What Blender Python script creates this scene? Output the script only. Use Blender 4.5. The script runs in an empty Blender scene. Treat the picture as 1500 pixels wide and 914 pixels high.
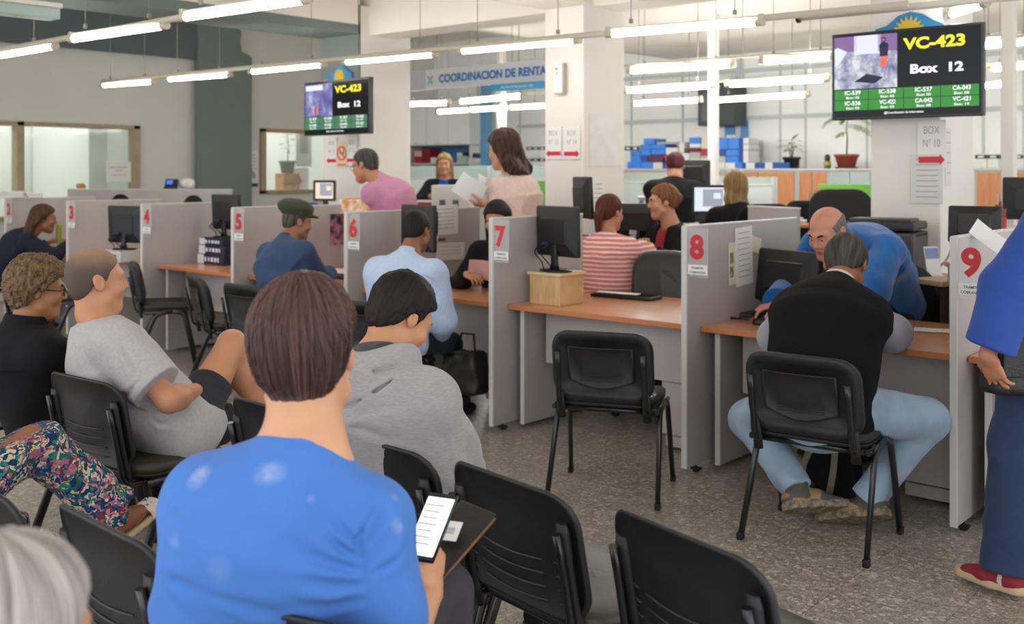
import bpy, bmesh, math, random
import numpy as np
from mathutils import Vector, Matrix, Euler
PI = math.pi
rnd = random.Random(7)
SC = bpy.context.scene
COL = SC.collection

# ------------------------------------------------------------------ frame of the place
# x runs along the row of counters, y away from the waiting room, z up; the photographer stands at EYE
FOC = 1525.0
EYE = (2.826, -4.583, 1.55)
RT = (0.75392, 0.65699)
FW = (-0.65699, 0.75392)
TH0 = 41.07

def W(lat, d, z=0.0):
    return Vector((EYE[0] + RT[0]*lat + FW[0]*d, EYE[1] + RT[1]*lat + FW[1]*d, z))
def PT(px, py, d):
    return W((px-750)/FOC*d, d, EYE[2] - (py-250)/FOC*d)
def PZ(px, py, z):
    d = (EYE[2]-z)*FOC/(py-250)
    return W((px-750)/FOC*d, d, z)
def PY(px, py, y):
    u = (px-750)/FOC
    d = (y-EYE[1])/(RT[1]*u + FW[1])
    return PT(px, py, d)
def PX(px, py, x):
    u = (px-750)/FOC
    d = (x-EYE[0])/(RT[0]*u + FW[0])
    return PT(px, py, d)
def YAW(theta):                       # heading, degrees to the right of the view -> rotation about z (radians) taking +y there
    return math.radians(TH0 - theta)

# ------------------------------------------------------------------ tagging
def tag(o, label, cat, group=None, kind=None):
    if label: o['label'] = label
    if cat: o['category'] = cat
    if group: o['group'] = group
    if kind: o['kind'] = kind
    return o
def thing(name, label, cat, loc=(0,0,0), rz=0.0, group=None):
    o = bpy.data.objects.new(name, None)
    o.empty_display_size = 0.1
    COL.objects.link(o)
    o.location = loc
    o.rotation_euler = (0, 0, rz)
    return tag(o, label, cat, group)
def copy_tree(o, parent=None):
    c = o.copy()
    COL.objects.link(c)
    if parent: c.parent = parent
    for ch in list(o.children): copy_tree(ch, c)
    return c

# ------------------------------------------------------------------ materials
def lin(c):
    if isinstance(c, str):
        c = tuple(int(c[i:i+2], 16) for i in (0, 2, 4))
    out = []
    for x in c:
        x = x/255.0
        out.append(x/12.92 if x <= 0.04045 else ((x+0.055)/1.055)**2.4)
    return tuple(out) + (1.0,)
MATS = {}
def mat(name, col, rough=0.5, metal=0.0, var=0.0, vscale=8.0, bump=0.0, bscale=60.0, stretch=None, spec=0.5, sheen=0.0, coat=0.0, sss=0.0, second=None, coord='Object'):
    if name in MATS: return MATS[name]
    m = bpy.data.materials.new(name); m.use_nodes = True
    nt = m.node_tree; b = nt.nodes['Principled BSDF']
    b.inputs['Base Color'].default_value = lin(col)
    b.inputs['Roughness'].default_value = rough
    b.inputs['Metallic'].default_value = metal
    b.inputs['Specular IOR Level'].default_value = spec
    if sheen: b.inputs['Sheen Weight'].default_value = sheen; b.inputs['Sheen Roughness'].default_value = 0.5
    if coat: b.inputs['Coat Weight'].default_value = coat; b.inputs['Coat Roughness'].default_value = 0.15
    if sss:
        b.inputs['Subsurface Weight'].default_value = sss
        b.inputs['Subsurface Radius'].default_value = (0.012, 0.005, 0.003)
        b.inputs['Subsurface Scale'].default_value = 1.0
    src = None
    def vec():
        nonlocal src
        if src is None:
            tc = nt.nodes.new('ShaderNodeTexCoord'); mp = nt.nodes.new('ShaderNodeMapping')
            nt.links.new(tc.outputs[coord], mp.inputs[0])
            if stretch: mp.inputs['Scale'].default_value = stretch
            src = mp.outputs[0]
        return src
    if var:
        n = nt.nodes.new('ShaderNodeTexNoise'); n.inputs['Scale'].default_value = vscale; n.inputs['Detail'].default_value = 5
        nt.links.new(vec(), n.inputs['Vector'])
        mx = nt.nodes.new('ShaderNodeMix'); mx.data_type = 'RGBA'
        c = lin(col); s = lin(second) if second else tuple(x*(1-var) for x in c[:3]) + (1,)
        hi = c if second else tuple(min(1, x*(1+var)) for x in c[:3]) + (1,)
        mx.inputs[6].default_value = hi; mx.inputs[7].default_value = s
        rp = nt.nodes.new('ShaderNodeValToRGB'); rp.color_ramp.elements[0].position = 0.35; rp.color_ramp.elements[1].position = 0.65
        nt.links.new(n.outputs[0], rp.inputs[0]); nt.links.new(rp.outputs[0], mx.inputs[0])
        nt.links.new(mx.outputs[2], b.inputs['Base Color'])
    if bump:
        n2 = nt.nodes.new('ShaderNodeTexNoise'); n2.inputs['Scale'].default_value = bscale; n2.inputs['Detail'].default_value = 4
        nt.links.new(vec(), n2.inputs['Vector'])
        bp = nt.nodes.new('ShaderNodeBump'); bp.inputs['Strength'].default_value = bump; bp.inputs['Distance'].default_value = 0.01
        nt.links.new(n2.outputs[0], bp.inputs['Height']); nt.links.new(bp.outputs[0], b.inputs['Normal'])
    MATS[name] = m
    return m
def emit(name, col, strength):
    if name in MATS: return MATS[name]
    m = bpy.data.materials.new(name); m.use_nodes = True
    b = m.node_tree.nodes['Principled BSDF']
    b.inputs['Base Color'].default_value = tuple(x*.06 for x in lin(col)[:3])+(1,); b.inputs['Roughness'].default_value = 0.2; b.inputs['Specular IOR Level'].default_value = 0.25
    b.inputs['Emission Color'].default_value = lin(col); b.inputs['Emission Strength'].default_value = strength
    MATS[name] = m
    return m
def glass(name, col, alpha=0.25, rough=0.05):
    if name in MATS: return MATS[name]
    m = bpy.data.materials.new(name); m.use_nodes = True
    nt = m.node_tree; nt.nodes.remove(nt.nodes['Principled BSDF'])
    out = nt.nodes['Material Output']
    tr = nt.nodes.new('ShaderNodeBsdfTransparent'); tr.inputs[0].default_value = (1, 1, 1, 1)
    pb = nt.nodes.new('ShaderNodeBsdfPrincipled'); pb.inputs['Base Color'].default_value = lin(col); pb.inputs['Roughness'].default_value = rough
    mx = nt.nodes.new('ShaderNodeMixShader'); mx.inputs[0].default_value = alpha
    nt.links.new(tr.outputs[0], mx.inputs[1]); nt.links.new(pb.outputs[0], mx.inputs[2]); nt.links.new(mx.outputs[0], out.inputs[0])
    MATS[name] = m
    return m

# ------------------------------------------------------------------ mesh builder
class MB:
    def __init__(s): s.v = []; s.f = []; s.mi = []; s.sm = []; s.xf = None
    def add(s, vs, fs, mi=0, smooth=False):
        o = len(s.v)
        if s.xf is not None: vs = [s.xf @ Vector(v) for v in vs]
        s.v.extend(tuple(v) for v in vs)
        for f in fs:
            s.f.append(tuple(i+o for i in f)); s.mi.append(mi); s.sm.append(smooth)
        return s
    def box(s, c, d, mi=0, bev=0.0, rot=None):
        hx, hy, hz = d[0]/2, d[1]/2, d[2]/2
        M = Matrix.Translation(c)
        if rot is not None: M = M @ (rot if isinstance(rot, Matrix) else Euler(rot).to_matrix().to_4x4())
        if bev <= 0:
            vs = [M @ Vector((x*hx, y*hy, z*hz)) for x in (-1, 1) for y in (-1, 1) for z in (-1, 1)]
            return s.add(vs, [(0,1,3,2),(4,6,7,5),(0,4,5,1),(2,3,7,6),(0,2,6,4),(1,5,7,3)], mi)
        b = min(bev, hx*.9, hy*.9, hz*.9)
        bm = bmesh.new(); bmesh.ops.create_cube(bm, size=1)
        for v in bm.verts: v.co = Vector((v.co.x*2*hx, v.co.y*2*hy, v.co.z*2*hz))
        bmesh.ops.bevel(bm, geom=bm.edges[:], offset=b, segments=2, profile=0.6, affect='EDGES')
        bm.verts.index_update()
        vs = [M @ v.co for v in bm.verts]; fs = [[v.index for v in f.verts] for f in bm.faces]; bm.free()
        return s.add(vs, fs, mi)
    def loft(s, loops, caps=(True, True), mi=0, smooth=True, closed=False):
        n = len(loops[0]); vs = [p for L in loops for p in L]; fs = []
        m = len(loops)
        for i in range(m if closed else m-1):
            a, b = i*n, ((i+1) % m)*n
            for j in range(n):
                k = (j+1) % n
                fs.append((a+j, a+k, b+k, b+j))
        s.add(vs, fs, mi, smooth)
        if not closed:
            if caps[0]: s.add(loops[0], [tuple(range(n-1, -1, -1))], mi)
            if caps[1]: s.add(loops[-1], [tuple(range(n))], mi)
        return s
    def tube(s, pts, r, n=10, mi=0, closed=False, up=(0, 0, 1), caps=True):
        """r: number, (ru, rv), or one radius per point; section is round or oval"""
        P = [Vector(p) for p in pts]; m = len(P); loops = []
        up = Vector(up); prev = None
        for i in range(m):
            if closed: t = P[(i+1) % m] - P[i-1]
            else: t = P[min(i+1, m-1)] - P[max(i-1, 0)]
            t = t.normalized() if t.length > 1e-9 else Vector((0, 0, 1))
            if prev is None:
                u = up.cross(t)
                if u.length < 1e-3: u = Vector((1, 0, 0)).cross(t)
                if u.length < 1e-3: u = Vector((0, 1, 0)).cross(t)
            else:
                u = prev - t*prev.dot(t)
            u.normalize(); prev = u; w = t.cross(u)
            rr = r[i] if isinstance(r, list) else r
            ru, rv = rr if isinstance(rr, tuple) else (rr, rr)
            loops.append([P[i] + u*(math.cos(2*PI*k/n)*ru) + w*(math.sin(2*PI*k/n)*rv) for k in range(n)])
        return s.loft(loops, (caps, caps), mi, True, closed)
    def lathe(s, prof, c=(0, 0, 0), n=20, mi=0, smooth=True, axis='z'):
        loops = []
        for r, z in prof:
            L = []
            for k in range(n):
                a = 2*PI*k/n; x, y = r*math.cos(a), r*math.sin(a)
                if axis == 'z': q = (x, y, z)
                elif axis == 'y': q = (x, z, -y)
                else: q = (z, x, y)
                L.append(Vector(c) + Vector(q))
            loops.append(L)
        return s.loft(loops, (True, True), mi, smooth)
    def prism(s, poly, d0, d1, axis='y', mi=0, smooth=False):
        def q(p, d):
            if axis == 'y': return (p[0], d, p[1])
            if axis == 'x': return (d, p[0], p[1])
            return (p[0], p[1], d)
        a = [q(p, d0) for p in poly]; b = [q(p, d1) for p in poly]
        n = len(poly)
        s.add(a + b, [tuple(range(n-1, -1, -1)), tuple(range(n, 2*n))], mi)
        s.add(a + b, [(j, (j+1) % n, n+(j+1) % n, n+j) for j in range(n)], mi, smooth)
        return s
    def ball(s, c, r, mi=0, nu=16, nv=10):
        r = r if isinstance(r, (tuple, list)) else (r, r, r)
        loops = []
        for i in range(nv+1):
            a = -PI/2 + PI*i/nv; a = max(-PI/2+.02, min(PI/2-.02, a))
            loops.append([Vector(c) + Vector((r[0]*math.cos(a)*math.cos(2*PI*k/nu), r[1]*math.cos(a)*math.sin(2*PI*k/nu), r[2]*math.sin(a))) for k in range(nu)])
        return s.loft(loops, (True, True), mi, True)
    def text(s, t, c, h, mi=0, M=None, width=None, depth=0.0, align='c', bold=False):
        """flat lettering standing in the local xz plane, facing -y; h = capital height"""
        vs, fs = TEXT[(t, bold)]
        xs = [p[0] for p in vs]; x0, x1 = min(xs), max(xs)
        k = h/0.70
        kx = width/max(x1-x0, 1e-6) if width else k
        ox = {'c': (x0+x1)/2, 'l': x0, 'r': x1}[align]
        B = Matrix.Translation(c) @ (M if M is not None else Matrix())
        q = [B @ Vector(((p[0]-ox)*kx, 0, (p[1]-0.35)*k)) for p in vs]
        return s.add(q, fs, mi)
    def build(s, name, m, parent=None, loc=None, rz=None, bevel=0.0):
        me = bpy.data.meshes.new(name)
        me.from_pydata(s.v, [], s.f)
        mats = m if isinstance(m, (list, tuple)) else [m]
        for x in mats: me.materials.append(x)
        me.polygons.foreach_set('material_index', s.mi)
        me.polygons.foreach_set('use_smooth', s.sm)
        me.update()
        bm = bmesh.new(); bm.from_mesh(me)
        bmesh.ops.remove_doubles(bm, verts=bm.verts, dist=1e-6)
        bmesh.ops.recalc_face_normals(bm, faces=bm.faces)
        bm.to_mesh(me); bm.free()
        o = bpy.data.objects.new(name, me); COL.objects.link(o)
        if parent is not None: o.parent = parent
        if loc is not None: o.location = loc
        if rz is not None: o.rotation_euler = (0, 0, rz)
        if bevel:
            md = o.modifiers.new('edge', 'BEVEL'); md.width = bevel; md.segments = 2; md.limit_method = 'ANGLE'; md.angle_limit = 0.9
        return o

def rrect(w, h, r, n=5, cx=0.0, cy=0.0):
    out = []
    r = min(r, w/2-1e-4, h/2-1e-4)
    for (sx, sy, a0) in ((1, 1, 0), (-1, 1, 90), (-1, -1, 180), (1, -1, 270)):
        for k in range(n+1):
            a = math.radians(a0 + 90*k/n)
            out.append((cx + sx*(w/2-r) + r*math.cos(a), cy + sy*(h/2-r) + r*math.sin(a)))
    return out
def fillet(pts, r, n=5):
    P = [Vector(p) for p in pts]; out = [P[0]]
    for i in range(1, len(P)-1):
        a, b, c = P[i-1], P[i], P[i+1]
        u = (a-b); v = (c-b); lu, lv = u.length, v.length; u.normalize(); v.normalize()
        q = min(r, lu*.49, lv*.49)
        p0, p1 = b+u*q, b+v*q
        for k in range(n+1):
            t = k/n
            out.append(p0*(1-t)**2 + b*2*t*(1-t) + p1*t*t)
    out.append(P[-1])
    return out

# ------------------------------------------------------------------ lettering (made once, while the scene is still empty)
TEXT = {}
def make_texts(strings):
    for t, bold in strings:
        cu = bpy.data.curves.new('t', 'FONT'); cu.body = t; cu.size = 1.0; cu.resolution_u = 4
        if bold: cu.offset = 0.045 if len(t) == 1 else (0.04 if t.startswith(('COORD', 'VC-423', 'Box  ')) else 0.022)
        ob = bpy.data.objects.new('t', cu); COL.objects.link(ob)
        bpy.context.view_layer.update()
        me = bpy.data.meshes.new_from_object(ob.evaluated_get(bpy.context.evaluated_depsgraph_get()))
        TEXT[(t, bold)] = ([(v.co.x, v.co.y) for v in me.vertices], [tuple(p.vertices) for p in me.polygons])
        bpy.data.objects.remove(ob); bpy.data.curves.remove(cu); bpy.data.meshes.remove(me)
CALLS = ['IC-539', 'IC-538', 'IC-537', 'CA-043', 'IC-536', 'VC-422', 'CA-042', 'VC-421']
SUBS = ['Box: 05', 'Box: 05', 'Box: 05', 'Box: 08', 'Box: 05', 'Box: 05', 'Box: 08', 'Box: 14']
make_texts([(str(k), True) for k in range(2, 10)] + [('VC-423', True), ('Box  12', True), ('@Coordinación de Informática', True), ('BOX', False),
    ('N° 13', False), ('N° 14', False), ('N° 10', False), ('N° 11', False), ('N° 12', False), ('COORDINACION DE RENTAS', True), ('MUNICIPALIDAD DE', False), ('TRAMITES', True), ('COBRANZAS', True), ('HP', False)] + [(c, True) for c in CALLS] + [(c, True) for c in set(SUBS)])
# ================================================================== camera, light
cam_d = bpy.data.cameras.new('camera'); cam = bpy.data.objects.new('camera', cam_d); COL.objects.link(cam)
cam.location = EYE; cam.rotation_euler = (PI/2, 0, math.radians(TH0))
cam_d.sensor_width = 36; cam_d.lens = FOC/1500*36; cam_d.shift_y = -207/1500
cam_d.clip_start = 0.05
cam_d.dof.use_dof = True; cam_d.dof.focus_distance = 3.3; cam_d.dof.aperture_fstop = 3.6
SC.camera = cam
SC.view_settings.view_transform = 'Standard'; SC.view_settings.look = 'None'
SC.view_settings.gamma = 1.0; SC.view_settings.use_curve_mapping = False; SC.view_settings.exposure = 1.38
SC.cycles.use_denoising = True
SC.cycles.max_bounces = 8
wd = bpy.data.worlds.new('daylight'); SC.world = wd; wd.use_nodes = True
bg = wd.node_tree.nodes['Background']; bg.inputs[0].default_value = (0.93, 0.96, 1.0, 1); bg.inputs[1].default_value = 0.85

# ================================================================== materials
def terrazzo():
    m = bpy.data.materials.new('terrazzo'); m.use_nodes = True; nt = m.node_tree; b = nt.nodes['Principled BSDF']; L = nt.links.new
    tc = nt.nodes.new('ShaderNodeTexCoord')
    def ramp(els):
        r = nt.nodes.new('ShaderNodeValToRGB')
        while len(r.color_ramp.elements) < len(els): r.color_ramp.elements.new(0.5)
        for e, (p, c) in zip(r.color_ramp.elements, els): e.position = p; e.color = lin(c) if isinstance(c, str) else c
        return r
    v = nt.nodes.new('ShaderNodeTexVoronoi'); v.inputs['Scale'].default_value = 58; L(tc.outputs['Object'], v.inputs['Vector'])
    sep = nt.nodes.new('ShaderNodeSeparateColor'); L(v.outputs['Color'], sep.inputs[0])
    r1 = ramp([(0.0, '756d63'), (0.45, '958c80'), (0.8, 'aea598'), (1.0, 'e2d9ca')]); L(sep.outputs[0], r1.inputs[0])
    v2 = nt.nodes.new('ShaderNodeTexVoronoi'); v2.inputs['Scale'].default_value = 190; L(tc.outputs['Object'], v2.inputs['Vector'])
    sp2 = nt.nodes.new('ShaderNodeSeparateColor'); L(v2.outputs['Color'], sp2.inputs[0])
    r2 = ramp([(0.0, '6b655c'), (0.5, '9c948b'), (0.9, 'b0a89d'), (1.0, 'dfd8cb')]); L(sp2.outputs[1], r2.inputs[0])
    mx = nt.nodes.new('ShaderNodeMix'); mx.data_type = 'RGBA'; mx.inputs[0].default_value = 0.5
    L(r1.outputs[0], mx.inputs[6]); L(r2.outputs[0], mx.inputs[7])
    br = nt.nodes.new('ShaderNodeTexBrick'); br.offset = 0; br.inputs['Scale'].default_value = 1.0
    br.inputs['Brick Width'].default_value = 0.4; br.inputs['Row Height'].default_value = 0.4; br.inputs['Mortar Size'].default_value = 0.0025
    br.inputs['Color1'].default_value = (1, 1, 1, 1); br.inputs['Color2'].default_value = (0.94, 0.94, 0.94, 1); br.inputs['Mortar'].default_value = (0.62, 0.60, 0.58, 1)
    L(tc.outputs['Object'], br.inputs['Vector'])
    mu = nt.nodes.new('ShaderNodeMix'); mu.data_type = 'RGBA'; mu.blend_type = 'MULTIPLY'; mu.inputs[0].default_value = 1
    L(mx.outputs[2], mu.inputs[6]); L(br.outputs[0], mu.inputs[7]); L(mu.outputs[2], b.inputs['Base Color'])
    b.inputs['Roughness'].default_value = 0.3
    b.inputs['Specular IOR Level'].default_value = 0.5
    return m
M_FLOOR = terrazzo()
M_CEIL = mat('ceiling_paint', 'f0e9de', 0.9, var=0.02, vscale=1.5)
M_WALL = mat('wall_paint', 'd9d8d2', 0.85, var=0.015, vscale=2)
M_CREAM = mat('cream_paint', 'ddd6c9', 0.85, var=0.015, vscale=2)
M_COLUMN = mat('column_paint', 'e6e1d9', 0.8, var=0.015, vscale=3)
M_GREY = mat('slate_paint', '78837f', 0.85, var=0.02, vscale=3)
M_DGREY = mat('dark_slate_paint', '616b6d', 0.85, var=0.02, vscale=3)
M_PANELW = mat('white_panel', 'f3f3ef', 0.6)
M_RAIL = mat('panel_rail', 'c3c8c8', 0.5)
M_TAN = mat('tan_frame', 'a89878', 0.55, var=0.06, vscale=12)
M_GLASSG = glass('green_glass', 'ccd6cc', 0.22)
M_FROST = glass('frosted_glass', 'c5d6cf', 0.62, 0.2)

# ================================================================== shell
def struct(name, mb, m, bevel=0): 
    o = mb.build(name, m, bevel=bevel); o['kind'] = 'structure'; return o
struct('floor', MB().box((-2.5, 1.0, -0.05), (17.5, 15.5, 0.1)), M_FLOOR)
CZ = 3.12
CH = 3.72
struct('ceiling', MB().box((-1.9, -2.0, CH+0.05), (16.2, 8.8, 0.1)).box((.55, 5.25, CZ+0.05), (11.3, 5.7, 0.1)).box((.55, 2.40, (CZ+CH)/2+.05), (11.3, .06, CH-CZ+.1)).box((-7.5, 5.25, CH+.05), (4.8, 5.7, .1)).box((-5.1, 5.25, (CZ+CH)/2+.05), (.06, 5.7, CH-CZ+.1)), M_CEIL)
YB = 8.0
XL = -9.9
# back wall of tall white panels between grey rails
b = MB().box((-2.5, YB+0.06, 1.56), (17.5, 0.1, 3.12)).box((-7.5, YB+.06, 3.42), (5, .1, .6))
struct('wall_back', b, M_PANELW)
b = MB()
zr = PY(1060, 174, YB).z
for z in (zr, PY(1060, 106, YB).z): b.box((-1.5, YB-0.01, z), (13, 0.05, 0.05), bev=.008)
for px in (640, 700, 762, 925, 1000, 1143, 1180, 1270, 1440, 1500): b.box((PY(px, 150, YB).x, YB+0.005, 1.6), (0.022, 0.03, 3.0))
b.box((PY(1085, 150, YB).x, YB-0.03, 1.6), (0.07, 0.09, 3.0)); b.box((PY(722, 150, YB).x, YB-0.03, 1.6), (0.05, 0.09, 3.0))
struct('trim_1', b, M_RAIL)
# left wall with two office windows
w1a, w1b = PX(-60, 183, XL).y, PX(203, 183, XL).y
w1z = PX(203, 184, XL).z
p2a, p2b = PX(380, 187, XL), PX(500, 187, XL)
w2z0 = PX(384, 284, XL).z; w2z1 = PX(384, 188, XL).z
b = MB(); t = 0.14; CW = CH
def wl(y0, y1, z0, z1): b.box((XL-t/2, (y0+y1)/2, (z0+z1)/2), (t, y1-y0, z1-z0))
wl(-6.5, w1a, 0, CH); wl(w1b, p2a.y, 0, CH); wl(p2b.y, YB+.1, 0, CH)
wl(w1a, w1b, 0, 0.95); wl(w1a, w1b, w1z, CH); wl(p2a.y, p2b.y, 0, w2z0); wl(p2a.y, p2b.y, w2z1, CH)
struct('wall_left', b, [M_WALL])
# grey paint: band under the ceiling and the pilaster with its ragged painted edge
g0, g1 = PX(282, 200, XL).y, PX(360, 200, XL).y
gz = PX(280, 88, XL).z
b = MB()
b.box((XL+0.085, (-6.5+g0)/2, (gz+CH)/2), (0.03, g0+6.5, CH-gz), 1)
gj, zj0, zj1 = PX(343, 60, XL).y, PX(352, 84, XL).z, PX(345, 60, XL).z
b.prism([(g0, 0), (g1, 0), (g1, zj0), (g1-.06, zj0+.03), (gj+.03, zj0+.06), (gj, zj1-.02), (gj+.02, zj1+.06), (gj-.02, CH), (g0, CH)], XL+.06, XL+0.15, 'x', 0)
struct('trim_2', b, [M_GREY, M_DGREY])
b = MB().prism([(g1, 0), (PX(475, 100, XL).y, 0), (PX(475, 100, XL).y, CZ), (g1, CZ)], XL, XL+0.012, 'x')
# window frames and panes
def window(name, y0, y1, z0, z1, mull=()):
    b = MB(); w = 0.09
    for (a, c, e, f) in ((y0, y1, z1-w*.6, z1), (y0, y1, z0, z0+w*.6), (y0, y0+w, z0, z1), (y1-w, y1, z0, z1)):
        b.box((XL-.03, (a+c)/2, (e+f)/2), (0.16, c-a, f-e), bev=.006)
    for m_ in mull: b.box((XL-.03, m_, (z0+z1)/2), (0.16, w, z1-z0), bev=.006)
    o = struct(name, b, M_TAN)
    g = MB().box((XL-.05, (y0+y1)/2, (z0+z1)/2), (0.008, y1-y0-.02, z1-z0-.02)).build('pane', M_GLASSG, o)
    return o
window('window_1', w1a, w1b, 0.95, w1z, [PX(28, 200, XL).y])
window('window_2', p2a.y, p2b.y, w2z0, w2z1)
# the offices behind the glass
b = MB()
b.box((XL-1.9, 0.5, 1.5), (0.1, 15, 3.0)); b.box((XL-1.0, (g0+g1)/2+.2, 1.5), (1.8, 0.08, 3.0)); b.box((XL-1.0, PX(155, 200, XL).y, 1.5), (1.6, .25, 3.0))
struct('wall_office', b, mat('office_paint', 'd6dad0', 0.8))
for i, (yy, pw) in enumerate(((1.2, 13), (5.2, 15))):     # unseen area lights added to brighten the office interiors
    ld = bpy.data.lights.new('office_fill_light', 'AREA'); ld.shape = 'RECTANGLE'; ld.size = .5; ld.size_y = 2.2; ld.energy = pw
    lo = bpy.data.objects.new('office_fill_light', ld); COL.objects.link(lo); lo.location = (XL-1.0, yy, 2.95)
    lo['kind'] = 'helper'
# columns
def column(name, pa, pb, depth, m=M_COLUMN):
    x0, x1 = PY(pa, 200, 1.9).x, PY(pb, 200, 1.9).x
    struct(name, MB().box(((x0+x1)/2, 1.9+depth/2, CZ/2), (x1-x0, depth, CZ-.002), bev=.012), m)
    return x0, x1
cl0, cl1 = column('column_1', 473, 527, 0.66)
cm0, cm1 = column('column_2', 798, 855, 0.55)
cr0, cr1 = column('column_3', 1275, 1378, 0.62)
# slate paint on the upper front of the first column
zg = PY(500, 116, 1.9).z
struct('trim_3', MB().box(((cl0+cl1)/2, 1.895, (zg+CZ)/2), (cl1-cl0+.004, .03, CZ-zg)), M_GREY)
# ceiling beams
BZ = 2.84
def beam(name, x0, x1, y0, y1, m=M_CEIL):
    struct(name, MB().box(((x0+x1)/2, (y0+y1)/2, (BZ+CH)/2), (x1-x0, y1-y0, CH-BZ), bev=.01), m)
zb = 2.84
struct('beam_1', MB().box(((cl0+cl1)/2, -2.2, (BZ+.09+CH)/2), (cl1-cl0, 8.2, CH-BZ-.09)).box(((cl0+cl1)/2, -2.2, BZ+.045), (cl1-cl0+.004, 8.2, .09), 1), [M_CEIL, M_GREY])
beam('beam_2', cm0, cm1, -4.5, 1.9)
beam('beam_3', cr0, cr1, -1.0, 1.9)
beam('beam_4', cl0, 4.5, 2.02, 2.40)
# blue pole and thin white posts of the back office
struct('column_4', MB().box((PY(712, 180, 7.0).x, 7.0, 1.56), (0.13, 0.13, 3.12), bev=.01), mat('pole_blue', '5e8fb8', 0.5))
for i, (px, y) in enumerate(((1045, 4.6), (735, 5.2), (1478, 3.0))):
    struct('column_%d' % (5+i), MB().box((PY(px, 180, y).x, y, 1.56), (0.085, 0.085, 3.12), bev=.008), M_COLUMN)
# ================================================================== counters
M_LAM = mat('grey_laminate', 'b3adab', 0.5, var=0.015, vscale=6)
M_LAM2 = mat('grey_laminate_edge', 'cfcbc6', 0.5)
M_WOOD = mat('orange_wood', 'da9a6c', 0.28, var=0.09, vscale=3, stretch=(1.5, 14, 14), second='cc8857', coat=0.3)
M_WOODE = mat('orange_wood_edge', 'c57c4c', 0.4)
M_RED = mat('number_red', 'c4101c', 0.35)
M_ACR = glass('acrylic', 'e6e6e8', 0.16, 0.05)
M_CARD = mat('card_white', 'e9e8e4', 0.6)
M_INK = mat('ink', '4a4a4c', 0.6)
M_BLACKP = mat('black_plastic', '17171a', 0.42, bump=0.15, bscale=350)
M_DKFOOT = mat('dark_rubber', '101010', 0.6)
SPACING = 1.33
PH = 1.265
def PXK(k): return (k-8)*SPACING
boxnote = {2: 'beside the long-haired client', 3: 'beside the black monitor', 4: 'with boxes of paper behind it', 5: 'beside the client in a cap', 6: 'with papers taped to its far end', 7: 'beside the wooden monitor riser', 8: 'with pinned papers, by the vested man', 9: 'beside the standing man in blue'}
DEP = {2: .95, 3: .95, 4: .92, 5: 1.05, 6: 1.32, 7: .88, 8: 1.25, 9: 1.1}
for k in range(2, 10):
    t = thing('counter_partition', 'grey laminate counter partition bearing red number %d, %s' % (k, boxnote[k]), 'partition', (PXK(k), 0, 0), 0, 'partitions of the counter row')
    D = DEP[k]
    b = MB().box((0, D/2+.004, PH/2+.015), (0.026, D-.008, PH-.035), bev=.002)
    b.build('panel', M_LAM, t)
    MB().box((0, 0.0, PH/2+.015), (0.032, 0.014, PH-.03), bev=.003).box((0, D/2, PH), (0.032, D, 0.012), bev=.003).build('edge_trim', M_LAM2, t)
    for y in (0.09, D-.09):
        MB().box((0.012, y, .016), (0.05, .035, .012), bev=.003).lathe([(.017, 0), (.017, .012), (.006, .014), (.006, .03)], (0.012, y, 0), 12).build('levelling_foot', M_DKFOOT, t)
    h = MB().box((.075, .006, 1.135), (.118, .004, .255), bev=.001).build('sign_holder', M_ACR, t)
    MB().text(str(k), (.07, .002, 1.165), 0.112, width=.082 if k != 4 else .088, bold=True).build('number', M_RED, h)
    b = MB().box((.075, .001, 1.048), (.112, .003, .05), bev=.001)
    b.text('TRAMITES', (.075, -.001, 1.058), .011, 1, bold=True).text('COBRANZAS', (.075, -.001, 1.036), .011, 1, bold=True)
    b.build('name_card', [M_CARD, M_INK], h)
desknote = {2: 'where the long-haired client leans', 3: 'under a black monitor', 4: 'holding dark boxes of paper', 5: 'where the client in a cap sits', 6: 'where the man in pale blue sits', 7: 'holding the wooden monitor riser', 8: 'where the vested man sits', 9: 'behind the standing man in blue'}
for k in range(2, 10):
    x0, x1 = PXK(k)+.016, PXK(k+1)-.018
    w = x1-x0; cx = (x0+x1)/2
    t = thing('counter_desk', 'orange wood topped counter desk at box %d, %s' % (k, desknote[k]), 'desk', (cx, 0, 0), 0, 'desks of the counter row')
    MB().box((0, .6, .73), (w-.004, .94, .028), 0, bev=.004).box((0, .132, .73), (w-.004, .008, .03), 1, bev=.003).build('desktop', [M_WOOD, M_WOODE], t)
    MB().box((.06, .33, .55), (w-.16, .02, .33)).build('front_panel', M_LAM, t, bevel=.002)
    MB().box((-w/2+.07, .62, .37), (.026, .86, .69), 0).box((-w/2+.07, .185, .37), (.03, .012, .69), 1).build('side_panel', [M_LAM, M_LAM2], t, bevel=.002)
    MB().box((w/2-.17, .345, .235), (.33, .018, .29)).build('lower_panel', M_LAM, t, bevel=.002)
    MB().box((w/2-.03, .62, .37), (.026, .62, .69)).box((w/2-.17, .60, .05), (.3, .5, .06)).build('pedestal', M_LAM, t, bevel=.002)

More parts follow.
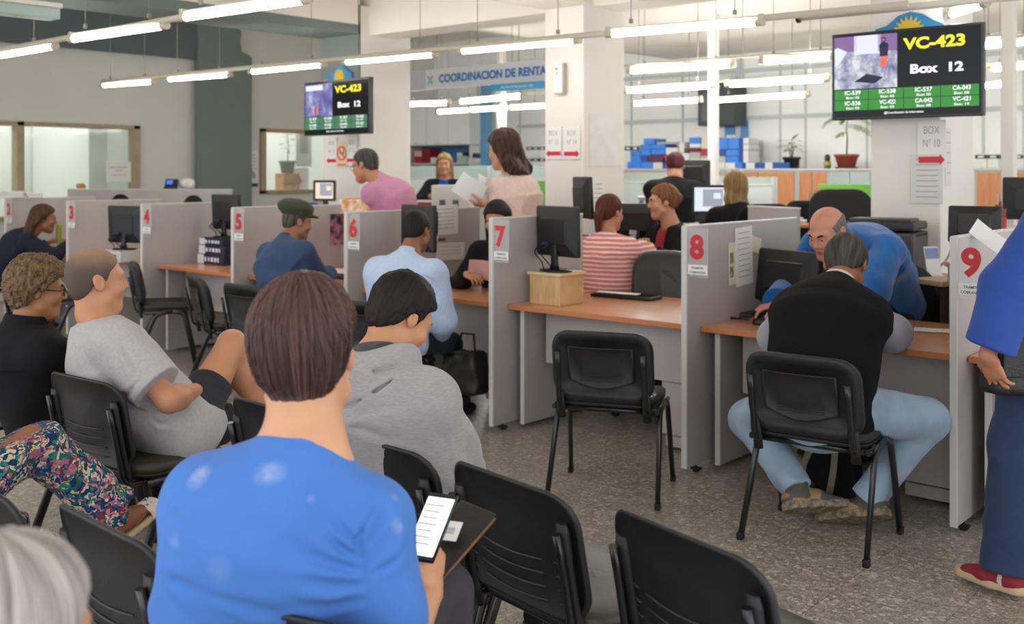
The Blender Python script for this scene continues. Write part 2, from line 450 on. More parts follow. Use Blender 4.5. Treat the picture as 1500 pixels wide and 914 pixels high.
# ================================================================== visitor chairs
M_SHELL = mat('chair_shell_plastic', '1d1d20', 0.45, bump=0.25, bscale=420)
M_TUBE = mat('chair_tube', '141416', 0.32, metal=0.0, coat=0.25)
M_VINYL = mat('chair_vinyl', '38352d', 0.45, bump=0.12, bscale=240)
M_VINYLB = mat('chair_vinyl_black', '1c1c1b', 0.42, bump=0.12, bscale=240)
def backmap(u, v, off, W_=.47, H_=.33, zb=.475, curve=.045, tilt=.2, y0=-.235):
    """u across (-.5..0.5)*W, v up 0..1; off = out of the back, away from the sitter"""
    y = y0 - v*H_*math.sin(tilt) + curve*( (u/(W_/2))**2 ) - off
    return Vector((u, y, zb + v*H_*math.cos(tilt)))
def rr(w, h, r, n=6):    # loop in u (centred) and v metres (0..h)
    return [(x, z+h/2) for x, z in rrect(w, h, r, n)]
def make_chair(style):
    t = thing('visitor_chair', None, 'chair')
    # frame: two inverted-U leg pairs, cross bars
    for sx in (-1, 1):
        for nm, yf, yt in (('rear', -.245, -.03), ('front', .215, .10)):
            p = fillet([(sx*.262, yf, .012), (sx*.247, yt + (-.055 if nm == 'rear' else .03), .415), (sx*.247, .04, .432)], .06)
            b = MB().tube(p, (.0125, .0185), 10)
            lg = b.build('leg', M_TUBE, t)
            MB().box((sx*.2625, yf, .016), (.026, .036, .032), bev=.006).build('foot_cap', M_DKFOOT, lg)
    MB().tube([(-.247, .03, .43), (.247, .03, .43)], (.01, .016)).tube([(-.247, .15, .425), (-.247, -.17, .425)], (.010, .014)).tube([(.247, .15, .425), (.247, -.17, .425)], (.010, .014)).tube([(-.247, -.15, .42), (.247, -.15, .42)], (.009, .013)).build('seat_frame', M_TUBE, t)
    for sx in (-1, 1):
        p = fillet([(sx*.205, -.06, .425), (sx*.205, -.235, .425), (sx*.203, -.265, .60), (sx*.20, -.29, .71)], .05)
        MB().tube(p, (.0125, .009), 10).build('back_upright', M_TUBE, t)
    # seat
    def seatloop(w, d, z, r, dip=0):
        out = []
        for x, y in rrect(w, d, r, 6):
            zz = z - dip*(1-min(1, (x/(w/2))**2)) - .022*max(0, (y-.1)/.12)**2 + .012*max(0, (-y-.1)/.12)
            out.append(Vector((x, y+.01, zz)))
        return out
    sv = M_VINYLB if style == 'padded' else M_VINYL
    L = [seatloop(.43, .38, .438, .07), seatloop(.47, .42, .446, .085), seatloop(.478, .428, .462, .09), seatloop(.472, .422, .478, .088), seatloop(.44, .39, .488, .08, .004), seatloop(.30, .26, .49, .07, .006), seatloop(.08, .06, .49, .02, .006)]
    MB().loft(L).build('seat', sv, t)
    L = [seatloop(.40, .35, .428, .07), seatloop(.462, .412, .432, .085), seatloop(.476, .426, .444, .09), seatloop(.462, .412, .450, .085)]
    MB().loft(L).build('seat_pan', M_SHELL, t)
    # back
    Wb, Hb = .475, .335
    def lp(w, h, r, off, ins=0, vc=.5):
        return [backmap(x, (z + vc*Hb)/Hb if False else (z/Hb)+vc, off, Wb, Hb) for x, z in rrect(w, h, r, 7)]
    if style == 'plastic':
        L = [lp(.44, .30, .07, -.004), lp(.468, .328, .085, -.002), lp(Wb, Hb, .088, .006), lp(.470, .330, .086, .013), lp(.455, .315, .08, .014), lp(.448, .308, .078, .008), lp(.25, .15, .05, .008), lp(.02, .02, .005, .008)]
        o = MB().loft(L).build('backrest', M_SHELL, t)
        b = MB()
        for u0, u1 in ((-.205, -.155), (-.12, .12), (.155, .205)):
            for i in range(4):
                v = .12 + i*.105
                pts = [backmap(u0+(u1-u0)*q/8, v + .03*((u0+(u1-u0)*q/8)/.12)**2*(.6 if abs(u0) < .15 else .35), .0085, Wb, Hb) for q in range(9)]
                b.tube(pts, (.0035, .0022), 6)
        b.build('slot_ribs', mat('slot_grey', '3c3c40', .5), o)
        for sx in (-1, 1):
            b = MB()
            pts = [backmap(sx*.196, v, .013, Wb, Hb) for v in (-.22, -.05, .2, .45, .70, .78)]
            b.tube(pts, [(.019, .0125)]*4 + [(.022, .016), (.019, .007)], 10)
            b.build('upright_sleeve', M_SHELL, o)
    else:
        L = [lp(.40, .27, .07, -.045), lp(.455, .32, .085, -.040), lp(.478, .342, .09, -.022), lp(.482, .346, .092, -.004), lp(.476, .340, .09, .008), lp(.45, .315, .08, .012), lp(.395, .262, .045, .012), lp(.388, .255, .042, .003), lp(.20, .12, .03, .003), lp(.02, .02, .005, .003)]
        o = MB().loft(L).build('backrest', M_SHELL, t)
        b = MB()   # raised panel with a bowed lower edge, as on the moulded back shell
        def pl(sc, off):
            pts = []
            for i in range(13): a = i/12; pts.append((.155-.31*a, .262))
            for i in range(13): a = i/12; x = -.155+.31*a; pts.append((x, .10 - .038*math.cos(x/.155*PI/2)))
            return [backmap(x*sc, (z-.17)*sc/Hb+.51, off, Wb, Hb) for x, z in pts]
        b.loft([pl(1.0, .003), pl(.99, .010), pl(.94, .011), pl(.92, .007), pl(.5, .007), pl(.05, .007)])
        for i in range(5):
            v = .42 - i*.03
            b.tube([backmap(-.1+.2*q/6, v, .0075, Wb, Hb) for q in range(7)], .0016, 5)
        b.build('back_shell', M_SHELL, o)
        for sx in (-1, 1):
            MB().tube([backmap(sx*.205, v, .008, Wb, Hb) for v in (-.28, -.1, .08, .14)], [(.021, .013)]*3 + [(.017, .004)], 10).build('upright_sleeve', M_SHELL, o)
    return t
chair_p = make_chair('plastic'); chair_c = make_chair('padded')
used = set()
def place_chair(src, p, theta, label, group):
    o = src if src not in used else copy_tree(src)
    used.add(src)
    o.location = (p[0], p[1], 0); o.rotation_euler = (0, 0, YAW(theta))
    o['label'] = label; o['group'] = group
    return o
def from_back(lat, d, theta, dist=.30):   # chair centre from the middle of its back's top edge
    a = math.radians(theta)
    return W(lat + math.sin(a)*dist, d + math.cos(a)*dist)
G1 = 'black visitor chairs of the waiting rows'; G2 = 'black visitor chairs at the counters'
def wait(lat, d, th, label): place_chair(chair_p, from_back(lat, d, th), th, label, G1)
wait(-.035, 2.55, 50, 'empty black plastic-backed chair between the blue-shirted boy and the frontmost empty chair')
wait(.33, 2.16, 56, 'empty black plastic-backed chair closest to the camera, nothing on its olive seat')
wait(-.40, 2.88, 43, 'black plastic-backed chair under the man in the grey hoodie')
wait(-.80, 3.33, 43, 'black plastic-backed chair mostly hidden by the head of the blue-shirted boy')
wait(-.40, 1.755, 25, 'black plastic-backed chair under the boy in the blue T-shirt')
wait(-.90, 2.22, 43, 'empty black plastic-backed chair behind the blurred grey head')
wait(-1.32, 2.52, 45, 'empty black plastic-backed chair cut by the frame edge beside the blurred grey head')
wait(-2.12, 2.86, 48, 'black plastic-backed chair under the person in floral trousers')
wait(-1.585, 3.775, 37, 'black plastic-backed chair under the man in the grey T-shirt')
wait(-2.17, 4.32, 45, 'black plastic-backed chair under the woman in glasses and black jacket')
def desk_chair(p, th, label): place_chair(chair_c, p, th, label, G2)
desk_chair(W(.489, 5.07), 17.5, 'empty black padded visitor chair in front of box 7')
desk_chair(W(1.3175, 4.4225), 36, 'black padded visitor chair under the man in the black vest')
desk_chair(W((245-750)/FOC*8.5, 8.5), 72, 'empty black padded visitor chair turned sideways at box 4')
desk_chair(W((340-750)/FOC*7.5, 7.5), 62, 'empty black padded visitor chair at box 4, beyond the boy\'s hair')
desk_chair(W((112-750)/FOC*9.1, 9.1), 60, 'black padded visitor chair just past the shaved head of the man in grey')
desk_chair(Vector((-1.80, -.42, 0)), 28, 'black padded visitor chair under the man in the pale blue shirt')
desk_chair(Vector((-2.98, -.34, 0)), 42, 'black padded visitor chair under the man in the green cap')
desk_chair(Vector((-7.55, -.40, 0)), 50, 'black padded visitor chair under the long-haired client at box 2')
# ================================================================== fluorescent lamps
M_TUBEON = emit('tube_glow', 'fdfbf4', 10.5)
M_TUBEBACK = emit('tube_glow_inner', 'fbfcf8', 19.0)
M_BATTEN = mat('batten_white', 'd6d1c4', 0.5)
M_CAP = mat('lamp_cap', 'c9c1ab', 0.5)
M_WIRE = mat('wire_grey', '8c877e', 0.5)
def lamp(A, B, label, group, drop=True, r=.026, glow=None):
    A, B = Vector(A), Vector(B); L = (B-A).length; mid = (A+B)/2; ang = math.atan2(B.y-A.y, B.x-A.x)
    t = thing('fluorescent_lamp', label, 'lamp', mid, ang, group)
    MB().box((0, 0, .034), (L+.10, .026, .012), bev=.004).build('batten', M_BATTEN, t)
    for s in (-1, 1):
        MB().tube([(s*(L/2-.005), 0, 0), (s*(L/2+.05), 0, 0)], r*1.12, 12).box((s*(L/2+.03), 0, .03), (.03, .03, .04)).build('end_cap', M_CAP, t)
    MB().tube([(-L/2, 0, 0), (L/2, 0, 0)], r, 14).build('tube', glow or M_TUBEON, t)
    if drop:
        for s in (-.36, .36):
            w = MB().tube([(s*L, 0, .06), (s*L, 0, (CZ if mid.y > 2.4 else CH)-mid.z)], .003, 6)
            w.box((s*L, 0, .075), (.02, .02, .03)).build('hanging_wire', M_WIRE, t)
    return t
ZL = 2.46
def lp_(px, py, z=ZL): 
    p = PZ(px, py, z); return p
gl = 'front lamp line'
def line(segs, z, r, labels, group):
    for (a, b, c, d), lb in zip(segs, labels): lamp(lp_(a, b, z), lp_(c, d, z), lb, group, True, r)
line([(-95, 97, 78, 68), (108, 57, 238, 38), (272, 25, 445, 0)], ZL, .023,
     ['fluorescent lamp of the front line, cut by the frame edge', 'fluorescent lamp of the front line, above the office window', 'fluorescent lamp of the front line, running up to the top edge'], 'front fluorescent lamps')
line([(152, 125, 222, 120), (248, 116, 334, 110), (370, 105, 471, 95), (508, 91, 634, 80), (678, 75, 842, 60), (897, 50, 1108, 33)], ZL, .021,
     ['short glowing lamp at the far end of the second line, before the plain grey wall', 'glowing lamp of the second line, in front of the slate pilaster', 'glowing lamp of the second line, just short of the farther screen',
      'glowing lamp of the second line, directly above the farther screen', 'glowing lamp of the second line, crossing the middle column', 'longest looking lamp of the second line, between middle column and closer screen'], 'second line of fluorescent lamps')
# the conduits that join the lamps of a line
for nm, ends, lb in (('conduit', ((-120, 100), (475, -4)), 'beige conduit carrying the front lamp line'), ('conduit', ((150, 124), (1330, 14)), 'beige conduit carrying the second lamp line')):
    A, B = lp_(*ends[0]), lp_(*ends[1])
    o = MB().tube([A+Vector((0, 0, .03)), B+Vector((0, 0, .03))], .021, 10).build(nm, M_CAP); tag(o, lb, 'conduit')
# thicker pipe with black joint above the closer screen
A, B = PZ(1168, 26, 2.5), PZ(1500, -6, 2.5)
t = thing('ceiling_pipe', 'beige ceiling pipe with a black joint above the closer screen', 'pipe', A)
MB().tube([(0, 0, 0), B-A], .022, 12).build('pipe', M_BATTEN, t)
MB().tube([(0, 0, 0), (B-A)*.012], .034, 12).build('joint', M_DKFOOT, t)
back = [((925, 104), (1070, 95)), ((1120, 90), (1216, 84)), ((920, 133), (1040, 126)), ((1070, 124), (1207, 116)), ((930, 152), (1023, 147)), ((1050, 147), (1180, 139)),
        ((597, 153), (655, 151)), ((676, 149), (763, 141)), ((643, 164), (745, 158)), ((690, 161), (800, 155)), ((1438, 67), (1510, 61)), ((1456, 101), (1520, 96)), ((1436, 127), (1480, 122)), ((1395, 20), (1440, 6))]
bl = ['glowing back office lamp nearest the middle column, topmost there', 'glowing back office lamp partly behind the closer screen, topmost there', 'glowing back office lamp beside the middle column, in the middle row', 'glowing back office lamp in front of the dark wall box',
      'glowing back office lamp beside the middle column, lowest there', 'glowing back office lamp below the dark wall box line, reaching the closer screen', 'short glowing lamp just past the farther column', 'glowing lamp under the blue banner of the hanging sign', 'glowing lamp over the white overhead cupboards',
      'glowing lamp crossing the post above the woman in cream', 'glowing lamp beside the closer screen, at the height of its numbers', 'glowing lamp on top of the white post past the closer screen', 'glowing lamp beside the lower edge of the closer screen', 'slanted lamp touching the top edge above the closer screen']
for ((a, b_), (c, d)), lb in zip(back, bl):
    zb_l = 2.5 if b_ < 110 else 2.33
    lamp(lp_(a, b_, zb_l), lp_(c, d, zb_l), lb, 'lamps of the back office', True, .023, M_TUBEBACK)
for y, xs, lb in ((PZ(1000, 99, 2.5).y, (PZ(700, 121, 2.5).x, 3), 'grey cable rail over the nearer back office desks'), (PZ(1000, 130, 2.5).y, (-6, 2), 'grey cable rail over the farther back office desks')):
    tag(MB().tube([(xs[0], y+.03, 2.56), (xs[1], y+.03, 2.56)], .014, 8).build('cable_rail', M_CAP), lb, 'rail')
# lamp diffuser box cut by the corner of the frame
p = PT(12, 14, 6.3)
t = thing('ceiling_lamp', 'glass ceiling lamp cut by the top corner over the office window', 'lamp', p, YAW(-48.9))
MB().box((0, 0, .05), (.6, .16, .03), bev=.006).build('tray', M_BATTEN, t)
MB().box((0, 0, 0), (.58, .14, .07), bev=.01).build('cover', M_FROST, t)

# ================================================================== screens that call the numbers
M_SCR = emit('screen_black', '08090b', 0.25)
M_BEZ = mat('screen_bezel', '111113', 0.25)
M_SGRN = emit('screen_green', '3f9a3c', 0.34)
M_SGRN2 = emit('screen_green_dull', '4f8a6a', 0.34)
M_SYEL = emit('screen_yellow', 'eee82a', 0.48)
M_SWHT = emit('screen_white', 'f2f2f2', 0.48)
def photo_mat(name, a, b, c, scale):
    m = bpy.data.materials.new(name); m.use_nodes = True; nt = m.node_tree; pb = nt.nodes['Principled BSDF']
    tc = nt.nodes.new('ShaderNodeTexCoord'); n = nt.nodes.new('ShaderNodeTexNoise'); n.inputs['Scale'].default_value = scale; n.inputs['Detail'].default_value = 8; n.inputs['Roughness'].default_value = .7
    r = nt.nodes.new('ShaderNodeValToRGB'); e = r.color_ramp.elements; e.new(.5)
    for k, (p, col) in enumerate(((.36, a), (.5, b), (.64, c))): e[k].position = p; e[k].color = lin(col)
    nt.links.new(tc.outputs['Object'], n.inputs[0]); nt.links.new(n.outputs[0], r.inputs[0]); nt.links.new(r.outputs[0], pb.inputs['Emission Color'])
    pb.inputs['Emission Strength'].default_value = .38; pb.inputs['Base Color'].default_value = (0, 0, 0, 1); pb.inputs['Roughness'].default_value = .3
    return m
M_PH1 = photo_mat('rocky_scene', '4a4c78', 'a9a9c4', 'efeaf2', 9)
M_PH2 = photo_mat('blue_scene', '4a3f86', '6f6fb2', 'b9bfe0', 7)
M_PSKY = emit('photo_sky', 'e6e8fb', .4); M_PPUR = emit('photo_purple', '8a6b9c', .4); M_PDRK = emit('photo_dark', '2c2a4c', .3); M_PRED = emit('photo_red', 'e8765a', .4); M_PSKN = emit('photo_skin', 'c89a86', .4)
def screen(c, w, h, rz, label, near, tilt):
    t = thing('television', label, 'television', c, rz)
    t.rotation_euler = (tilt, 0, rz)
    MB().box((0, .03, 0), (w, .05, h), bev=.006).box((0, .075, 0), (w*.7, .05, h*.6), bev=.01).build('housing', M_BEZ, t)
    sw, sh = w-.03, h-.03
    b = MB(); y = .0035
    b.box((0, y, 0), (sw, .004, sh))
    o = b.build('screen', M_SCR, t)
    y = .0005
    def q(x0, z0, x1, z1, yy): return [(-sw/2+x0*sw, yy, -sh/2+z0*sh), (-sw/2+x1*sw, yy, -sh/2+z0*sh), (-sw/2+x1*sw, yy, -sh/2+z1*sh), (-sw/2+x0*sw, yy, -sh/2+z1*sh)]
    f = [(0, 1, 2, 3)]
    b = MB().add(q(.005, .345, .455, .985, y), f, 0)
    y2 = y-.0006
    if near:
        b.add(q(.005, .80, .17, .985, y2), f, 2).add(q(.15, .76, .34, .985, y2), f, 1).add(q(.32, .78, .455, .985, y2), f, 2)
        P = lambda u, v: (-sw/2+u*sw, y2-.0004, -sh/2+v*sh)
        b.add([P(.01, .62), P(.05, .68), P(.10, .80), P(.03, .86), P(.005, .84)], [(0, 1, 2, 3, 4)], 1)
        b.add([P(.335, .72), P(.39, .72), P(.395, .86), P(.36, .90), P(.33, .86)], [(0, 1, 2, 3, 4)], 3)      # walker: jacket, head, shorts
        b.add([P(.345, .90), P(.375, .90), P(.375, .945), P(.345, .945)], f, 3)
        b.add([P(.335, .60), P(.355, .60), P(.363, .72), P(.34, .72)], f, 4).add([P(.362, .59), P(.382, .59), P(.388, .72), P(.364, .72)], f, 4)
        b.add([P(.35, .905), P(.368, .905), P(.368, .93), P(.35, .93)], f, 5)
        b.add([P(.15, .43), P(.30, .40), P(.36, .47), P(.24, .52)], f, 3)
    else:
        b.add(q(.02, .86, .30, .96, y2), f, 1).add(q(.2, .38, .23, .55, y2), f, 4).add(q(.12, .38, .14, .5, y2), f, 4)
    b.build('picture', [M_PH1 if near else M_PH2, M_PSKY, M_PPUR, M_PDRK, M_PRED, M_PSKN], o)
    b = MB()
    for r_ in range(2):
        for c_ in range(4):
            b.add(q(.006+c_*.2475, .085+(1-r_)*.127, .006+(c_+1)*.2475-.004, .085+(2-r_)*.127-.006, y), f)
    b.build('call_table', M_SGRN if near else M_SGRN2, o)
    MB().text('VC-423', (-sw/2+.70*sw, y-.001, -sh/2+.845*sh), sh*.125, 0, None, sw*.41, bold=True).build('turn_number', M_SYEL, o)
    MB().text('Box  12', (-sw/2+.72*sw, y-.001, -sh/2+.545*sh), sh*.10, 0, None, sw*.35, bold=True).build('box_number', M_SWHT, o)
    for i in range(8):
        x = -sw/2 + (.14+.2475*(i % 4))*sw; z = -sh/2+(.085+(1-i//4)*.127)*sh
        MB().text(CALLS[i], (x, y-.001, z+.088*sh), sh*.048, 0, None, sw*.115, bold=True).text(SUBS[i], (x, y-.001, z+.028*sh), sh*.028, 0, None, sw*.095, bold=True).build('past_call', M_SWHT, o)
    MB().text('@Coordinación de Informática', (0, y-.001, -sh/2+.043*sh), sh*.024, 0, None, sw*.27, bold=True).build('caption', M_SWHT, o)
    MB().tube([(0, .1, .05), (0, .34, .05)], .022, 10).box((0, .34, .05), (.22, .02, .2), bev=.004).build('wall_bracket', M_BEZ, t)
    return t
a, c = PT(1218, 113, 6.62), PT(1440, 101, 6.02)
mid = (a+c)/2; screen(mid, (c-a).xy.length, .545, math.atan2(c.y-a.y, c.x-a.x), 'closer big screen showing VC-423 and Box 12, hung before the wide pale column', True, math.radians(0))
a, c = PT(445, 159.5, 9.72), PT(540, 155, 9.03)
mid = (a+c)/2; screen(mid, (c-a).xy.length, .495, math.atan2(c.y-a.y, c.x-a.x), 'farther small screen showing VC-423 and Box 12, hung before the slate topped column', False, 0)
# sun emblem plates above the screens
M_EMB = mat('emblem_blue', '2c86b4', 0.5); M_SUN = mat('emblem_yellow', 'd9b52e', 0.5)
def emblem(c, w, label):
    t = thing('emblem_plate', label, 'sign', c)
    s = w
    MB().prism([(-.5*s, -.3*s), (.5*s, -.3*s), (.5*s, .03*s), (.36*s, .09*s), (.20*s, .2*s), (.02*s, .25*s), (-.16*s, .2*s), (-.33*s, .07*s), (-.5*s, .03*s)], -.008, .008).build('plate', M_EMB, t)
    pts = []
    for i in range(36):
        a = 2*PI*i/36; r = (.24 if i % 2 == 0 else .16)*s
        pts.append((r*math.cos(a), -.05*s+r*math.sin(a)))
    MB().prism(pts, -.013, -.008).lathe([(.0, -.0), (.09*s, .0), (.075*s, .018), (.0, .025)], (0, -.012, -.05*s), 18, axis='y').build('sun', M_SUN, t)
emblem(PY(1332, 42, 1.885), .42, 'blue emblem plate with a yellow sun above the closer screen')
emblem(PY(498, 110, 1.86), .36, 'blue emblem plate with a yellow sun above the farther screen')

# ================================================================== papers and signs on the columns
M_PAPER = mat('paper_white', 'e9e7e3', 0.7); M_PAPER2 = mat('paper_grey', 'd8d6d2', 0.7)
M_ARROW = mat('arrow_red', 'cf2031', 0.5); M_GINK = mat('faint_ink', 'a5a19c', 0.7)
def box_sign(p, num, dirn, label, w=.16, h=.26, s=1.0):
    t = thing('direction_sign', label, 'sign', p, 0, 'box direction signs')
    MB().box((0, -.002, 0), (w, .003, h)).build('sheet', M_PAPER, t)
    b = MB().text('BOX', (0, -.0045, h*.30), .040*s, 0, None, w*.55).text('N° %d' % num, (0, -.0045, h*.02), .040*s, 0, None, w*.6)
    b.build('writing', M_GINK, t)
    a = w*.46*dirn; z = -h*.33; k = .016*s
    MB().prism([(-a, z-k), (a*.62, z-k), (a*.62, z-k*1.7), (a, z), (a*.62, z+k*1.7), (a*.62, z+k), (-a, z+k)], -.008, -.0035).build('arrow', M_ARROW, t)
box_sign(PY(811, 209, 1.895), 13, -1, 'white paper sign for box N° 13 with red arrow, on the middle column')
box_sign(PY(838, 209, 1.895), 14, 1, 'white paper sign for box N° 14 with red arrow, on the middle column')
box_sign(PY(1365, 211, 1.892), 10, 1, 'white paper sign for box N° 10 with red arrow, under the closer screen', .17, .29, 1.2)
box_sign(PY(486, 222, 1.892), 11, -1, 'faint paper sign with red arrow beside the office window', .15, .27)
box_sign(PY(516, 221, 1.892), 12, 1, 'faint paper sign with red arrow near the head of the man in pink', .15, .27)
p = PY(501, 226, 1.885)
t = thing('no_smoking_sign', 'orange no smoking sign between two red arrow sheets', 'sign', p)
MB().box((0, 0, 0), (.15, .006, .24)).build('plate', mat('sign_cream', 'e8cfae', .6), t)
b = MB()
b.loft([[Vector((math.cos(2*PI*k/28)*r, y, math.sin(2*PI*k/28)*r+.01)) for k in range(28)] for r, y in ((.07, -.003), (.07, -.007), (.055, -.007), (.055, -.003))], closed=True, smooth=False)
b.box((0, -.0055, .01), (.115, .003, .013), rot=(0, math.radians(45), 0)).box((0, -.0052, .012), (.07, .003, .011), 1).box((.028, -.0052, .035), (.007, .003, .03), 1)
b.build('symbol', [mat('sign_orange', 'd9512c', .5), M_INK], t)
MB().box((0, -.004, -.10), (.12, .003, .02)).build('caption_strip', mat('sign_orange2', 'd98a4c', .5), t)
# map and notices on the light side of the middle column
def side_sheet(px, py, x, w, h, label, m=M_PAPER, lines=0, name='notice'):
    p = PX(px, py, x)
    b = MB().box((.003, 0, 0), (.003, w, h))
    for i in range(lines):
        z = h/2-.03-i*(h-.05)/max(1, lines)
        b.box((.0052, rnd.uniform(-.01, .01), z), (.001, w*rnd.uniform(.5, .8), .006), 1)
    o = b.build(name, [m, M_GINK]); o.location = p; tag(o, label, 'paper'); return o
def map_mat():
    m = mat('map_print', 'e6e3df', .7, var=.1, vscale=9, second='dedbd7'); return m
side_sheet(886, 205, cm1, .42, .42, 'large faint street map pinned to the middle column', map_mat(), 0, 'street_map')
side_sheet(876, 292, cm1, .17, .30, 'white notice low on the middle column behind the striped woman', M_PAPER, 7)
side_sheet(1388, 230, cr1, .10, .36, 'pale narrow notice on the side of the wide column', M_PAPER2, 5)
b = MB().box((0, -.003, 0), (.19, .003, .30))
for i in range(8): b.box((0, -.0052, .12-i*.033), (.13, .001, .006), 1)
o = b.build('notice', [M_PAPER2, M_GINK]); o.location = PY(1358, 262, 1.892); tag(o, 'faint printed notice below the N° 10 arrow', 'paper')
p = PY(820, 115, 1.87)
t = thing('air_freshener', 'white dispenser box high on the middle column', 'dispenser', p)
MB().box((0, 0, 0), (.095, .05, .24), bev=.012).build('case', M_CARD, t)
MB().lathe([(.011, 0), (.011, .006), (.004, .007)], (-.012, -.026, .04), 12, axis='y').box((-.012, -.027, .075), (.03, .004, .02), bev=.002).build('nozzle', M_GINK, t)
MB().box((.046, 0, 0), (.012, .052, .245), bev=.004).build('seam', mat('case_grey', 'b6ab98', .5), t)

# ================================================================== hanging office sign
ys = 3.3
A, B = PY(598, 118, ys), PY(900, 96, ys)
h = .21; mid = (A+B)/2
t = thing('hanging_sign', 'long grey hanging sign lettered COORDINACION DE RENTAS', 'sign', (mid.x, ys, (A.z+B.z)/2))
wS = B.x-A.x
xo = lambda px: PY(px, 100, ys).x - mid.x
MB().box((0, 0, 0), (wS, .04, h), bev=.004).build('board', mat('sign_silver', 'c3c6cb', .5), t)
MB().text('COORDINACION DE RENTAS', (xo(645), -.023, .0), .082, 0, None, (xo(797)-xo(645))*22/20.6, align='l', bold=True).build('lettering', mat('letter_blue', '1f6fae', .5), t)
b = MB()
gx = xo(632)
for sx in (-1, 1): b.box((gx+sx*.022, -.022, .015), (.016, .004, .05), rot=(0, sx*.6, 0)).box((gx+sx*.022, -.022, -.035), (.016, .004, .045), rot=(0, -sx*.5, 0))
b.build('emblem', mat('leaf_green', '5aa58c', .5), t)
MB().box(((xo(720)+wS/2)/2, .0, -h/2-.035), (wS/2-xo(720), .02, .07), bev=.003).text('MUNICIPALIDAD DE', (xo(735), -.012, -h/2-.035), .026, 1, None, .42, align='l').build('banner', [mat('banner_blue', '3aa0cf', .5), M_CARD], t)
for px in (640, 760): MB().tube([(xo(px), 0, h/2), (xo(px), 0, CZ-(A.z+B.z)/2)], .004, 6).build('hanging_wire', M_WIRE, t)
MB().box((xo(611), -.002, 0), (.30, .042, h+.004)).build('dark_end', mat('sign_dull', 'a9abb4', .5), t)
# ================================================================== figures: smooth solids polygonised into one surface
def A3(v): return np.array((v[0], v[1], v[2]), float)
def nrm(v): v = np.asarray(v, float); return v/max(1e-9, np.linalg.norm(v))
def smin(a, b, k):
    if k <= 0: return np.minimum(a, b)
    h = np.clip(.5+.5*(b-a)/k, 0, 1); return b+(a-b)*h - k*h*(1-h)
def smax(a, b, k): return -smin(-a, -b, k)
def rcone(P, a, b, ra, rb):
    ab = b-a; L2 = max(1e-9, ab@ab); t = np.clip(((P-a)@ab)/L2, 0, 1)
    return np.linalg.norm(P-a-t[:, None]*ab, axis=1) - (ra+(rb-ra)*t)
def ecap(P, a, b, u, ra, rb):
    ab = b-a; L = max(1e-6, np.linalg.norm(ab)); n = ab/L
    u = nrm(u - n*(u@n)); v = np.cross(n, u); q = P-a
    t = np.clip((q@n)/L, 0, 1); q = q - t[:, None]*ab
    ru = ra[0]+(rb[0]-ra[0])*t; rv = ra[1]+(rb[1]-ra[1])*t; rm = np.minimum(ru, rv)
    return (np.sqrt(((q@u)/ru)**2+((q@v)/rv)**2+((q@n)/rm)**2)-1)*rm
def ellip(P, c, r, R=None):
    q = P-np.asarray(c)
    if R is not None: q = q@R.T
    r = np.asarray(r, float)
    k0 = np.linalg.norm(q/r, axis=1); k1 = np.linalg.norm(q/r**2, axis=1)+1e-9
    return k0*(k0-1)/k1
def rbox(P, c, R, half, rad):
    q = np.abs((P-c)@R.T) - (np.asarray(half)-rad)
    return np.linalg.norm(np.maximum(q, 0), axis=1)+np.minimum(q.max(axis=1), 0)-rad
def _h(i, j, k, seed):
    n = (i*374761393 + j*668265263 + k*2147483647 + seed*974634777) & 0xffffffff
    n = ((n ^ (n >> 13))*1274126177) & 0xffffffff
    return ((n ^ (n >> 16)) & 0xffff)/65535.0*2-1
def vnoise(P, seed=0):
    I = np.floor(P).astype(np.int64); F = P-I; F = F*F*(3-2*F)
    x, y, z = I[:, 0], I[:, 1], I[:, 2]; fx, fy, fz = F[:, 0], F[:, 1], F[:, 2]
    r = 0
    for dx in (0, 1):
        for dy in (0, 1):
            for dz in (0, 1):
                w = (fx if dx else 1-fx)*(fy if dy else 1-fy)*(fz if dz else 1-fz)
                r = r + w*_h(x+dx, y+dy, z+dz, seed)
    return r
def folds(P, amp, seed, axis, f1=7.0, f2=26.0):
    """soft cloth creases: ridges running along axis"""
    axis = nrm(axis); q = P - (P@axis)[:, None]*axis*0.72
    w = vnoise(q*6, seed+9)
    n = vnoise(q*f1 + w[:, None]*.8, seed); m = vnoise(q*f2*.5 + 3, seed+5)
    return amp*((1-np.abs(n)*2.2)*.8 + .35*m)
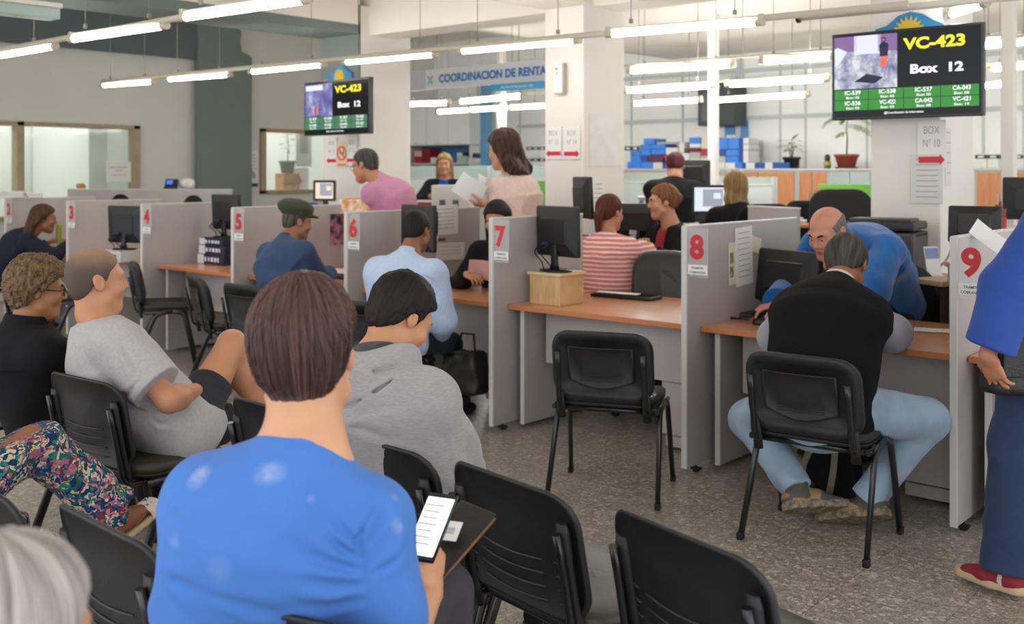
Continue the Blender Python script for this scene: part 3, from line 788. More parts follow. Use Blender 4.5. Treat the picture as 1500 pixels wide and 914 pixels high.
def snet(f, lo, hi, h):
    lo = np.asarray(lo, float); hi = np.asarray(hi, float); B = 6
    nb = np.maximum(1, np.ceil((hi-lo)/(h*B)).astype(int)); n = nb*B+1
    gx = [lo[i]+(np.arange(nb[i])+.5)*h*B for i in range(3)]
    C = np.stack(np.meshgrid(*gx, indexing='ij'), -1).reshape(-1, 3)
    dc = f(C).reshape(nb)
    D = np.repeat(np.repeat(np.repeat(np.where(dc < 0, -1.0, 1.0), B, 0), B, 1), B, 2)
    D = np.pad(D, ((0, 1), (0, 1), (0, 1)), mode='edge')
    act = np.abs(dc) < B*h*.92 + .02
    m = np.repeat(np.repeat(np.repeat(act, B, 0), B, 1), B, 2)
    M = np.zeros(n, bool); M[:-1, :-1, :-1] |= m
    for ax in range(3): M |= np.roll(M, 1, ax)
    idx = np.argwhere(M)
    for s0 in range(0, len(idx), 400000):
        q = idx[s0:s0+400000]
        D[q[:, 0], q[:, 1], q[:, 2]] = f(lo+q*h)
    ins = D < 0
    a = ins[:-1, :-1, :-1].astype(np.int8)
    cnt = sum(ins[i:n[0]-1+i, j:n[1]-1+j, k:n[2]-1+k].astype(np.int8) for i in (0, 1) for j in (0, 1) for k in (0, 1))
    cells = np.argwhere((cnt > 0) & (cnt < 8))
    cid = -np.ones(np.array(n)-1, np.int32); cid[cells[:, 0], cells[:, 1], cells[:, 2]] = np.arange(len(cells))
    acc = np.zeros((len(cells), 3)); num = np.zeros(len(cells))
    cor = [(i, j, k) for i in (0, 1) for j in (0, 1) for k in (0, 1)]
    vals = {c: D[cells[:, 0]+c[0], cells[:, 1]+c[1], cells[:, 2]+c[2]] for c in cor}
    for c in cor:
        for ax in range(3):
            if c[ax]: continue
            e = list(c); e[ax] = 1; e = tuple(e)
            da, db = vals[c], vals[e]; x = (da < 0) != (db < 0)
            t = np.where(x, da/np.where(x, da-db, 1), 0)
            p = np.array(c, float)[None].repeat(len(cells), 0); p[:, ax] += t
            acc += p*x[:, None]; num += x
    V = lo + (cells + acc/num[:, None])*h
    Q = []
    for ax in range(3):
        sl0 = [slice(None)]*3; sl1 = [slice(None)]*3; sl0[ax] = slice(0, -1); sl1[ax] = slice(1, None)
        A, Bq = ins[tuple(sl0)], ins[tuple(sl1)]
        e = np.argwhere(A != Bq); o1, o2 = (ax+1) % 3, (ax+2) % 3
        ok = (e[:, o1] > 0) & (e[:, o2] > 0) & (e[:, o1] < n[o1]-1) & (e[:, o2] < n[o2]-1); e = e[ok]
        if not len(e): continue
        def cell(d1, d2):
            q = e.copy(); q[:, o1] -= d1; q[:, o2] -= d2
            return cid[q[:, 0], q[:, 1], q[:, 2]]
        q = np.stack([cell(1, 1), cell(0, 1), cell(0, 0), cell(1, 0)], 1)
        flip = ~A[e[:, 0], e[:, 1], e[:, 2]]
        q[flip] = q[flip][:, ::-1]
        Q.append(q)
    Q = np.concatenate(Q) if Q else np.zeros((0, 4), int)
    return V, Q[(Q >= 0).all(1)]
def ray_hit(f, px, py, t0=.4, t1=14):
    o = np.array(EYE); e = A3(PT(px, py, 1.0)); d = e-o; d = d/np.linalg.norm(d); t = t0
    for _ in range(160):
        v = float(f((o+d*t)[None])[0])
        if v < .0015: return o+d*t
        t += max(.002, v*.8)
        if t > t1: return None
    return o+d*t
def crease_fn(f, lines):
    segs = []
    for pts, w, dp in lines:
        q = [ray_hit(f, *p) for p in pts]; q = [p for p in q if p is not None]
        segs.append((q, w, dp))
    def g(P):
        tot = np.zeros(len(P))
        for q, w, dp in segs:
            if len(q) < 2 or max(np.linalg.norm(b-a) for a, b in zip(q[:-1], q[1:])) > .22: continue
            d = None; n_ = len(q)-1
            for i_, (a, b) in enumerate(zip(q[:-1], q[1:])):
                ab = b-a; t = np.clip(((P-a)@ab)/max(1e-9, ab@ab), 0, 1); e = np.linalg.norm(P-a-t[:, None]*ab, axis=1); u = (i_+t)/n_
                if d is None: d, uu = e, u
                else: uu = np.where(e < d, u, uu); d = np.minimum(d, e)
            w_ = w*(.55+.75*uu); amp = np.sin(PI*np.clip(uu*.9+.05, 0, 1))**.8*.75
            tot += amp*(-dp*np.exp(-(d/w_)**2) + .55*dp*np.exp(-((d-2.1*w_)/(1.2*w_))**2))
        return tot
    return g
class Solid:
    """a list of blended pieces with its own bounds"""
    def __init__(s): s.p = []; s.cut = []; s.lo = np.full(3, 1e9); s.hi = np.full(3, -1e9); s.post = None
    def _b(s, c, r): s.lo = np.minimum(s.lo, np.asarray(c)-r); s.hi = np.maximum(s.hi, np.asarray(c)+r)
    def cone(s, a, b, ra, rb, k=.02):
        a, b = A3(a), A3(b); s._b(a, ra); s._b(b, rb); s.p.append((lambda P: rcone(P, a, b, ra, rb), k)); return s
    def tube(s, a, b, ra, rb, k=.02):      # a cone whose far end is cut square, like a cuff
        a, b = A3(a), A3(b); s._b(a, ra); s._b(b, rb); n = nrm(b-a); c = b+(b-a)*.0
        s.p.append((lambda P: smax(rcone(P, a, b+n*rb*.6, ra, rb), (P-c)@n, .004), k)); return s
    def ecap(s, a, b, u, ra, rb, k=.03):
        a, b, u = A3(a), A3(b), A3(u); s._b(a, max(ra)); s._b(b, max(rb)); s.p.append((lambda P: ecap(P, a, b, u, ra, rb), k)); return s
    def ell(s, c, r, R=None, k=.02):
        c = A3(c); s._b(c, max(r)); s.p.append((lambda P: ellip(P, c, r, R), k)); return s
    def box(s, c, R, half, rad, k=.01):
        c = A3(c); s._b(c, float(np.linalg.norm(half))); s.p.append((lambda P: rbox(P, c, R, half, rad), k)); return s
    def fn(s, f, k, c, r): s._b(A3(c), r); s.p.append((f, k)); return s
    def plane(s, p, n, k=.004):   # keep the side the normal points away from
        p, n = A3(p), nrm(A3(n)); s.cut.append((lambda P: (P-p)@n, k)); return s
    def carve(s, f, k=.004): s.cut.append((f, k)); return s
    def __call__(s, P):
        d = None
        for f, k in s.p:
            e = f(P); d = e if d is None else smin(d, e, k)
        if s.post is not None: d = d - s.post(P)
        for f, k in s.cut: d = smax(d, f(P), k)
        return d
    def mesh(s, h, pad=.03): return snet(s, s.lo-pad, s.hi+pad, h)
def np_mesh(name, chunks, mats, parent, origin=(0, 0, 0), mat_fn=None, uv_fn=None):
    """chunks: [(V, Q, material index)] joined into one mesh object below parent"""
    V = np.concatenate([c[0] for c in chunks]); off = 0; Q = []; MI = []
    for v, q, mi in chunks:
        Q.append(q+off); off += len(v)
        MI.append(np.full(len(q), mi) if np.isscalar(mi) else mi)
    Q = np.concatenate(Q); MI = np.concatenate(MI)
    me = bpy.data.meshes.new(name)
    me.vertices.add(len(V)); me.vertices.foreach_set('co', (V-np.asarray(origin)).astype(np.float32).ravel())
    w = Q.shape[1]
    me.loops.add(len(Q)*w); me.loops.foreach_set('vertex_index', Q.astype(np.int32).ravel())
    me.polygons.add(len(Q)); me.polygons.foreach_set('loop_start', np.arange(0, len(Q)*w, w, dtype=np.int32)); me.polygons.foreach_set('loop_total', np.full(len(Q), w, np.int32))
    for m in (mats if isinstance(mats, (list, tuple)) else [mats]): me.materials.append(m)
    if mat_fn is not None:
        cen = V[Q].mean(1); MI = mat_fn(cen, MI)
    me.polygons.foreach_set('material_index', MI.astype(np.int32))
    me.polygons.foreach_set('use_smooth', np.ones(len(Q), bool))
    if uv_fn is not None:
        uv = me.uv_layers.new(name='flow'); u = uv_fn(V)[Q.ravel()]
        uv.data.foreach_set('uv', u.astype(np.float32).ravel())
    me.update(calc_edges=True); me.validate()
    o = bpy.data.objects.new(name, me); COL.objects.link(o)
    if parent is not None: o.parent = parent
    return o

# ------------------------------------------------------------------ cloth, skin and hair materials
def cloth(name, col, rough=.9, bump=.25, bscale=260, var=.05, vscale=30, stretch=None, second=None, sheen=.08):
    return mat(name, col, rough, 0, var, vscale, bump, bscale, stretch, .25, sheen, second=second)
def skin(name, col, second=None): return mat(name, col, .5, 0, .05, 14, .06, 160, None, .4, 0, 0, .12)
def hairmat(name, c1, c2, rough=.58, sx=70, sy=3):
    if name in MATS: return MATS[name]
    m = bpy.data.materials.new(name); m.use_nodes = True; nt = m.node_tree; b = nt.nodes['Principled BSDF']; L = nt.links.new
    uv = nt.nodes.new('ShaderNodeUVMap'); uv.uv_map = 'flow'
    mp = nt.nodes.new('ShaderNodeMapping'); mp.inputs['Scale'].default_value = (sx, sy, 1); L(uv.outputs[0], mp.inputs[0])
    n = nt.nodes.new('ShaderNodeTexNoise'); n.inputs['Scale'].default_value = 1; n.inputs['Detail'].default_value = 6; n.inputs['Roughness'].default_value = .65; L(mp.outputs[0], n.inputs[0])
    r = nt.nodes.new('ShaderNodeValToRGB'); r.color_ramp.elements[0].position = .34; r.color_ramp.elements[0].color = lin(c1); r.color_ramp.elements[1].position = .7; r.color_ramp.elements[1].color = lin(c2)
    L(n.outputs[0], r.inputs[0]); L(r.outputs[0], b.inputs['Base Color'])
    bp = nt.nodes.new('ShaderNodeBump'); bp.inputs['Strength'].default_value = .55; bp.inputs['Distance'].default_value = .004; L(n.outputs[0], bp.inputs['Height']); L(bp.outputs[0], b.inputs['Normal'])
    b.inputs['Roughness'].default_value = rough; b.inputs['Specular IOR Level'].default_value = .22
    MATS[name] = m; return m
def stubble(name, c1, c2, z0, z1):
    if name in MATS: return MATS[name]
    m = bpy.data.materials.new(name); m.use_nodes = True; nt = m.node_tree; b = nt.nodes['Principled BSDF']; L = nt.links.new
    uv = nt.nodes.new('ShaderNodeUVMap'); uv.uv_map = 'flow'; sp = nt.nodes.new('ShaderNodeSeparateXYZ'); L(uv.outputs[0], sp.inputs[0])
    n = nt.nodes.new('ShaderNodeTexNoise'); n.inputs['Scale'].default_value = 14; n.inputs['Detail'].default_value = 3; L(uv.outputs[0], n.inputs[0])
    a = nt.nodes.new('ShaderNodeMath'); a.operation = 'MULTIPLY_ADD'; L(n.outputs[0], a.inputs[0]); a.inputs[1].default_value = .03; L(sp.outputs[1], a.inputs[2])
    r = nt.nodes.new('ShaderNodeMapRange'); r.inputs[1].default_value = z0; r.inputs[2].default_value = z1; L(a.outputs[0], r.inputs[0])
    x = nt.nodes.new('ShaderNodeMix'); x.data_type = 'RGBA'; L(r.outputs[0], x.inputs[0]); x.inputs[6].default_value = lin(c1); x.inputs[7].default_value = lin(c2)
    L(x.outputs[2], b.inputs['Base Color']); b.inputs['Roughness'].default_value = .6
    MATS[name] = m; return m
M_SOLE = mat('shoe_sole', '2b2826', .7); M_EYEW = mat('eye_white', 'e4ded6', .25); M_EYED = mat('eye_dark', '2a1a12', .2); M_LIP = mat('lip', 'a8645a', .45)
M_STRAP = mat('leather_black', '1a1918', .45, bump=.2, bscale=160)

# ------------------------------------------------------------------ the figure
def ik(S, T, l1, l2, pole):
    S, T = A3(S), A3(T); d = T-S; L = np.linalg.norm(d); mx = (l1+l2)*.995
    if L > mx: T = S + d/L*mx; d = T-S; L = mx
    L = max(L, abs(l1-l2)*1.05+1e-4); n = nrm(d)
    a = (l1*l1-l2*l2+L*L)/(2*L); h = math.sqrt(max(0, l1*l1-a*a))
    p = A3(pole); p = nrm(p - n*(p@n))
    return S+n*a+p*h, T
Z3 = np.array((0, 0, 1.0))
class Figure:
    def __init__(s, label, hip, theta, size=1.0, lean=8, bend=0, side=0, twist=0, sw=.18, girth=1.0, head=(0, 0, 0), neck=.25, hs=1.0, h=.006, skincol='c8946f', base=None, chest=1.0, roll=0, neckat=None, drop=.092, neckr=1.0, nside=0.0, nl=.085):
        s.neckr = neckr
        s.h = h; s.s = size; s.g = girth; s.hs = hs*size; s.theta = theta
        a = YAW(theta); s.f = np.array((-math.sin(a), math.cos(a), 0)); s.r = np.array((math.cos(a), math.sin(a), 0))
        s.P0 = A3(hip); k = size; sp = k
        if neckat is not None:      # both ends of the spine are given
            D = A3(neckat)-s.P0; lean = math.degrees(math.atan2(D@s.f, D[2])); side = math.degrees(math.atan2(D@s.r, D[2])); sp = np.linalg.norm(D)/.513
        def td(l): return nrm(Z3 + math.tan(math.radians(l))*s.f + math.tan(math.radians(side))*s.r)
        t1, t2, t3 = td(lean-bend), td(lean), td(lean+bend); s.t1, s.t2, s.t3 = t1, t2, t3
        s.P1 = s.P0+.17*sp*t1; s.P2 = s.P1+.17*sp*t2; s.P3 = s.P2+.175*sp*t3
        rs = nrm(s.r - .25*t3*(s.r@t3)); rs = nrm(rs); tw = math.radians(twist)
        fs = np.cross(t3, rs)
        s.rs = nrm(rs*math.cos(tw) - fs*math.sin(tw)); s.fs = np.cross(t3, s.rs)
        s.sw = sw*k; s.chest = chest
        ro = math.radians(roll)
        s.SR = s.P3-drop*k*t3+s.rs*s.sw+.012*k*s.fs - t3*math.sin(ro)*s.sw; s.SL = s.P3-drop*k*t3-s.rs*s.sw+.012*k*s.fs + t3*math.sin(ro)*s.sw
        yaw, pit, rol = head
        th = YAW(theta+yaw); hf0 = np.array((-math.sin(th), math.cos(th), 0)); p = math.radians(pit)
        hf = math.cos(p)*hf0 - math.sin(p)*Z3; hu = math.cos(p)*Z3+math.sin(p)*hf0; hr = np.cross(hf, hu); q = math.radians(rol)
        s.hf = hf; s.hr = hr*math.cos(q)-hu*math.sin(q); s.hu = hu*math.cos(q)+hr*math.sin(q)
        s.NK = s.P3 + nl*s.hs*nrm(t3 + neck*s.fs) + nside*s.r
        s.HC = s.NK + s.hu*.085*s.hs + s.hf*.025*s.hs
        s.HR = np.stack([s.hr, s.hf, s.hu])
        s.skin = skin('skin_'+skincol, skincol)
        b = Vector((s.P0[0], s.P0[1], 0)) if base is None else Vector(base)
        s.o = A3(b); s.root = thing('person', label, 'person', b)
        s.arm = {}; s.leg = {}; s.hand = {}; s.kids = {}
    def L(s, x, y, z): return s.P0*np.array((1, 1, 0)) + s.r*x + s.f*y + Z3*z     # point in the figure's own frame, from the floor under the hips
    def arms(s, side, wrist, pole, hdir=None, palm=None, curl=35, thumb=.5):
        S = s.SR if side > 0 else s.SL
        E, T = ik(S, wrist, .285*s.s, .25*s.s, pole); s.arm[side] = (S, E, T)
        d = nrm(T-E) if hdir is None else nrm(A3(hdir)); n = -Z3 if palm is None else nrm(A3(palm))
        n = nrm(n - d*(n@d)); s.hand[side] = (d, n, curl, thumb); return s
    def legs(s, side, ankle, pole, toe=None, up=None):
        H = s.P0 + s.r*.088*s.s*side
        K, T = ik(H, ankle, .425*s.s, .41*s.s, pole); s.leg[side] = (H, K, T, nrm(s.f if toe is None else A3(toe)), Z3 if up is None else nrm(A3(up))); return s
    # --- pieces
    def hq(s, P): return ((P-s.HC)@s.HR.T)/s.hs
    def head_sdf(s, P):
        q = s.hq(P)
        d = ellip(q, (0, -.012, .035), (.075, .095, .086))
        d = smin(d, ellip(q, (0, .03, -.035), (.058, .064, .082)), .035)
        d = smin(d, ellip(q, (0, .062, -.098), (.032, .030, .024)), .03)
        d = smin(d, rcone(q, np.array((-.055, .02, -.065)), np.array((-.02, .06, -.098)), .018, .02), .03)
        d = smin(d, rcone(q, np.array((.055, .02, -.065)), np.array((.02, .06, -.098)), .018, .02), .03)
        for sx in (-1, 1):
            d = smin(d, rcone(q, np.array((0, .086, .022)), np.array((sx*.045, .070, .022)), .011, .010), .02)
            d = smin(d, ellip(q, (sx*.042, .062, -.03), (.026, .022, .022)), .03)
            d = smax(d, -(np.linalg.norm(q-np.array((sx*.031, .100, .003)), axis=1)-.017), .012)
            d = smin(d, ellip(q, (sx*.031, .077, .002), (.014, .0115, .0105)), .006)
        d = smin(d, rcone(q, np.array((0, .088, .012)), np.array((0, .108, -.026)), .008, .0115), .014)
        for sx in (-1, 1): d = smin(d, ellip(q, (sx*.013, .098, -.031), (.008, .009, .007)), .007)
        d = smin(d, ellip(q, (0, .091, -.057), (.024, .0095, .006)), .006)
        d = smin(d, ellip(q, (0, .089, -.067), (.020, .0105, .0065)), .006)
        d = smax(d, -ellip(q, (0, .1, -.0618), (.022, .008, .0012)), .003)
        c, sn = math.cos(.35), math.sin(.35)
        for sx in (-1, 1):
            e = q-np.array((sx*.077, -.012, -.002)); R = np.array(((1, sx*.0, 0), (0, c, sn), (0, -sn, c)))
            e = e@R.T; ear = ellip(e, (0, 0, 0), (.011, .019, .032))
            ear = smax(ear, -ellip(e, (sx*.010, .003, .004), (.007, .011, .02)), .004)
            d = smin(d, ear, .008)
        d = d*s.hs
        n0 = s.HC + (s.hu*-.055 - s.hf*.022)*s.hs
        d = smin(d, rcone(P, n0, s.P3-.02*s.s*s.t3+.02*s.fs, .052*s.hs*s.neckr*(.6+.4*s.g), .060*s.s*s.neckr*(.6+.4*s.g)), .03)
        for sg in (-1, 1):
            if sg in s.arm: d = smin(d, rcone(P, s.P3+.035*s.s*s.t3+sg*.02*s.rs, s.P3+(s.arm[sg][0]-s.P3)*.55, .034*s.s, .04*s.s), .03)
        return d
    def hand_pieces(s, S, side, hs=1.0):
        d, n, curl, th = s.hand[side]; w = s.arm[side][2]; k = .97*s.s*hs
        x = np.cross(d, n)*side            # thumb side
        S.ecap(w-.005*d, w+.022*d*k, x, (.027*k, .020*k), (.030*k, .017*k), .01)
        S.ecap(w+.022*k*d, w+.080*k*d, x, (.034*k, .0155*k), (.041*k, .0135*k), .012)
        if not hasattr(curl, '__len__'): curl = (curl*.8, curl*.95, curl*1.05, curl*1.15)
        for i in range(4):
            p = w + d*(.086, .090, .087, .079)[i]*k + x*(.030, .0105, -.0095, -.029)[i]*k
            Lf = (.070, .078, .072, .056)[i]*k; dd = nrm(d + x*(.10, .02, -.05, -.13)[i]); ang = 0; r0 = (.0092, .0094, .009, .008)[i]*k
            S.cone(w+d*.05*k+x*(.028, .0105, -.0085, -.026)[i]*k, p, .011*k, r0*1.08, .006)
            for j, (fr, cm) in enumerate(((.46, .75), (.30, 1.05), (.24, .75))):
                ang += math.radians(curl[i]*cm); dj = nrm(dd*math.cos(ang) + n*math.sin(ang))
                e = p + dj*Lf*fr; S.cone(p, e, r0*(1-.1*j), r0*(.92-.1*j), .0028); p = e
        p = w + d*.026*k + x*.026*k + n*.004*k; dj = nrm(d*.62+x*.68+n*.35*(.4+th))
        e = p+dj*.042*k; S.cone(p, e, .0145*k, .0115*k, .012); p = e; dj = nrm(d*.86+x*.25+n*.55*(.3+th))
        e = p+dj*.031*k; S.cone(p, e, .0112*k, .0095*k, .004); S.cone(e, e+nrm(dj+n*.15)*.026*k, .0095*k, .0075*k, .003)
    def body(s, bare_arm=.0, bare_leg=None, barefoot=(), eyes=True, hh=None, hand_h=None, lips=True):
        """bare_arm: how far up the forearm/arm skin shows; the whole skin surface becomes one mesh"""
        ch = []
        hb = hh or s.h
        Hd = Solid(); Hd.fn(s.head_sdf, 0, s.HC, .14*s.hs); Hd._b(s.P3, .10)
        V, Q = snet(Hd, Hd.lo-.01, Hd.hi+.02, hb); ch.append((V, Q, 0))
        g = s.g
        T = Solid()                        # body under the clothes
        T.ecap(s.P0-.02*s.t1, s.P1, s.r, (.135*g*s.s, .09*g*s.s), (.115*g*s.s, .08*g*s.s)).ecap(s.P1, s.P2, s.rs, (.115*g*s.s, .08*g*s.s), (.125*g*s.s, .085*g*s.s)).ecap(s.P2, s.P3-.08*s.t3, s.rs, (.125*g*s.s, .085*g*s.s), (.11*s.s, .065*s.s))
        for sd in (-1, 1):
            if sd in s.arm: T.cone(s.P3-.075*s.t3, s.arm[sd][0]-.02*s.t3, .045*s.s, .038*s.s, .04)
            if sd in s.leg:
                Hh, K, An = s.leg[sd][:3]
                if not bare_leg: T.cone(Hh, K, .062*g*s.s, .042*s.s, .03).cone(K, An, .04*s.s, .032*s.s, .03)
        V, Q = T.mesh(.014); ch.append((V, Q, 0))
        for sd in (-1, 1):
            if sd in s.arm:
                S_, E, Wr = s.arm[sd]; S = Solid(); q = s.s*(.7+.3*g)
                S.cone(S_, E, .046*q, .040*q, .02); m = E+(Wr-E)*.30
                S.cone(E, m, .038*q, .042*q, .03).cone(m, Wr, .042*q, .0255*q, .03); s.hand_pieces(S, sd)
                V, Q = S.mesh(hand_h or min(hb, .0045)); ch.append((V, Q, 0))
            if sd in s.leg and bare_leg:
                Hh, K, An, toe, up = s.leg[sd]; S = Solid()
                S.cone(Hh, K, .078*g*s.s, .056*s.s, .03); m = K+(An-K)*.33
                bk = -nrm(np.cross(np.cross(An-K, toe), An-K))
                if bk@toe > 0: bk = -bk
                S.cone(K, m+bk*.015, .054*s.s, .058*s.s, .03).cone(m+bk*.015, An, .056*s.s, .036*s.s, .04)
                V, Q = S.mesh(.007); ch.append((V, Q, 0))
            if sd in barefoot:
                An, toe, up = s.leg[sd][2:5]; S = Solid(); y = nrm(toe - up*(toe@up)); k = s.s; x = np.cross(y, up)
                S.cone(An+up*.05, An-up*.02*k, .037*k, .036*k).cone(An-up*.035*k-y*.045*k, An-up*.045*k+y*.05*k, .031*k, .03*k).ecap(An-up*.04*k+y*.04*k, An-up*.058*k+y*.135*k, x, (.036*k, .028*k), (.043*k, .016*k))
                for i in range(5):
                    o_ = (i-2)*.017*k
                    S.cone(An-up*.06*k+y*.13*k+x*o_, An-up*.063*k+y*(.172-.006*abs(i-1))*k+x*o_*1.1, .0105*k, .009*k, .004)
                V, Q = S.mesh(.005); ch.append((V, Q, 0))
        def mf(c, mi):
            if not lips: return mi
            q = s.hq(c); up = ellip(q, (0, .094, -.057), (.022, .014, .0055)); lo = ellip(q, (0, .092, -.067), (.018, .014, .006))
            mi = mi.copy(); mi[(np.minimum(up, lo) < 0)] = 1; return mi
        b = np_mesh('body', ch, [s.skin, M_LIP], s.root, s.o, mf)
        s.kids['body'] = b
        if eyes:
            mb = MB()
            for sx in (-1, 1):
                c = s.HC + (s.HR.T @ np.array((sx*.031, .0775, .0005)))*s.hs
                mb.xf = Matrix.Translation(Vector(c-s.o)) @ Matrix([list(s.hr)+[0], list(s.hf)+[0], list(s.hu)+[0], [0, 0, 0, 1]]).transposed()
                k = s.hs
                mb.ball((0, 0, 0), (.0125*k, .0122*k, .0062*k), 0, 14, 8).ball((0, .0078*k, 0), (.0052*k, .0052*k, .0056*k), 1, 12, 8)
            mb.build('eyes', [M_EYEW, M_EYED], s.root)
        return s
    def brows(s, m):
        S = Solid(); R = s.HR.T
        for sx in (-1, 1):
            a = s.HC+(R@np.array((sx*.016, .094, .0215)))*s.hs; b = s.HC+(R@np.array((sx*.034, .089, .026)))*s.hs; c = s.HC+(R@np.array((sx*.05, .075, .021)))*s.hs
            S.cone(a, b, .0042*s.hs, .0042*s.hs, .004).cone(b, c, .0042*s.hs, .0025*s.hs, .004)
        V, Q = S.mesh(.002*max(1, s.h/.005), .01); np_mesh('eyebrows', [(V, Q, 0)], m, s.root, s.o, uv_fn=s.flow); return s
    def flow(s, V):
        q = s.hq(V); return np.stack([np.arctan2(q[:, 0], -q[:, 1]-.02)/(2*PI), q[:, 2]-.6*np.hypot(q[:, 0], q[:, 1])], 1)
    def hair(s, m, t=.012, line=None, top=None, long=0.0, width=1.0, bun=None, tail=None, noise=(.003, 30), fringe=True, curl=0, extra=None, h=None, name='hair', sidecut=0.0, nape=-.055, wave=0.0, fwdl=0.0, lb=0.0):
        ys, zs = line or ((-.12, -.07, -.035, -.018, .0, .012, .03, .055, .075, .1), (nape, nape, -.03, .012, .012, -.022, .035, .055, .07, .078))
        k = s.hs
        def f(P):
            q = s.hq(P)
            if wave: q = q + (wave*np.stack([np.sin(q[:, 2]*38+q[:, 1]*20), np.cos(q[:, 2]*33+q[:, 0]*22), np.zeros(len(q))], 1))*np.clip(-q[:, 2]*9+.4, 0, 1)[:, None]
            C = ellip(q, (0, -.012, .035), (.0765, .0965, .0875)) - t
            C = smin(C, ellip(q, (0, -.045, -.022), (.058, .048, .055)) - t*.7, .03)
            Hh = np.interp(q[:, 1], ys, zs) + sidecut*np.abs(q[:, 0])
            d = smax(C, (Hh - q[:, 2])*.8, .008)
            if top is not None: d = smax(d, top(q), .01)
            if long:
                L = long
                b = ecap(q, np.array((0, -.055, .03)), np.array((0, -.075-fwdl*.1-lb, -L)), np.array((1., 0, 0)), (.083*width, .05), (.092*width, .032))
                for sx in (-1, 1):
                    b = smin(b, rcone(q, np.array((sx*.068*width, -.018, .04)), np.array((sx*.085*width, -.03+fwdl-lb, -L*.86)), .030, .026), .035)
                d = smin(d, b, .025)
            if bun is not None: d = smin(d, ellip(q, bun[0], bun[1]), .012)
            if tail is not None:
                for (a, b_, ra, rb) in tail: d = smin(d, rcone(q, np.array(a), np.array(b_), ra, rb), .012)
            if extra is not None: d = extra(q, d)
            az = np.arctan2(q[:, 0], -q[:, 1]-.02)
            if curl: d = d - curl*(vnoise(q*55, 3)*.6+np.abs(vnoise(q*95, 4))*.9)
            else: d = d - noise[0]*(vnoise(np.stack([az*noise[1]*.5, q[:, 2]*7, q[:, 1]*4], 1), 5) + .5*vnoise(np.stack([az*noise[1], q[:, 2]*10, q[:, 1]*8], 1), 8))
            return d*k
        S = Solid(); S.fn(f, 0, s.HC, .15*k)
        if long: S._b(s.HC-s.hu*long*k-s.hf*lb*k, .13*k)
        if tail:
            for (a, b_, ra, rb) in tail: S._b(s.HC+(s.HR.T@np.array(b_))*k, rb*k+.02)
        if bun: S._b(s.HC+(s.HR.T@np.array(bun[0]))*k, .06*k)
        V, Q = S.mesh(h or max(.0035, s.h*.8), .02)
        o = np_mesh(name, [(V, Q, 0)], m, s.root, s.o, uv_fn=s.flow); s.kids[name] = o; s.hairf = f; return s
    def torso(s, S, e=.0, belly=0.0, upto=.055, sx=1.0):
        g = s.g; k = s.s; c = s.chest
        S.ecap(s.P0-.03*k*s.t1, s.P1, s.r, (.160*g*k+e, .118*g*k+e), (.142*g*k+e, .104*g*k+e), .05)
        S.ecap(s.P1, s.P2, s.rs, (.142*g*k+e, .104*g*k+e), (.158*g*c*k+e, .112*g*c*k+e), .06)
        S.ecap(s.P2, s.P3-.135*k*s.t3, s.rs, (.158*g*c*k+e, .112*g*c*k+e), (.142*c*k+e, .094*c*k+e), .06)
        S.ecap(s.P3-.13*k*s.t3, s.P3-.02*k*s.t3+.01*s.fs, s.rs, (.115*k+e, .085*k+e), (.056*s.neckr*k+e, .056*k+e), .06)
        if belly: S.ell(s.P1+s.fs*.07*g*k, (.13*g*k, .09*k+belly, .14*k), np.stack([s.rs, s.fs, s.t2]), .05)
        return S
    def shirt(s, m, sleeve=1.0, e=.010, belly=0.0, fold=.006, seed=1, neckcut=.012, hem=-.05, name='shirt', h=None, cuff=0.0, hemf=None, vest=False, blouse=0.0, sl_e=.0, extra=None, tilt=.25, arms=(-1, 1), creases=()):
        """sleeve 1 = to the wrist, 0.42 = short, 0 = none"""
        S = Solid(); s.torso(S, e, belly); k = s.s; q = k*(.7+.3*s.g)
        ax = nrm(s.P3-s.P0)
        S.plane(s.P0+s.t1*hem*k, -s.t1, .012)
        nc, nn = s.P3+s.t3*neckcut*k, nrm(s.t3+s.fs*tilt)
        S.cut.append((lambda P: np.where(np.linalg.norm(P-s.P3, axis=1) < .17*k, (P-nc)@nn, -1.), .005))
        for sd in arms:
            S_, E, Wr = s.arm[sd]
            S.cone(s.P3-.068*k*s.t3, S_+.003*s.t3, .052*k+e, .054*q+e, .045)
            if vest:
                S.cone(S_-s.rs*sd*.02, S_+(E-S_)*.04-s.rs*sd*.02, .046*q+e, .044*q+e, .03); continue
            if sleeve >= .6:
                S.cone(S_, E, .056*q+e, .047*q+e+blouse*.5+sl_e, .035); f = (sleeve-.5)*2
                W2 = E+(Wr-E)*min(1, f)
                S.tube(E, W2, .047*q+e+blouse*.5+sl_e, .034*q+e*.8+blouse+sl_e, .03)
            elif sleeve > 0:
                M = S_+(E-S_)*min(1, sleeve/.5)
                S.tube(S_, M, .058*q+e, .056*q+e+sl_e, .035)
        if extra: extra(S)
        seg = [(s.arm[sd][0], s.arm[sd][1]) for sd in arms]
        def post(P):
            d = folds(P, fold, seed, nrm(s.rs*.8+ax*.5), 6, 22)*.6 + folds(P, fold, seed+3, nrm(-s.rs*.7+ax*.7), 5, 20)*.5
            w = 0
            for a_, b_ in seg:      # creases gather round armpits and elbows
                w = w + np.exp(-(np.linalg.norm(P-(a_-.11*k*s.t3), axis=1)/.11)**2) + .7*np.exp(-(np.linalg.norm(P-b_, axis=1)/.08)**2)
            w = w + .8*np.exp(-(np.linalg.norm(P-s.P1, axis=1)/.16)**2)
            return d*(.55+1.5*np.clip(w, 0, 1.3))
        cg = crease_fn(S, creases) if creases else None
        if fold or creases: S.post = (lambda P: post(P) + cg(P)) if cg else post
        V, Q = S.mesh(h or s.h, .03)
        o = np_mesh(name, [(V, Q, 0)], m, s.root, s.o); s.kids[name] = o; s.S = S; return s
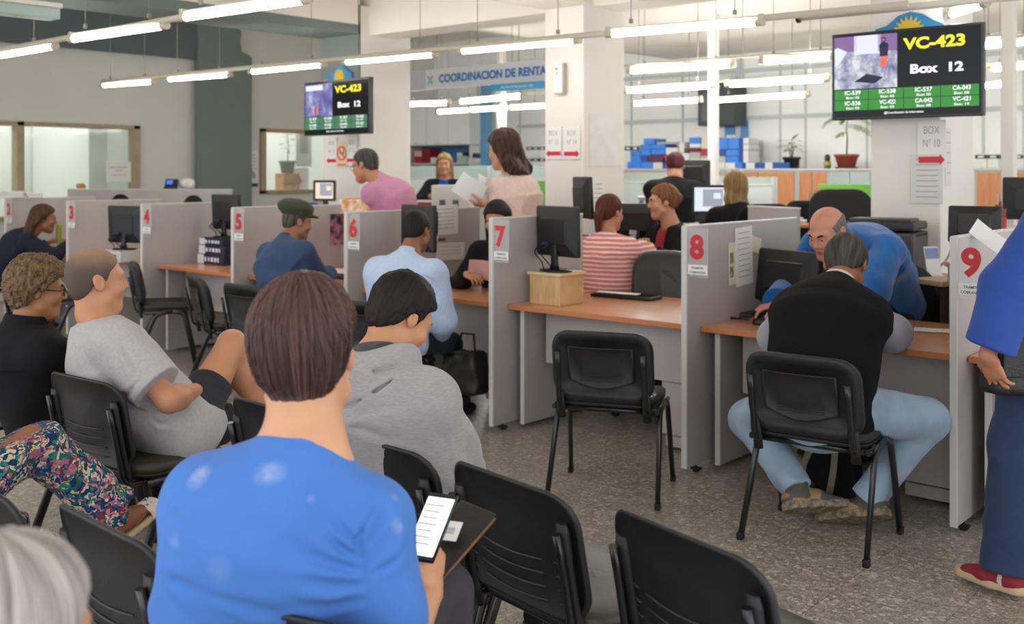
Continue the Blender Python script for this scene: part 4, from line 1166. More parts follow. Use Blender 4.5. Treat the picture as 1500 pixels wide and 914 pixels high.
    def collar(s, m, r=.064, hgt=.032, name='collar', up=.0, open_=0.0, parent=None):
        S = Solid(); k = s.s; c = s.P3+s.t3*(up+.006)*k+s.fs*.012*k; n = nrm(s.t3+s.fs*.25); u = nrm(s.rs-n*(s.rs@n)); v = np.cross(n, u)
        def f(P):
            q = P-c; a, b, z = q@u, q@v, q@n; rr = np.hypot(a, b*1.05)-(r*k - z*.25)
            return np.hypot(rr, np.maximum(np.abs(z)-hgt*k*.5, 0)) - .006*k
        S.fn(f, 0, c, r*k+hgt+.02)
        if open_: S.carve(lambda P: open_*k - np.hypot((P-c-v*r*k)@u, (P-c-v*r*k)@v), .004)
        V, Q = S.mesh(max(.0035, s.h*.7), .02); o = np_mesh(name, [(V, Q, 0)], m, parent or s.root, s.o); return o
    def trousers(s, m, e=.010, fold=.007, seed=2, length=1.0, name='trousers', h=None, flare=0.0, sides=(-1, 1)):
        S = Solid(); k = s.s; g = s.g
        S.ecap(s.P0-.03*k*s.t1, s.P0+.11*k*s.t1, s.r, (.155*g*k+e, .115*g*k+e), (.142*g*k+e, .105*g*k+e), .05)
        S.plane(s.P0+s.t1*.10*k, s.t1, .008)
        for sd in sides:
            H, K, An, toe, up = s.leg[sd]
            if length >= .6: S.cone(H, K, .086*g*k+e, .058*k*(.6+.4*g)+e, .04)
            else: S.tube(H, H+(K-H)*length*2, .086*g*k+e, .068*k*(.6+.4*g)+e*1.2, .04)
            if length >= .6:
                B = K+(An-K)*min(1, (length-.5)*2)
                S.tube(K, B, .056*k*(.6+.4*g)+e, .046*k+e+flare, .03)
        kn = [s.leg[sd][1] for sd in sides]; an = [s.leg[sd][2] for sd in sides]
        def post(P):
            d = folds(P, fold, seed, s.r, 8, 26)
            w = .3
            for p in kn+an: w = w + np.exp(-(np.linalg.norm(P-p, axis=1)/.11)**2)
            w = w + .6*np.exp(-(np.linalg.norm(P-s.P0, axis=1)/.15)**2)
            return 1.7*d*np.clip(w, 0, 1.3)
        S.post = post
        V, Q = S.mesh(h or max(.007, s.h), .03)
        o = np_mesh(name, [(V, Q, 0)], m, s.root, s.o); s.kids[name] = o; return s
    def shoes(s, m, msole=None, sides=(-1, 1), h=None, k=1.0, sole=.022, mat_fn=None, extra_mats=()):
        for sd in sides:
            An, toe, up = s.leg[sd][2:5]; y = nrm(toe-up*(toe@up)); x = np.cross(y, up); R = np.stack([x, y, up]); q = s.s*k
            c = An-up*.075*q
            U = Solid()
            U.cone(An+up*.012*q, An-up*.03*q-y*.01*q, .040*q, .040*q, .02).ecap(c+up*.038*q-y*.035*q, c+up*.034*q+y*.06*q, x, (.037*q, .034*q), (.044*q, .034*q), .03).ecap(c+up*.034*q+y*.06*q, c+up*.022*q+y*.15*q, x, (.046*q, .032*q), (.040*q, .02*q), .03)
            U.plane(c+up*sole*.6*q, -up, .002)
            V, Q = U.mesh(h or .006)
            mm = [m]+list(extra_mats)
            o = np_mesh('shoe', [(V, Q, 0)], mm, s.root, s.o, mat_fn=(lambda c_, mi, R=R, c0=c: mat_fn((c_-c0)@R.T, mi)) if mat_fn else None)
            B = Solid()
            B.ecap(c+up*.012*q-y*.035*q, c+up*.012*q+y*.05*q, x, (.040*q, .04*q), (.045*q, .04*q), .02).ecap(c+up*.012*q+y*.05*q, c+up*.012*q+y*.155*q, x, (.050*q, .05*q), (.042*q, .04*q), .02)
            B.plane(c+up*sole*q, up, .003).plane(c, -up, .003)
            V, Q = B.mesh(h or .006); np_mesh('sole', [(V, Q, 0)], msole or M_SOLE, o, s.o)
        return s
    def glasses(s, m, name='glasses', temples=True):
        b = MB(); R = s.HR.T; k = s.hs
        T = lambda x, y, z: Vector(s.HC + (R@np.array((x, y, z)))*k - s.o)
        for sx in (-1, 1):
            b.tube([T(sx*.033+.024*math.cos(2*PI*i/20), .104-.004*abs(math.cos(2*PI*i/20)), -.002+.017*math.sin(2*PI*i/20)) for i in range(20)], .0022*k, 6, closed=True)
            if temples: b.tube([T(sx*.057, .100, .004), T(sx*.074, .06, .006), T(sx*.081, -.005, .008), T(sx*.080, -.02, -.01)], .0024*k, 6)
        b.tube([T(-.01, .107, .003), T(0, .110, .005), T(.01, .107, .003)], .002*k, 6)
        b.build(name, m, s.root); return s
# ================================================================== people
def DIR(lat, d, z): return np.array((RT[0]*lat+FW[0]*d, RT[1]*lat+FW[1]*d, z))
def WP(px, d, z): return W((px-750)/FOC*d, d, z)
H_BLACK = hairmat('hair_black', '0b0908', '2a2320'); H_DBROWN = hairmat('hair_dark_brown', '1c1210', '4a3228'); H_BROWN = hairmat('hair_brown', '2a1a12', '6a4a30')
H_BOY = hairmat('hair_boy', '251918', '7a5f57', .40, 110, 3); H_GREY = hairmat('hair_grey_dark', '1d1b19', '5c5852', .55, 26, 7); H_BLOND = hairmat('hair_blond', '5a4326', 'b99a62', .45, 90, 3)
H_CURL = hairmat('hair_curly', '3a2a1c', '8c6f4e', .6, 40, 30); H_RED = hairmat('hair_red', '2c1014', '6a2a30'); H_STUB = hairmat('hair_stubble', '4a3a2e', '6e5744', .8, 200, 200); H_WHITE = hairmat('hair_white', '6f6862', 'cfc8c1', .6, 60, 4); H_TEMPLE = hairmat('hair_temple', '4a4542', '8f8780', .6, 60, 10)
M_JEANL = cloth('jeans_light', '9bafc2', .9, .25, 300, .12, 9); M_JEAND = cloth('jeans_dark', '2c3445', .9, .25, 300, .1, 12)
M_BLACKC = cloth('black_cloth', '17171a', .9, .25, 220, sheen=0); M_DARKC = cloth('charcoal_cloth', '3a393b', .9, .25, 260)

# ---- the boy in the blue T-shirt -----------------------------------------------------------
f = Figure('person with brown bowl haircut and bright blue T-shirt, sitting with phone in hand', W(-.49, 1.98, .56), 10, 1.0, hs=1.10, sw=.160, girth=1.10, head=(-12, 8, -4), h=.0045, skincol='d29c78', neckat=PT(446, 642, 1.90), nl=.062, bend=16, neck=.05, neckr=1.14, drop=.122, nside=-.020)
f.arms(1, PT(630, 868, 2.10), DIR(-.08, -.6, -.8), hdir=DIR(.05, .55, .85), palm=DIR(-.8, .45, -.1), curl=(38, 42, 46, 50), thumb=.6)
f.arms(-1, W(-.40, 2.22, .70), DIR(-.25, -.5, -.9), curl=40)
f.legs(1, W(-.12, 2.36, .20), DIR(.3, .5, 1), toe=DIR(.3, .9, -.3)); f.legs(-1, W(-.42, 2.42, .08), DIR(0, .4, 1), toe=DIR(.2, .9, 0))
f.body(eyes=False, hand_h=.0035)
M_BLUET = cloth('blue_tshirt', '4a7ac6', .9, .12, 330, .05, 7)
f.shirt(M_BLUET, sleeve=.36, e=.012, fold=.012, seed=4, neckcut=.006, hem=-.10, sl_e=.010, h=.005, creases=[
    ([(577, 703), (545, 745), (525, 790), (531, 850)], .006, .007), ([(526, 800), (500, 775), (478, 745)], .009, .010), ([(524, 818), (495, 800), (462, 760)], .009, .009), ([(528, 836), (480, 825), (424, 806)], .010, .010),
    ([(532, 858), (490, 858), (440, 850)], .010, .009), ([(533, 880), (480, 892), (430, 886)], .011, .009), ([(540, 800), (552, 770), (566, 745)], .008, .008), ([(545, 840), (570, 825), (595, 800)], .008, .008),
    ([(228, 772), (250, 752), (275, 742)], .010, .008), ([(240, 815), (262, 850), (300, 872)], .012, .008), ([(246, 745), (280, 720)], .010, .006), ([(300, 870), (360, 890), (430, 905)], .012, .008)])
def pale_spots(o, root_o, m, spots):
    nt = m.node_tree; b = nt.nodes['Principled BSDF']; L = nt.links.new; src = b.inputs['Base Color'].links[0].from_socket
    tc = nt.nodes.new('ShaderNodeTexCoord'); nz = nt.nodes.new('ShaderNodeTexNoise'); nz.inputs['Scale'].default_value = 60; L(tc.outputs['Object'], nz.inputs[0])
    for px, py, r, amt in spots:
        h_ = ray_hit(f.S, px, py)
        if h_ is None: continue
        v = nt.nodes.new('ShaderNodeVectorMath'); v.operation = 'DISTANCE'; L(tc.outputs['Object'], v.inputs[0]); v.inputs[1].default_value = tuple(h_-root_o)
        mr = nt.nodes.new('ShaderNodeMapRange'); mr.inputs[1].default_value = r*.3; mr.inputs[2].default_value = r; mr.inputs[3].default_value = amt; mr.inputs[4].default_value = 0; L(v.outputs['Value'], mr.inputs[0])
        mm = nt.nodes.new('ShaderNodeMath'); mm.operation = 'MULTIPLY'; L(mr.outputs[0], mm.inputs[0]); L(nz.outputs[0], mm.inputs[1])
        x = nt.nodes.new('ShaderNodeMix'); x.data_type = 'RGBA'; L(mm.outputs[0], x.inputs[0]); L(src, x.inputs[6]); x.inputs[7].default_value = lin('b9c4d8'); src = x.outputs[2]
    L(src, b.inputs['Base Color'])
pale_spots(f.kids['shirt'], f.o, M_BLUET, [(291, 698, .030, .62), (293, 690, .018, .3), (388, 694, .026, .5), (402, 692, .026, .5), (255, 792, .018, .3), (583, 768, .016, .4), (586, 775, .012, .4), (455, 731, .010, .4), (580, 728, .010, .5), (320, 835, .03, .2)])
f.collar(M_BLUET, r=.068, hgt=.020, name='neck_band', up=-.012)
f.trousers(cloth('charcoal_trousers', '47454a', .9, .2, 260), h=.007); f.shoes(M_BLACKC)
boy = f
# hair: cap plus combed strands from the whorl
f.hair(H_BOY, t=.015, line=((-.14, -.07, -.045, -.025, .0, .012, .03, .055, .075, .1), (-.112, -.112, -.07, -.008, .006, -.012, .03, .05, .06, .07)), noise=(.003, 34), h=.004, sidecut=.55)
def strands(f, n, mats, t, seed, nape, sidecut=0, name='hair_strands', crown=(.012, -.055, .128)):
    rg = np.random.default_rng(seed); R = f.HR.T; k = f.hs; vs = []; fs = []
    cr = np.array(crown)
    def surf(d):   # point of the hair surface along direction d from the head centre
        c = np.array((0, -.014, .03)); lo = .04; hi = .16
        r = np.full(len(d), .02)
        for _ in range(9):
            P = f.HC + ((c + d*r[:, None])@f.HR)*k
            r = r - f.hairf(P)/k*.9
        return c + d*r[:, None]
    az = rg.uniform(-PI, PI, n); m = 9
    L = rg.uniform(.9, 1.08, n)
    q = np.zeros((n, m, 3))
    c0 = nrm(cr-np.array((0, -.014, .03)))
    e1 = nrm(np.cross(c0, (0, 1, 0))); e2 = np.cross(c0, e1)
    for j in range(m):
        th = (.015+rg.uniform(0, .05, n)*(j == 0)) + j/(m-1)*np.where(np.cos(az) > 2, 1, 1)*(1.95*L)
        a = az + .22*np.sin(j*.6) * .4
        d = c0[None]*np.cos(th)[:, None] + (e1[None]*np.sin(a)[:, None] + e2[None]*np.cos(a)[:, None])*np.sin(th)[:, None]
        q[:, j] = d
    pts = np.stack([surf(q[:, j]) for j in range(m)], 1)
    lift = rg.uniform(.000, .0035, n)[:, None, None]
    nrmv = q
    pts = pts + nrmv*lift
    # stop at the hair line: strands falling below it are pressed on to it, with ragged tips at the nape
    w0 = rg.uniform(.0009, .0019, n)
    Vv = []; Ff = []; base = 0
    for i in range(n):
        p = pts[i]; keep = [0]
        for j in range(1, m):
            y, z = p[j, 1], p[j, 2]
            hl = np.interp(y, (-.14, -.07, -.03, -.015, .0, .012, .03, .055, .1), nape) + sidecut*abs(p[j, 0]) + (rg.uniform(-.012, .004))
            if z < hl: break
            keep.append(j)
        if len(keep) < 3: continue
        p = p[keep]; d = nrmv[i][keep]
        tan = np.gradient(p, axis=0); sd = np.cross(tan, d); sd /= np.linalg.norm(sd, axis=1)[:, None]+1e-9
        w = w0[i]*np.linspace(1, .35, len(p))[:, None]
        tri = np.stack([p-sd*w, p+sd*w, p+d*w*1.2], 1)
        Vv.append(tri.reshape(-1, 3)); l = len(p)
        for j in range(l-1):
            for s_ in range(3):
                a_, b_ = j*3+s_, j*3+(s_+1) % 3
                Ff.append((base+a_, base+b_, base+b_+3, base+a_+3))
        base += l*3
    Vw = f.HC + (np.concatenate(Vv)@f.HR)*k
    o = np_mesh(name, [(Vw, np.array(Ff), 0)], mats, f.kids['hair'], f.o, uv_fn=f.flow)
    return o
strands(f, 2600, H_BOY, .020, 3, (-.112, -.112, -.07, -.012, .002, -.018, .026, .046, .066), .55)

# ---- man in the grey hoodie ----------------------------------------------------------------
f = Figure('person in a grey hoodie with short black hair, seated with head bowed', W(-.27, 3.03, .56), 42, 1.02, hs=1.0, sw=.185, girth=1.16, head=(6, 34, 0), h=.005, skincol='bf8a63', neckat=PT(548, 532, 3.07), bend=10, neck=.6)
f.arms(1, PT(690, 735, 3.34), DIR(.8, -.3, -.4), curl=40); f.arms(-1, W(-.40, 3.5, .68), DIR(-.8, 0, -.4), curl=40)
f.legs(1, W(.10, 3.55, .08), DIR(.2, .4, 1)); f.legs(-1, W(-.20, 3.65, .08), DIR(0, .4, 1))
f.body(eyes=True)
M_HOOD = cloth('grey_marl', 'a3a0a0', .95, .45, 420, .10, 60, (1, 1, 5), sheen=.3); M_HOODIN = cloth('hood_lining', '4c4b4d', .95, .4, 200, .25, 40, (1, 1, 6))
def hoodx(S):
    k = f.s; c = f.P3
    for i in range(7):     # folded hood lying round the neck and down the back
        a0 = math.radians(-115+230*i/7); a1 = math.radians(-115+230*(i+1)/7)
        def pt(a):
            return c + f.rs*math.sin(a)*.098*k - f.fs*(math.cos(a)*.082-.012)*k + f.t3*(.004-.026*(math.cos(a)+1)/2 + .018*abs(math.sin(a)))*k
        S.cone(pt(a0), pt(a1), .042*k, .042*k, .02)
    S.ell(c-f.fs*.105*k-f.t3*.085*k-f.rs*.03, (.125*k, .040*k, .085*k), np.stack([f.rs, f.fs, f.t3]), .012)
f.shirt(M_HOOD, 1.0, e=.020, fold=.017, seed=11, neckcut=.05, hem=-.12, blouse=.012, extra=hoodx, name='hoodie', creases=[
    ([(632, 540), (594, 550), (554, 574), (517, 596), (486, 604)], .010, .016), ([(514, 551), (554, 545), (598, 534)], .010, .009), ([(660, 580), (628, 611), (619, 631), (648, 665)], .008, .010), ([(574, 608), (613, 628)], .010, .010),
    ([(488, 619), (530, 628), (574, 642)], .012, .009), ([(650, 668), (680, 655), (705, 632)], .010, .010), ([(660, 640), (690, 625)], .009, .008), ([(560, 660), (600, 668), (640, 690)], .011, .009), ([(690, 700), (712, 672), (724, 655)], .010, .009), ([(600, 700), (640, 705), (655, 720)], .010, .009)])
f.collar(M_HOODIN, r=.070, hgt=.050, name='hood_lining', up=.014)
f.hair(H_BLACK, t=.012, nape=-.075, curl=.004); f.brows(H_BLACK)
f.trousers(M_JEAND); f.shoes(M_BLACKC)

# ---- man in the grey T-shirt and shorts ----------------------------------------------------
f = Figure('person with a shaved head, light grey T-shirt and dark shorts, sitting cross-legged', W(-1.30, 4.06, .55), 55, 1.02, hs=1.03, sw=.18, girth=1.14, head=(-4, 0, 0), h=.0055, skincol='c58d6a', neckat=PT(132, 472, 3.98), bend=12, neck=.35, nl=.068)
f.arms(1, PT(286, 572, 4.02), DIR(.75, -.8, -.6), hdir=DIR(.45, .5, -.35), palm=DIR(-.6, .2, -.7), curl=50); f.arms(-1, PT(272, 560, 4.42), DIR(-.7, .3, -.6), hdir=DIR(.7, -.2, -.3), curl=45)
f.legs(1, PT(398, 628, 4.42), DIR(-.1, .25, 1), toe=DIR(.8, -.2, .1), up=DIR(.2, -.3, .9)); f.legs(-1, PZ(360, 770, .08), DIR(.4, .3, 1), toe=DIR(.7, .5, 0))
f.body(bare_leg=True, hand_h=.004)
M_GREYT = cloth('grey_tshirt', 'b9b6b7', .95, .3, 380, .06, 80)
f.shirt(M_GREYT, .38, e=.026, fold=.012, seed=21, neckcut=.004, hem=-.13, belly=.0, sl_e=.014, creases=[([(174, 500), (190, 530), (205, 556)], .010, .010), ([(205, 556), (190, 575), (170, 590)], .010, .010), ([(222, 612), (236, 622), (250, 618)], .010, .007)])
f.collar(M_GREYT, r=.066, hgt=.018, name='neck_band', up=-.012)
f.hair(stubble('scalp_stubble', '54443a', '9c7a5e', .01, .09), t=.0012, nape=-.07, noise=(0, 10), h=.004)
f.trousers(cloth('dark_shorts', '34353a', .9, .2, 200), length=.27, e=.006, name='shorts'); f.shoes(M_BLACKC, h=.007)

# ---- woman with curly hair and glasses -----------------------------------------------------
f = Figure('person with curly light brown hair, dark glasses and a black jacket, seated in profile', W(-1.93, 4.28, .55), 46, .97, hs=1.0, sw=.175, girth=1.15, head=(16, 6, 0), h=.006, skincol='a9774f', neckat=PT(32, 482, 4.22), bend=8, neck=.45)
f.arms(1, W(-1.55, 4.6, .66), DIR(.5, -.5, -.8), curl=40); f.arms(-1, W(-1.8, 4.75, .66), DIR(-.6, 0, -.7), curl=40)
f.legs(1, W(-1.42, 4.72, .08), DIR(.1, .4, 1)); f.legs(-1, W(-1.65, 4.85, .08), DIR(0, .4, 1))
f.body()
f.shirt(M_BLACKC, 1.0, e=.022, fold=.008, seed=31, neckcut=.03, hem=-.15, blouse=.012, name='jacket'); f.collar(M_BLACKC, r=.088, hgt=.075, name='jacket_collar', up=.012)
f.hair(H_CURL, t=.030, line=((-.14, -.07, -.035, -.018, .0, .012, .03, .055, .075, .1), (-.075, -.075, -.05, -.005, .02, .0, .03, .05, .07, .075)), curl=.011, h=.004)
f.glasses(mat('glasses_black', '141414', .3)); f.brows(H_DBROWN); f.trousers(M_BLACKC); f.shoes(M_BLACKC)

# ---- person in floral trousers -------------------------------------------------------------
f = Figure('person cut by the frame edge, in floral trousers with a raised jewelled sandal', W(-1.83, 3.15, .50), 48, 1.0, hs=1.0, girth=1.05, h=.009, skincol='9c6a4c', lean=-8, bend=6)
f.arms(1, PT(-75, 655, 3.45), DIR(.8, -.1, -.6), curl=40); f.arms(-1, W(-2.3, 3.3, .80), DIR(-.6, 0, -.7), curl=40)
f.legs(1, PT(172, 752, 3.60), DIR(-.1, .3, 1), toe=PT(232, 732, 3.78)-PT(172, 762, 3.60), up=DIR(-.35, -.15, .9)); f.legs(-1, PZ(46, 790, .08), DIR(-.1, .5, 1), toe=DIR(.5, .8, 0))
f.body(barefoot=(1,), eyes=False)
def floral():
    m = bpy.data.materials.new('floral_print'); m.use_nodes = True; nt = m.node_tree; b = nt.nodes['Principled BSDF']; L = nt.links.new
    tc = nt.nodes.new('ShaderNodeTexCoord'); nz = nt.nodes.new('ShaderNodeTexNoise'); nz.inputs['Scale'].default_value = 24; L(tc.outputs['Object'], nz.inputs[0])
    ad = nt.nodes.new('ShaderNodeMix'); ad.data_type = 'VECTOR'; ad.inputs[0].default_value = .13; L(tc.outputs['Object'], ad.inputs[4]); L(nz.outputs['Color'], ad.inputs[5])
    v = nt.nodes.new('ShaderNodeTexVoronoi'); v.inputs['Scale'].default_value = 62; L(ad.outputs[1], v.inputs['Vector'])
    sp = nt.nodes.new('ShaderNodeSeparateColor'); L(v.outputs['Color'], sp.inputs[0])
    r = nt.nodes.new('ShaderNodeValToRGB'); r.color_ramp.interpolation = 'CONSTANT'
    cols = ['153a6b', '1c4f86', '1f6a63', 'd9d6b4', '10305e', '2f8a7c', 'c97f93', '7d3340', '1a4a7a', 'cfc9a0', 'b56a80']
    while len(r.color_ramp.elements) < len(cols): r.color_ramp.elements.new(.5)
    for i, c in enumerate(cols): r.color_ramp.elements[i].position = i/len(cols); r.color_ramp.elements[i].color = lin(c)
    L(sp.outputs[0], r.inputs[0]); L(r.outputs[0], b.inputs['Base Color']); b.inputs['Roughness'].default_value = .85
    return m
f.trousers(floral(), e=.022, fold=.012, seed=41, h=.008, flare=.012)
f.shirt(cloth('rust_cloth', 'a8632a', .85, .2, 160), 1.0, e=.016, h=.010, blouse=.02)
# sandal: slanted sole and a jewelled band
def sandal(f, sd):
    An, toe, up = f.leg[sd][2:5]; y = nrm(toe-up*(toe@up)); x = np.cross(y, up); c = An-up*.085
    S = Solid(); S.ecap(c-y*.05, c+y*.06, x, (.036, .05), (.044, .05), .02).ecap(c+y*.06, c+y*.185, x, (.046, .05), (.040, .05), .02); S.plane(c+up*.012, up, .003).plane(c-up*.008, -up, .003)
    V, Q = S.mesh(.006); o = np_mesh('sandal', [(V, Q, 0)], mat('sandal_sole', 'cdb596', .6), f.root, f.o)
    B = Solid()
    def bf(P):
        q = P-(c+y*.115); a, b_, z = q@x, q@y, q@up
        return np.maximum(np.hypot(np.abs(np.sqrt((a/.052)**2+((z-.012)/.042)**2)-1)*.042, np.maximum(np.abs(b_)-.028, 0))-.004, -z-.004)
    B.fn(bf, 0, c+y*.115, .08); V, Q = B.mesh(.005); st = np_mesh('sandal_band', [(V, Q, 0)], mat('band_white', 'e6dcd2', .5), o, f.o)
    mb = MB(); rg = random.Random(3)
    for i in range(22):
        a = rg.uniform(.25, PI-.25); b_ = rg.uniform(-.024, .024)
        mb.ball(Vector(c+y*(.115+b_)+x*.054*math.cos(a)+up*(.012+.046*math.sin(a))-f.o), rg.uniform(.002, .0036), rg.randrange(3), 8, 5)
    mb.build('jewels', [mat('jewel_blue', '2a3f7a', .2), mat('jewel_gold', 'c09a4a', .25, .6), mat('jewel_dark', '3a3340', .2)], st)
sandal(f, 1); f.shoes(mat('sandal_tan', 'b49a78', .6), sides=(-1,), h=.009)

# ---- blurred grey head close to the lens ---------------------------------------------------
hc = PT(-62, 935, 1.06)
f = Figure('blurred grey-haired head close to the camera in the bottom corner', (hc-Vector(DIR(.0, .03, .17))-Vector((0, 0, .49))), 30, .93, hs=1.0, head=(-5, 4, 0), h=.007, skincol='b98a6c', lean=2)
f.arms(1, f.L(.2, .3, .5), DIR(.5, -.5, -.6)); f.arms(-1, f.L(-.2, .3, .5), DIR(-.5, -.5, -.6)); f.legs(1, f.L(.12, .45, .08), DIR(0, .4, 1)); f.legs(-1, f.L(-.12, .45, .08), DIR(0, .4, 1))
f.body(eyes=False); f.hair(H_WHITE, t=.016, nape=-.085, h=.005); f.shirt(cloth('beige_cloth', '9a938c'), 1.0, h=.012); f.trousers(M_DARKC, h=.012)

# ---- man in the black vest -----------------------------------------------------------------
f = Figure('person in a black vest over pale grey shirt, bent over box 8', W(1.30, 4.40, .56), 34, 1.03, hs=1.08, sw=.165, girth=1.24, head=(-8, 38, 0), h=.005, skincol='a8724f', neckat=PT(1226, 414, 4.62), bend=14, neck=.75, chest=1.0, drop=.145)
f.arms(1, PT(1285, 478, 4.92), DIR(.9, -.1, -.6), hdir=DIR(-.7, .5, -.1), palm=DIR(0, 0, -1), curl=40); f.arms(-1, PT(1190, 468, 5.02), DIR(-.9, -.2, -.5), curl=40)
f.legs(1, PT(1272, 728, 4.52), DIR(1, .2, .2), toe=DIR(-.62, .12, -.5), up=DIR(.05, .5, .8)); f.legs(-1, PT(1168, 716, 4.50), DIR(-.3, .8, .3), toe=DIR(.85, .1, -.38), up=DIR(-.1, .5, .8))
f.body(); 
M_VEST = cloth('black_vest', '121214', .95, .4, 360, .05, 90, sheen=0)
f.shirt(cloth('pale_grey_shirt', 'a9a9b2', .85, .18, 300, .05, 40, (6, 6, 1)), .86, e=.013, fold=.006, seed=51, neckcut=.03, blouse=.010, sl_e=.012, name='shirt')
f.shirt(M_VEST, 0, e=.031, fold=.006, seed=52, neckcut=.01, hem=-.10, vest=True, name='vest')
f.collar(cloth('white_collar', 'd8d8da', .8), r=.072, hgt=.042, up=.004)
f.hair(H_GREY, t=.010, nape=-.07, noise=(.003, 40)); f.brows(H_GREY)
f.trousers(M_JEANL, e=.016, fold=.010, seed=53, h=.006)
M_SH1 = mat('shoe_olive', '54514a', .7, bump=.2, bscale=120); M_SH2 = mat('shoe_tan', '9c805c', .75, bump=.3, bscale=200)
def trek(q, mi):
    mi = mi.copy(); n = vnoise(q*np.array((26, 20, 34)), 5); mi[(n > .05) & (q[:, 2] > .02)] = 1; return mi
f.shoes(M_SH1, mat('sole_beige', '9a8d74', .8, var=.4, vscale=45, bump=.6, bscale=60, second='5e5546'), mat_fn=trek, extra_mats=[M_SH2], k=1.2, sole=.030, h=.005)
b = MB(); c = Vector(f.P0+f.r*.19+f.f*.02+Z3*.07-f.o)     # belt pouch
b.box(c, (.05, .09, .13), 0, .012, Matrix.Rotation(YAW(34), 4, 'Z')).box(c+Vector(f.r*.028+Z3*.02), (.006, .02, .02), 1, .002, Matrix.Rotation(YAW(34), 4, 'Z'))
b.build('belt_pouch', [M_STRAP, mat('brass', '9c8040', .35, .8)], f.root)

# ---- man standing at the right in blue -----------------------------------------------------
f = Figure('person standing at the frame edge in royal blue shirt and red shoes', W(1.985, 3.80, .96), -14, 1.04, hs=1.0, sw=.19, girth=1.1, h=.006, skincol='b67e5e', neckat=PT(1622, 296, 3.75), head=(0, 0, 0))
f.arms(-1, PT(1440, 534, 3.56), DIR(-.8, .3, -.1), hdir=PT(1462, 588, 3.62)-PT(1443, 538, 3.60), palm=DIR(.65, .35, .2), curl=(12, 16, 20, 22), thumb=.3); f.arms(1, f.L(.26, .16, .86), DIR(.6, -.6, 0))
f.legs(-1, PZ(1474, 838, .085), DIR(-.2, 1, .2), toe=DIR(-.5, .75, 0)); f.legs(1, W(2.14, 3.72, .085), DIR(.2, 1, .2), toe=DIR(.0, 1, 0))
f.body(eyes=False, hand_h=.0035)
M_ROYAL = cloth('royal_blue_shirt', '294a96', .8, .15, 300, .05, 12)
f.shirt(M_ROYAL, 1.0, e=.018, fold=.011, seed=61, neckcut=.03, hem=-.10, blouse=.014, sl_e=.014); f.collar(M_ROYAL)
f.hair(H_BLACK, h=.006); f.trousers(cloth('navy_trousers', '2c3a58', .9, .2, 300), e=.018, fold=.012, seed=62, flare=.022, h=.007)
M_REDS = mat('shoe_red', '8c2029', .7, bump=.2, bscale=150)
f.shoes(M_REDS, mat('sole_cream', 'c0a884', .6), h=.005, sole=.03, mat_fn=lambda q, mi: np.where((np.abs(q[:, 1]-.0)*1 < .010) & (np.abs(q[:, 0]) > .02), 1, mi), extra_mats=[mat('shoe_stripe', 'd8c8bc', .6)])
# ---- man in the green cap ------------------------------------------------------------------
f = Figure('person in a dark green flat cap and blue denim shirt, seated at box 5', (-2.95, -.27, .56), 42, 1.0, hs=1.0, sw=.185, girth=1.16, head=(14, 12, 0), h=.007, skincol='9a6a4a', neckat=PT(418, 352, 7.25), bend=10, neck=.6)
f.arms(1, PT(482, 400, 7.50), DIR(.35, -.4, -.8), curl=35); f.arms(-1, PT(418, 402, 7.6), DIR(-.15, -.4, -.9), curl=35)
f.legs(1, f.L(.2, .42, .08), DIR(.2, .4, 1)); f.legs(-1, f.L(-.15, .45, .08), DIR(0, .4, 1)); f.body()
f.shirt(cloth('denim_shirt', '35496a', .9, .25, 260, .08, 14), .95, e=.018, fold=.011, seed=71, neckcut=.03, blouse=.008); f.collar(cloth('denim_collar', '2f4360'), r=.070, hgt=.04)
f.hair(H_GREY, t=.006, h=.006)
S = Solid(); R = f.HR; k = f.hs
def capf(P):
    q = f.hq(P)
    d = ellip(q, (0, -.030, .098), (.108, .134, .066)); d = smin(d, ellip(q, (0, -.015, .055), (.083, .104, .036)), .02)
    d = smin(d, ellip(q, (0, .108, .058), (.062, .042, .012)), .02)
    return (smax(d, .035-q[:, 2]+.1*q[:, 1], .006) - .004*vnoise(q*np.array((30, 14, 20)), 3))*k
S.fn(capf, 0, f.HC+f.hu*.07, .17); V, Q = S.mesh(.006); cap = np_mesh('flat_cap', [(V, Q, 0)], cloth('cap_green', '414636', .95, .3, 200), f.root, f.o)
b = MB(); b.xf = Matrix.Translation(Vector(f.HC-f.o)) @ Matrix([list(f.hr)+[0], list(f.hf)+[0], list(f.hu)+[0], [0, 0, 0, 1]]).transposed()
b.ball((0, -.02, .136), (.014, .014, .006)).build('cap_button', MATS['cap_green'], cap)
f.trousers(M_JEAND, h=.012); f.shoes(M_BLACKC, h=.012)

